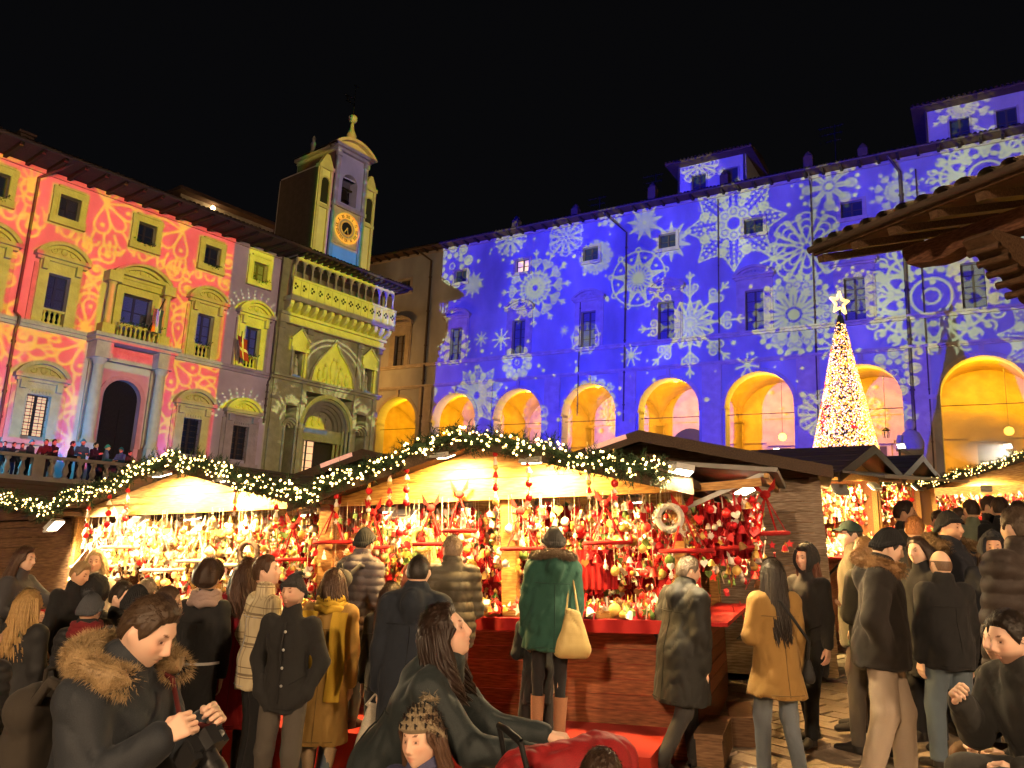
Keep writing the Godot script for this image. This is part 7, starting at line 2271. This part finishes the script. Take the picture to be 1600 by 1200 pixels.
	bag("white carrier bag in the left hand of the broad man in navy", joint(o, 0, 2) + Vector3(-.02, -.3, .02), Vector3(.26, .34, .09), lin(.5, .45, .36), 30, [joint(o, 0, 2) + Vector3(-.08, -.14, .02), joint(o, 0, 2) + Vector3(-.02, -.06, .02), joint(o, 0, 2) + Vector3(.05, -.14, .02)])
	person("dark-haired woman half hidden left of the broad man in navy", {x = 612, y = 908, d = 6.6, turn = 170, woman = true, coat = black, style = "long", hair = lin(.04, .018, .012)})
	person("man with grey hair in an olive quilted jacket bent over the middle counter", {x = 708, y = 836, d = 6.5, turn = 196, lean = 12, arms = ["hold", "hold"], coat = lin(.12, .1, .065), stuff = "smooth", quilt = .085, puff = .04, fat = 1.05, cell = .016, hem = .82, hair = lin(.3, .22, .15), legs = lin(.25, .19, .18), floor = step_floor(708, 836, 6.5), skin = pale})
	# --- the woman on the step, with a child in front of her
	o = person("woman in a green fleece jacket, grey hat and tan boots standing on the red step", {x = 866, y = 820, d = 6.45, turn = 184, woman = true, coat = lin(.02, .085, .06), hem = .74, puff = .045, fat = 1.12, flare = .02, cell = .018, folds = .018, hood = true, hat = "beanie", hat_c = lin(.06, .055, .05), style = "crop", legs = lin(.018, .016, .018), loose = -.006, boots = lin(.42, .2, .1), wide = .1, floor = step_floor(866, 820, 6.45), fur = lin(.2, .15, .1), fur_r = .035, hat_h = .04})
	var js: Vector3 = o.transform * Vector3(-.14, 1.44, -.02)
	bag("soft yellow tote bag hanging from the shoulder of the woman on the step", js + Vector3(.03, -.52, .14), Vector3(.3, .36, .13), lin(.62, .45, .17), 10, [js + Vector3(-.03, -.36, .14), js + Vector3(.01, .02, .02), js + Vector3(.07, -.36, .14)])
	person("child in black clothes close beside the woman on the step, mostly hidden behind her", {x = 838, y = 925, d = 6.8, turn = 200, coat = black, hem = .62, size = .78, lean = 14, arms = ["hold", "down"], hat = "hood", style = "none", legs = lin(.02, .02, .02), step = [.1, -.25]})
	# --- middle foreground: woman bending over a pushchair, girl in a patterned hat
	o = person("dark-haired woman in a dark teal coat bending over a pushchair", {x = 682, y = 944, d = 3.5, turn = 80, woman = true, lean = 34, look = [2, -24, 0], arms = ["push", "push"], hands = ["grip", "grip"], coat = lin(.024, .034, .036), stuff = "smooth", puff = .012, fat = .9, cell = .016, folds = .013, style = "wavy", long = .3, hair = lin(.03, .016, .01), hood = true, size = 1.0, skin = lin(.58, .36, .26), no_legs = false})
	var wr := joint(o, 0, 2)
	person("girl in a black and cream patterned hat and violet-blue jacket", {x = 660, y = 1086, d = 3.2, turn = -22, woman = true, look = [-8, 0, 6], head = 1.08, coat = lin(.07, .075, .17), stuff = "smooth", puff = .03, size = .82, cell = .016, hat = "patterned", hat_c = lin(.36, .28, .17), style = "long", long = .26, hair = lin(.11, .06, .035), skin = lin(.6, .38, .27), hat_h = .07})
	t = thing("pushchair", "pushchair with a red padded cover in front of the bending woman", "pushchair", at(862, 1222, 3.1), axes(20) * Basis.from_scale(Vector3.ONE * .82))
	blob(t, "red_cover", [[Vector3(-.15, .02, 0), Vector3(.22, .05, .05), .13, .16], [Vector3(.1, -.15, .05), Vector3(.45, -.1, .1), .17, .12], [Vector3(.2, .08, .0), Vector3(.3, .1, .05), .12, .1], [Vector3(-.1, -.2, .1), Vector3(.4, -.3, .15), .16, .15]], .017, cloth(lin(.36, .012, .014), "smooth"), 1.0, .022)
	g = MB.new()
	for s in [-.2, .2]: g.tube([Vector3(-.22, .22, s * .7), Vector3(-.1, -.2, s), Vector3(.3, -.75, s)], [.013], 8); g.tube([Vector3(.2, -.2, s), Vector3(-.2, -.75, s)], [.013], 8)
	g.tube([Vector3(-.22, .22, -.14), Vector3(-.24, .24, 0), Vector3(-.22, .22, .14)], [.016], 8); part(t, "frame", g, M.iron)
	for q in [[-.2, -.2], [-.2, .2], [.3, -.2], [.3, .2]]:
		g = MB.new(); var pth := []
		for k in 17: pth.append(Vector3(q[0] + cos(k * TAU / 16) * .09, -.78 + sin(k * TAU / 16) * .09, q[1]))
		g.tube(pth, [.018], 7, false); g.bar(Vector3(q[0] - .08, -.78, q[1]), Vector3(q[0] + .08, -.78, q[1]), .012, .012); g.bar(Vector3(q[0], -.86, q[1]), Vector3(q[0], -.7, q[1]), .012, .012, Vector3.RIGHT); part(t, "wheel", g, M.iron)
	person("toddler with brown hair and a pale hood at the bottom edge below the red step", {x = 940, y = 1168, d = 2.7, turn = 160, head = 1.05, size = .78, coat = lin(.4, .36, .27), hair = lin(.05, .03, .02), hood = true, scarf = lin(.5, .46, .35), no_legs = false})
	# --- right
	o = person("older man in a long dark parka walking right past the corner of the stall", {x = 1078, y = 868, d = 6.4, turn = 118, lean = 5, look = [-16, 6, 0], coat = lin(.016, .016, .015), stuff = "smooth", hem = .56, puff = .045, fat = 1.12, flare = .03, cell = .018, hood = true, hair = lin(.2, .17, .14), legs = lin(.045, .042, .042), step = [.22, -.3], arms = ["pocket", "down"], folds = .014, skin = pale})
	o = person("woman with very long straight dark hair in a camel coat and blue jeans", {x = 1206, y = 871, d = 6.1, turn = 190, woman = true, coat = lin(.38, .215, .06), hem = .66, flare = .075, puff = .02, cell = .018, style = "long", long = .56, hair = lin(.022, .014, .009), legs = lin(.17, .2, .24), arms = ["hold", "down"], step = [.05, -.18], shoes = lin(.5, .5, .5), hands = ["grip", "rest"]})
	var s0: Vector3 = o.transform * Vector3(-.1, 1.45, -.1)
	bag("small black shoulder bag of the woman in the camel coat", o.transform * Vector3(-.26, .86, -.05), Vector3(.08, .18, .07), black, 0, [o.transform * Vector3(-.27, .92, -.03), o.transform * Vector3(-.2, 1.12, -.17), o.transform * Vector3(.02, 1.42, -.13), o.transform * Vector3(.08, 1.46, .0)])
	t = thing("phone", "dark phone in the left hand of the woman in the camel coat", "phone", joint(o, 0, 2) + o.basis * Vector3(-.02, -.02, .1), o.basis * Basis.from_euler(Vector3(-.9, 0, .3)))
	g = MB.new(); g.box(Vector3.ZERO, Vector3(.075, .155, .009)); part(t, "phone_body", g, M.camera_black)
	g = MB.new(); g.box(Vector3(0, 0, .0052), Vector3(.067, .142, .001)); part(t, "screen", g, M.glass)
	o = person("woman in a raised black hood with reddish hair facing left beside the camel coat", {x = 1258, y = 846, d = 6.9, turn = -58, woman = true, coat = lin(.026, .024, .024), hem = .6, hat = "hood", style = "long", long = .34, hair = lin(.12, .045, .025), legs = black, step = [.16, -.14], skin = lin(.6, .36, .25), hat_h = .04})
	bag("white paper carrier bag with a red ribbon beside the woman in the black hood", joint(o, 1, 2) + Vector3(.06, -.3, .06), Vector3(.26, .3, .1), lin(.55, .52, .48), 20, [joint(o, 1, 2) + Vector3(.0, -.16, .06), joint(o, 1, 2) + Vector3(.05, -.06, .05), joint(o, 1, 2) + Vector3(.12, -.16, .06)])
	person("man in a green peaked cap and light olive coat with brown trousers", {x = 1326, y = 812, d = 7.2, turn = -112, look = [20, 4, 0], coat = lin(.13, .115, .075), hem = .68, puff = .03, hat = "cap", hat_c = lin(.03, .06, .05), style = "crop", hair = lin(.05, .04, .03), legs = lin(.1, .065, .045), skin = pale})
	person("light-brown-haired person in a dark olive coat behind the black knitted cap", {x = 1350, y = 838, d = 6.5, turn = -150, coat = lin(.055, .05, .035), hem = .7, puff = .03, hair = lin(.3, .17, .07), legs = lin(.14, .12, .1), arms = ["cross", "cross"], step = [.1, -.12]})
	person("man in a black parka with a tan fur collar, black knitted cap and pale trousers", {x = 1392, y = 822, d = 5.75, turn = 62, lean = 4, look = [18, 14, 0], coat = lin(.024, .019, .017), hem = .8, puff = .04, fat = 1.1, cell = .018, hat = "beanie", hat_c = black, style = "crop", hair = lin(.03, .02, .015), fur = lin(.34, .2, .09), fur_r = .05, legs = lin(.5, .4, .31), loose = .03, shoes = black, skin = pale, hood = true, arms = ["pocket", "pocket"], step = [.12, -.1], hat_h = .04})
	person("dark-haired woman in profile looking left beside the man in the black knitted cap", {x = 1434, y = 838, d = 6.65, turn = -64, woman = true, coat = black, hem = .55, style = "long", long = .2, hair = lin(.045, .028, .018), skin = pale})
	person("bald man in a black jacket and blue jeans, seen from behind", {x = 1468, y = 857, d = 6.05, turn = 184, coat = black, hem = .8, puff = .025, fat = 1.06, cell = .018, style = "bald", hair = lin(.2, .13, .09), legs = lin(.12, .16, .2), loose = .02, step = [.06, -.1], skin = pale})
	person("man facing the camera in a black knitted cap and a fur-trimmed navy parka", {x = 1480, y = 796, d = 6.9, turn = 14, look = [18, -4, 0], coat = lin(.016, .018, .028), hem = .6, puff = .045, hat = "beanie", hat_c = black, style = "none", fur = lin(.22, .15, .075), fur_r = .055, beard = true, skin = lin(.55, .33, .21), hat_h = .04})
	person("person with ginger hair turned to the lane stall", {x = 1428, y = 806, d = 7.8, turn = 150, coat = black, hair = lin(.45, .2, .07), skin = pale})
	person("dark-haired man far up the lane in front of the lane stall", {x = 1413, y = 781, d = 9.8, turn = 60, coat = lin(.04, .04, .035), far = true})
	person("woman with a raised dark hood low beside the man in the brown quilted jacket", {x = 1550, y = 827, d = 6.3, turn = -30, woman = true, coat = lin(.02, .022, .03), hat = "hood", style = "long", hair = brown, skin = lin(.5, .3, .2), hat_h = .04})
	person("tall man in a dark brown quilted jacket with short hair, cut by the right edge", {x = 1588, y = 790, d = 5.0, turn = 192, coat = lin(.05, .034, .028), stuff = "smooth", quilt = .09, puff = .04, fat = 1.1, cell = .016, hem = .72, hair = lin(.1, .075, .055), style = "short", skin = pale})
	for q in [[1516, 780, 11.6, 176, lin(.28, .33, .23), "person in a pale green jacket at the end of the lane, from behind"], [1546, 774, 12.0, 40, lin(.03, .03, .03), "dark-clad man facing the camera at the far end of the lane"], [1561, 776, 11.2, 160, lin(.02, .02, .024), "short-haired man in black at the far end of the lane, from behind"], [1590, 782, 12.2, 175, lin(.06, .045, .04), "person in brown at the far end of the lane by the right edge"], [1500, 792, 12.6, 90, lin(.05, .05, .05), "person in grey walking right at the far end of the lane"], [1466, 797, 11.2, 200, lin(.03, .03, .035), "slim person in dark clothes at the counter of the lane stall"]]:
		person(q[5], {x = q[0], y = q[1], d = q[2], turn = q[3], coat = q[4], far = true, hair = lin(.06, .04, .03), skin = pale})
	# --- seated on the right
	person("seated bearded man in profile at the right edge, eating from his hand", {x = 1568, y = 953, d = 3.7, turn = -80, sit = true, lean = 22, look = [0, 12, 0], arms = ["hold", "mouth"], hands = ["grip", "grip"], coat = lin(.035, .034, .032), puff = .03, cell = .016, folds = .014, hair = lin(.02, .014, .01), style = "short", beard = true, legs = lin(.06, .058, .055), loose = .03, size = .98, skin = pale, hood = true})
	person("seated person in black with brown trousers behind the bearded man, holding food", {x = 1562, y = 962, d = 4.3, turn = -80, sit = true, lean = 26, arms = ["hold", "hold"], hands = ["grip", "grip"], coat = black, legs = lin(.2, .11, .05), hair = black, size = .98, skin = pale})
	# --- on the terrace, teal and blue light put into some clothes
	var colors := [lin(.03, .03, .05), lin(.04, .03, .05), lin(.02, .05, .06), lin(.12, .02, .025), lin(.02, .02, .022), lin(.02, .02, .02), lin(.03, .16, .2), lin(.02, .02, .03), lin(.06, .3, .4), lin(.05, .2, .35), lin(.05, .03, .03), lin(.1, .1, .12)]
	var n := 0
	for q in [[8, 692, "first from the left"], [23, 691, "beside the first"], [51, 687, "in a cap tinted with teal light"], [73, 686, "in a dark red jacket"], [86, 686, "in black with bowed head"], [115, 689, "in black, alone before the lilac wall"], [131, 686, "in a hood tinted with turquoise light"], [151, 691, "in black before the doorway"], [169, 695, "tinted with bright blue light, hand raised"], [190, 699, "tinted with bright blue light, leaning left"], [204, 704, "in dark brown at the end of the rail"], [36, 693, "small and dark behind the rail"]]:
		var d := ray(q[0], q[1])
		var k := (fr_l * Vector3(0, 0, 2.7) - EYE).dot(fr_l.basis.z) / d.dot(fr_l.basis.z)
		person("onlooker on the terrace %s" % q[2], {x = q[0], y = q[1], d = Vector2(d.x, d.z).length() * k, turn = 52 + [-25, 20, 40, -30, 10, 60, -15, 30, 70, -60, 15, 0][n], floor = 3.06, lean = [8, 5, 3, 18, 20, 4, 3, 10, 4, 12, 5, 4][n], arms = [["rail", "rail"], ["down", "phone"], ["hold", "hold"]][n % 3], coat = colors[n], legs = [lin(.1, .1, .12), lin(.03, .05, .2), black][n % 3], far = true, hat = "beanie" if n in [2, 6, 8, 9] else "", style = "none" if n in [2, 6, 8, 9] else "short", hat_c = lin(.06, .4, .45), hair = lin(.03, .02, .02), group = "onlookers on the terrace"})
		n += 1

var tower_shift := Vector2.ZERO
func _ready() -> void:
	rng.seed = 7
	var pt := deg_to_rad(11.094)
	var rl := deg_to_rad(2.646)
	lens = Basis(Vector3.RIGHT, pt) * Basis(Vector3.BACK, rl)
	var cam := Camera3D.new()
	cam.name = "camera"; cam.transform = Transform3D(lens, EYE); cam.fov = rad_to_deg(2 * atan(600.0 / FOCAL)); cam.far = 400; cam.near = .05
	add_child(cam)
	var sky := ProceduralSkyMaterial.new()
	sky.sky_top_color = Color(.03, .03, .035); sky.sky_horizon_color = Color(.04, .045, .06); sky.ground_bottom_color = Color(.02, .02, .02); sky.ground_horizon_color = Color(.04, .04, .05)
	var env := Environment.new()
	env.background_mode = Environment.BG_SKY; env.sky = Sky.new(); env.sky.sky_material = sky
	env.tonemap_mode = Environment.TONE_MAPPER_LINEAR; env.tonemap_exposure = 1.0; env.volumetric_fog_enabled = true; env.volumetric_fog_density = 0.0
	env.sdfgi_enabled = true; env.ssao_enabled = true; env.ssil_enabled = true
	var we := WorldEnvironment.new()
	we.name = "environment"; we.environment = env
	add_child(we)
	materials()
	fr_l = Transform3D(Basis(Vector3(.622, 0, -.783).normalized(), Vector3.UP, Vector3(.783, 0, .622).normalized()), Vector3(-17.281, 0, -33.843))
	fr_r = Transform3D(Basis(Vector3(.8444, 0, .5357).normalized(), Vector3.UP, Vector3(-.5357, 0, .8444).normalized()), Vector3(13.945, 0, -41.732))
	lights()
	palace_left()
	palace_fraternity()
	clock_tower()
	palace_right()
	square()
	stalls()
	light_tree()
	eaves_house()
	odds()
	goods()
	crowd()

func lights() -> void:
	var from_l := Vector3(20, 14, 4)
	var from_r := Vector3(-18.9, 4.2, -1.3)
	var pl := fr_l.affine_inverse() * from_l
	tower_shift = (Vector2(pl.x, pl.y) - Vector2(13.35, 21)) * (3.0 / (pl.z + 3.0))
	var sl := palace_slides()
	var names := ["red", "green", "blue"]
	for k in 3: projector("projector", "%s picture projector high on the right for the pink palace" % names[k], fr_l, from_l + fr_l.basis.x * (k - 1) * 1.3, sl[k], [Color(1, 0, 0), Color(0, 1, 0), Color(0, 0, 1)][k], 6300.0)
	var ss := snow_slides()
	projector("projector", "white snowflake projector on the left for the blue palace", fr_r, from_r, ss[0], lin(.88, 1, .5), 4000.0)
	projector("projector", "blue wash projector on the left for the blue palace", fr_r, from_r - fr_r.basis.x * 1.3, ss[1], lin(.002, .004, 1), 9300.0)
	# fill lights added behind the view, for crowd and facades
	omni("fill_light", Color(1, .84, .66), 330.0, Vector3(10, 8, 10), .5)
	omni("fill_light", Color(1, .84, .66), 330.0, Vector3(-6, 8, 11), .5)
	var so := thing("unseen_lamp", "orange street lamp in the corner behind the yellow palace", "lamp", fr_r * Vector3(-28.5, 12.5, 4.5))
	var sg := MB.new(); sg.ball(Vector3.ZERO, Vector3(.2, .2, .2), 12, 8); part(so, "globe", sg, M.sodium_bulb)
	sg = MB.new(); sg.tube([Vector3(0, -12, 0), Vector3(0, -.15, 0)], [.09, .05], 8); part(so, "pole", sg, M.iron)
	omni("sodium_street_light", Color(1, .7, .32), 25.0, fr_r * Vector3(-28.5, 12.5, 4.5), .2)
	# blue uplights on the terrace
	for q in [[Vector3(-6.6, 3.25, 1.3), Vector3(-5.6, 7.5, 0), 5.0, "left of the lit ground-floor window"], [Vector3(-2.75, 3.25, 1.6), Vector3(-1.9, 6.5, .3), 4.0, "left of the arched door"], [Vector3(1.75, 3.25, 1.4), Vector3(1.1, 6.2, .3), 2.5, "right of the arched door"], [Vector3(-8.5, 4.6, 2.0), Vector3(-2.0, 3.9, 2.9), 26.0, "at the far left, aimed along the onlookers"]]:
		var o := thing("uplight", "small blue uplight on the terrace %s" % q[3], "lamp", fr_l * (q[0] as Vector3), fr_l.basis, "blue uplights on the terrace")
		var g := MB.new(); g.box(Vector3(0, -.05, 0), Vector3(.22, .14, .16)); part(o, "housing", g, M.dark)
		g = MB.new(); g.box(Vector3(0, .03, 0), Vector3(.18, .012, .12)); part(o, "glowing_glass", g, M.blue_glow)
		spot("uplight_beam", lin(.02, .2, 1) if q[2] < 20 else lin(.02, .5, 1), q[2] * 2.2, fr_l * (q[0] + Vector3(0, .06, 0)), fr_l * (q[1] as Vector3), 50, .05, .8)
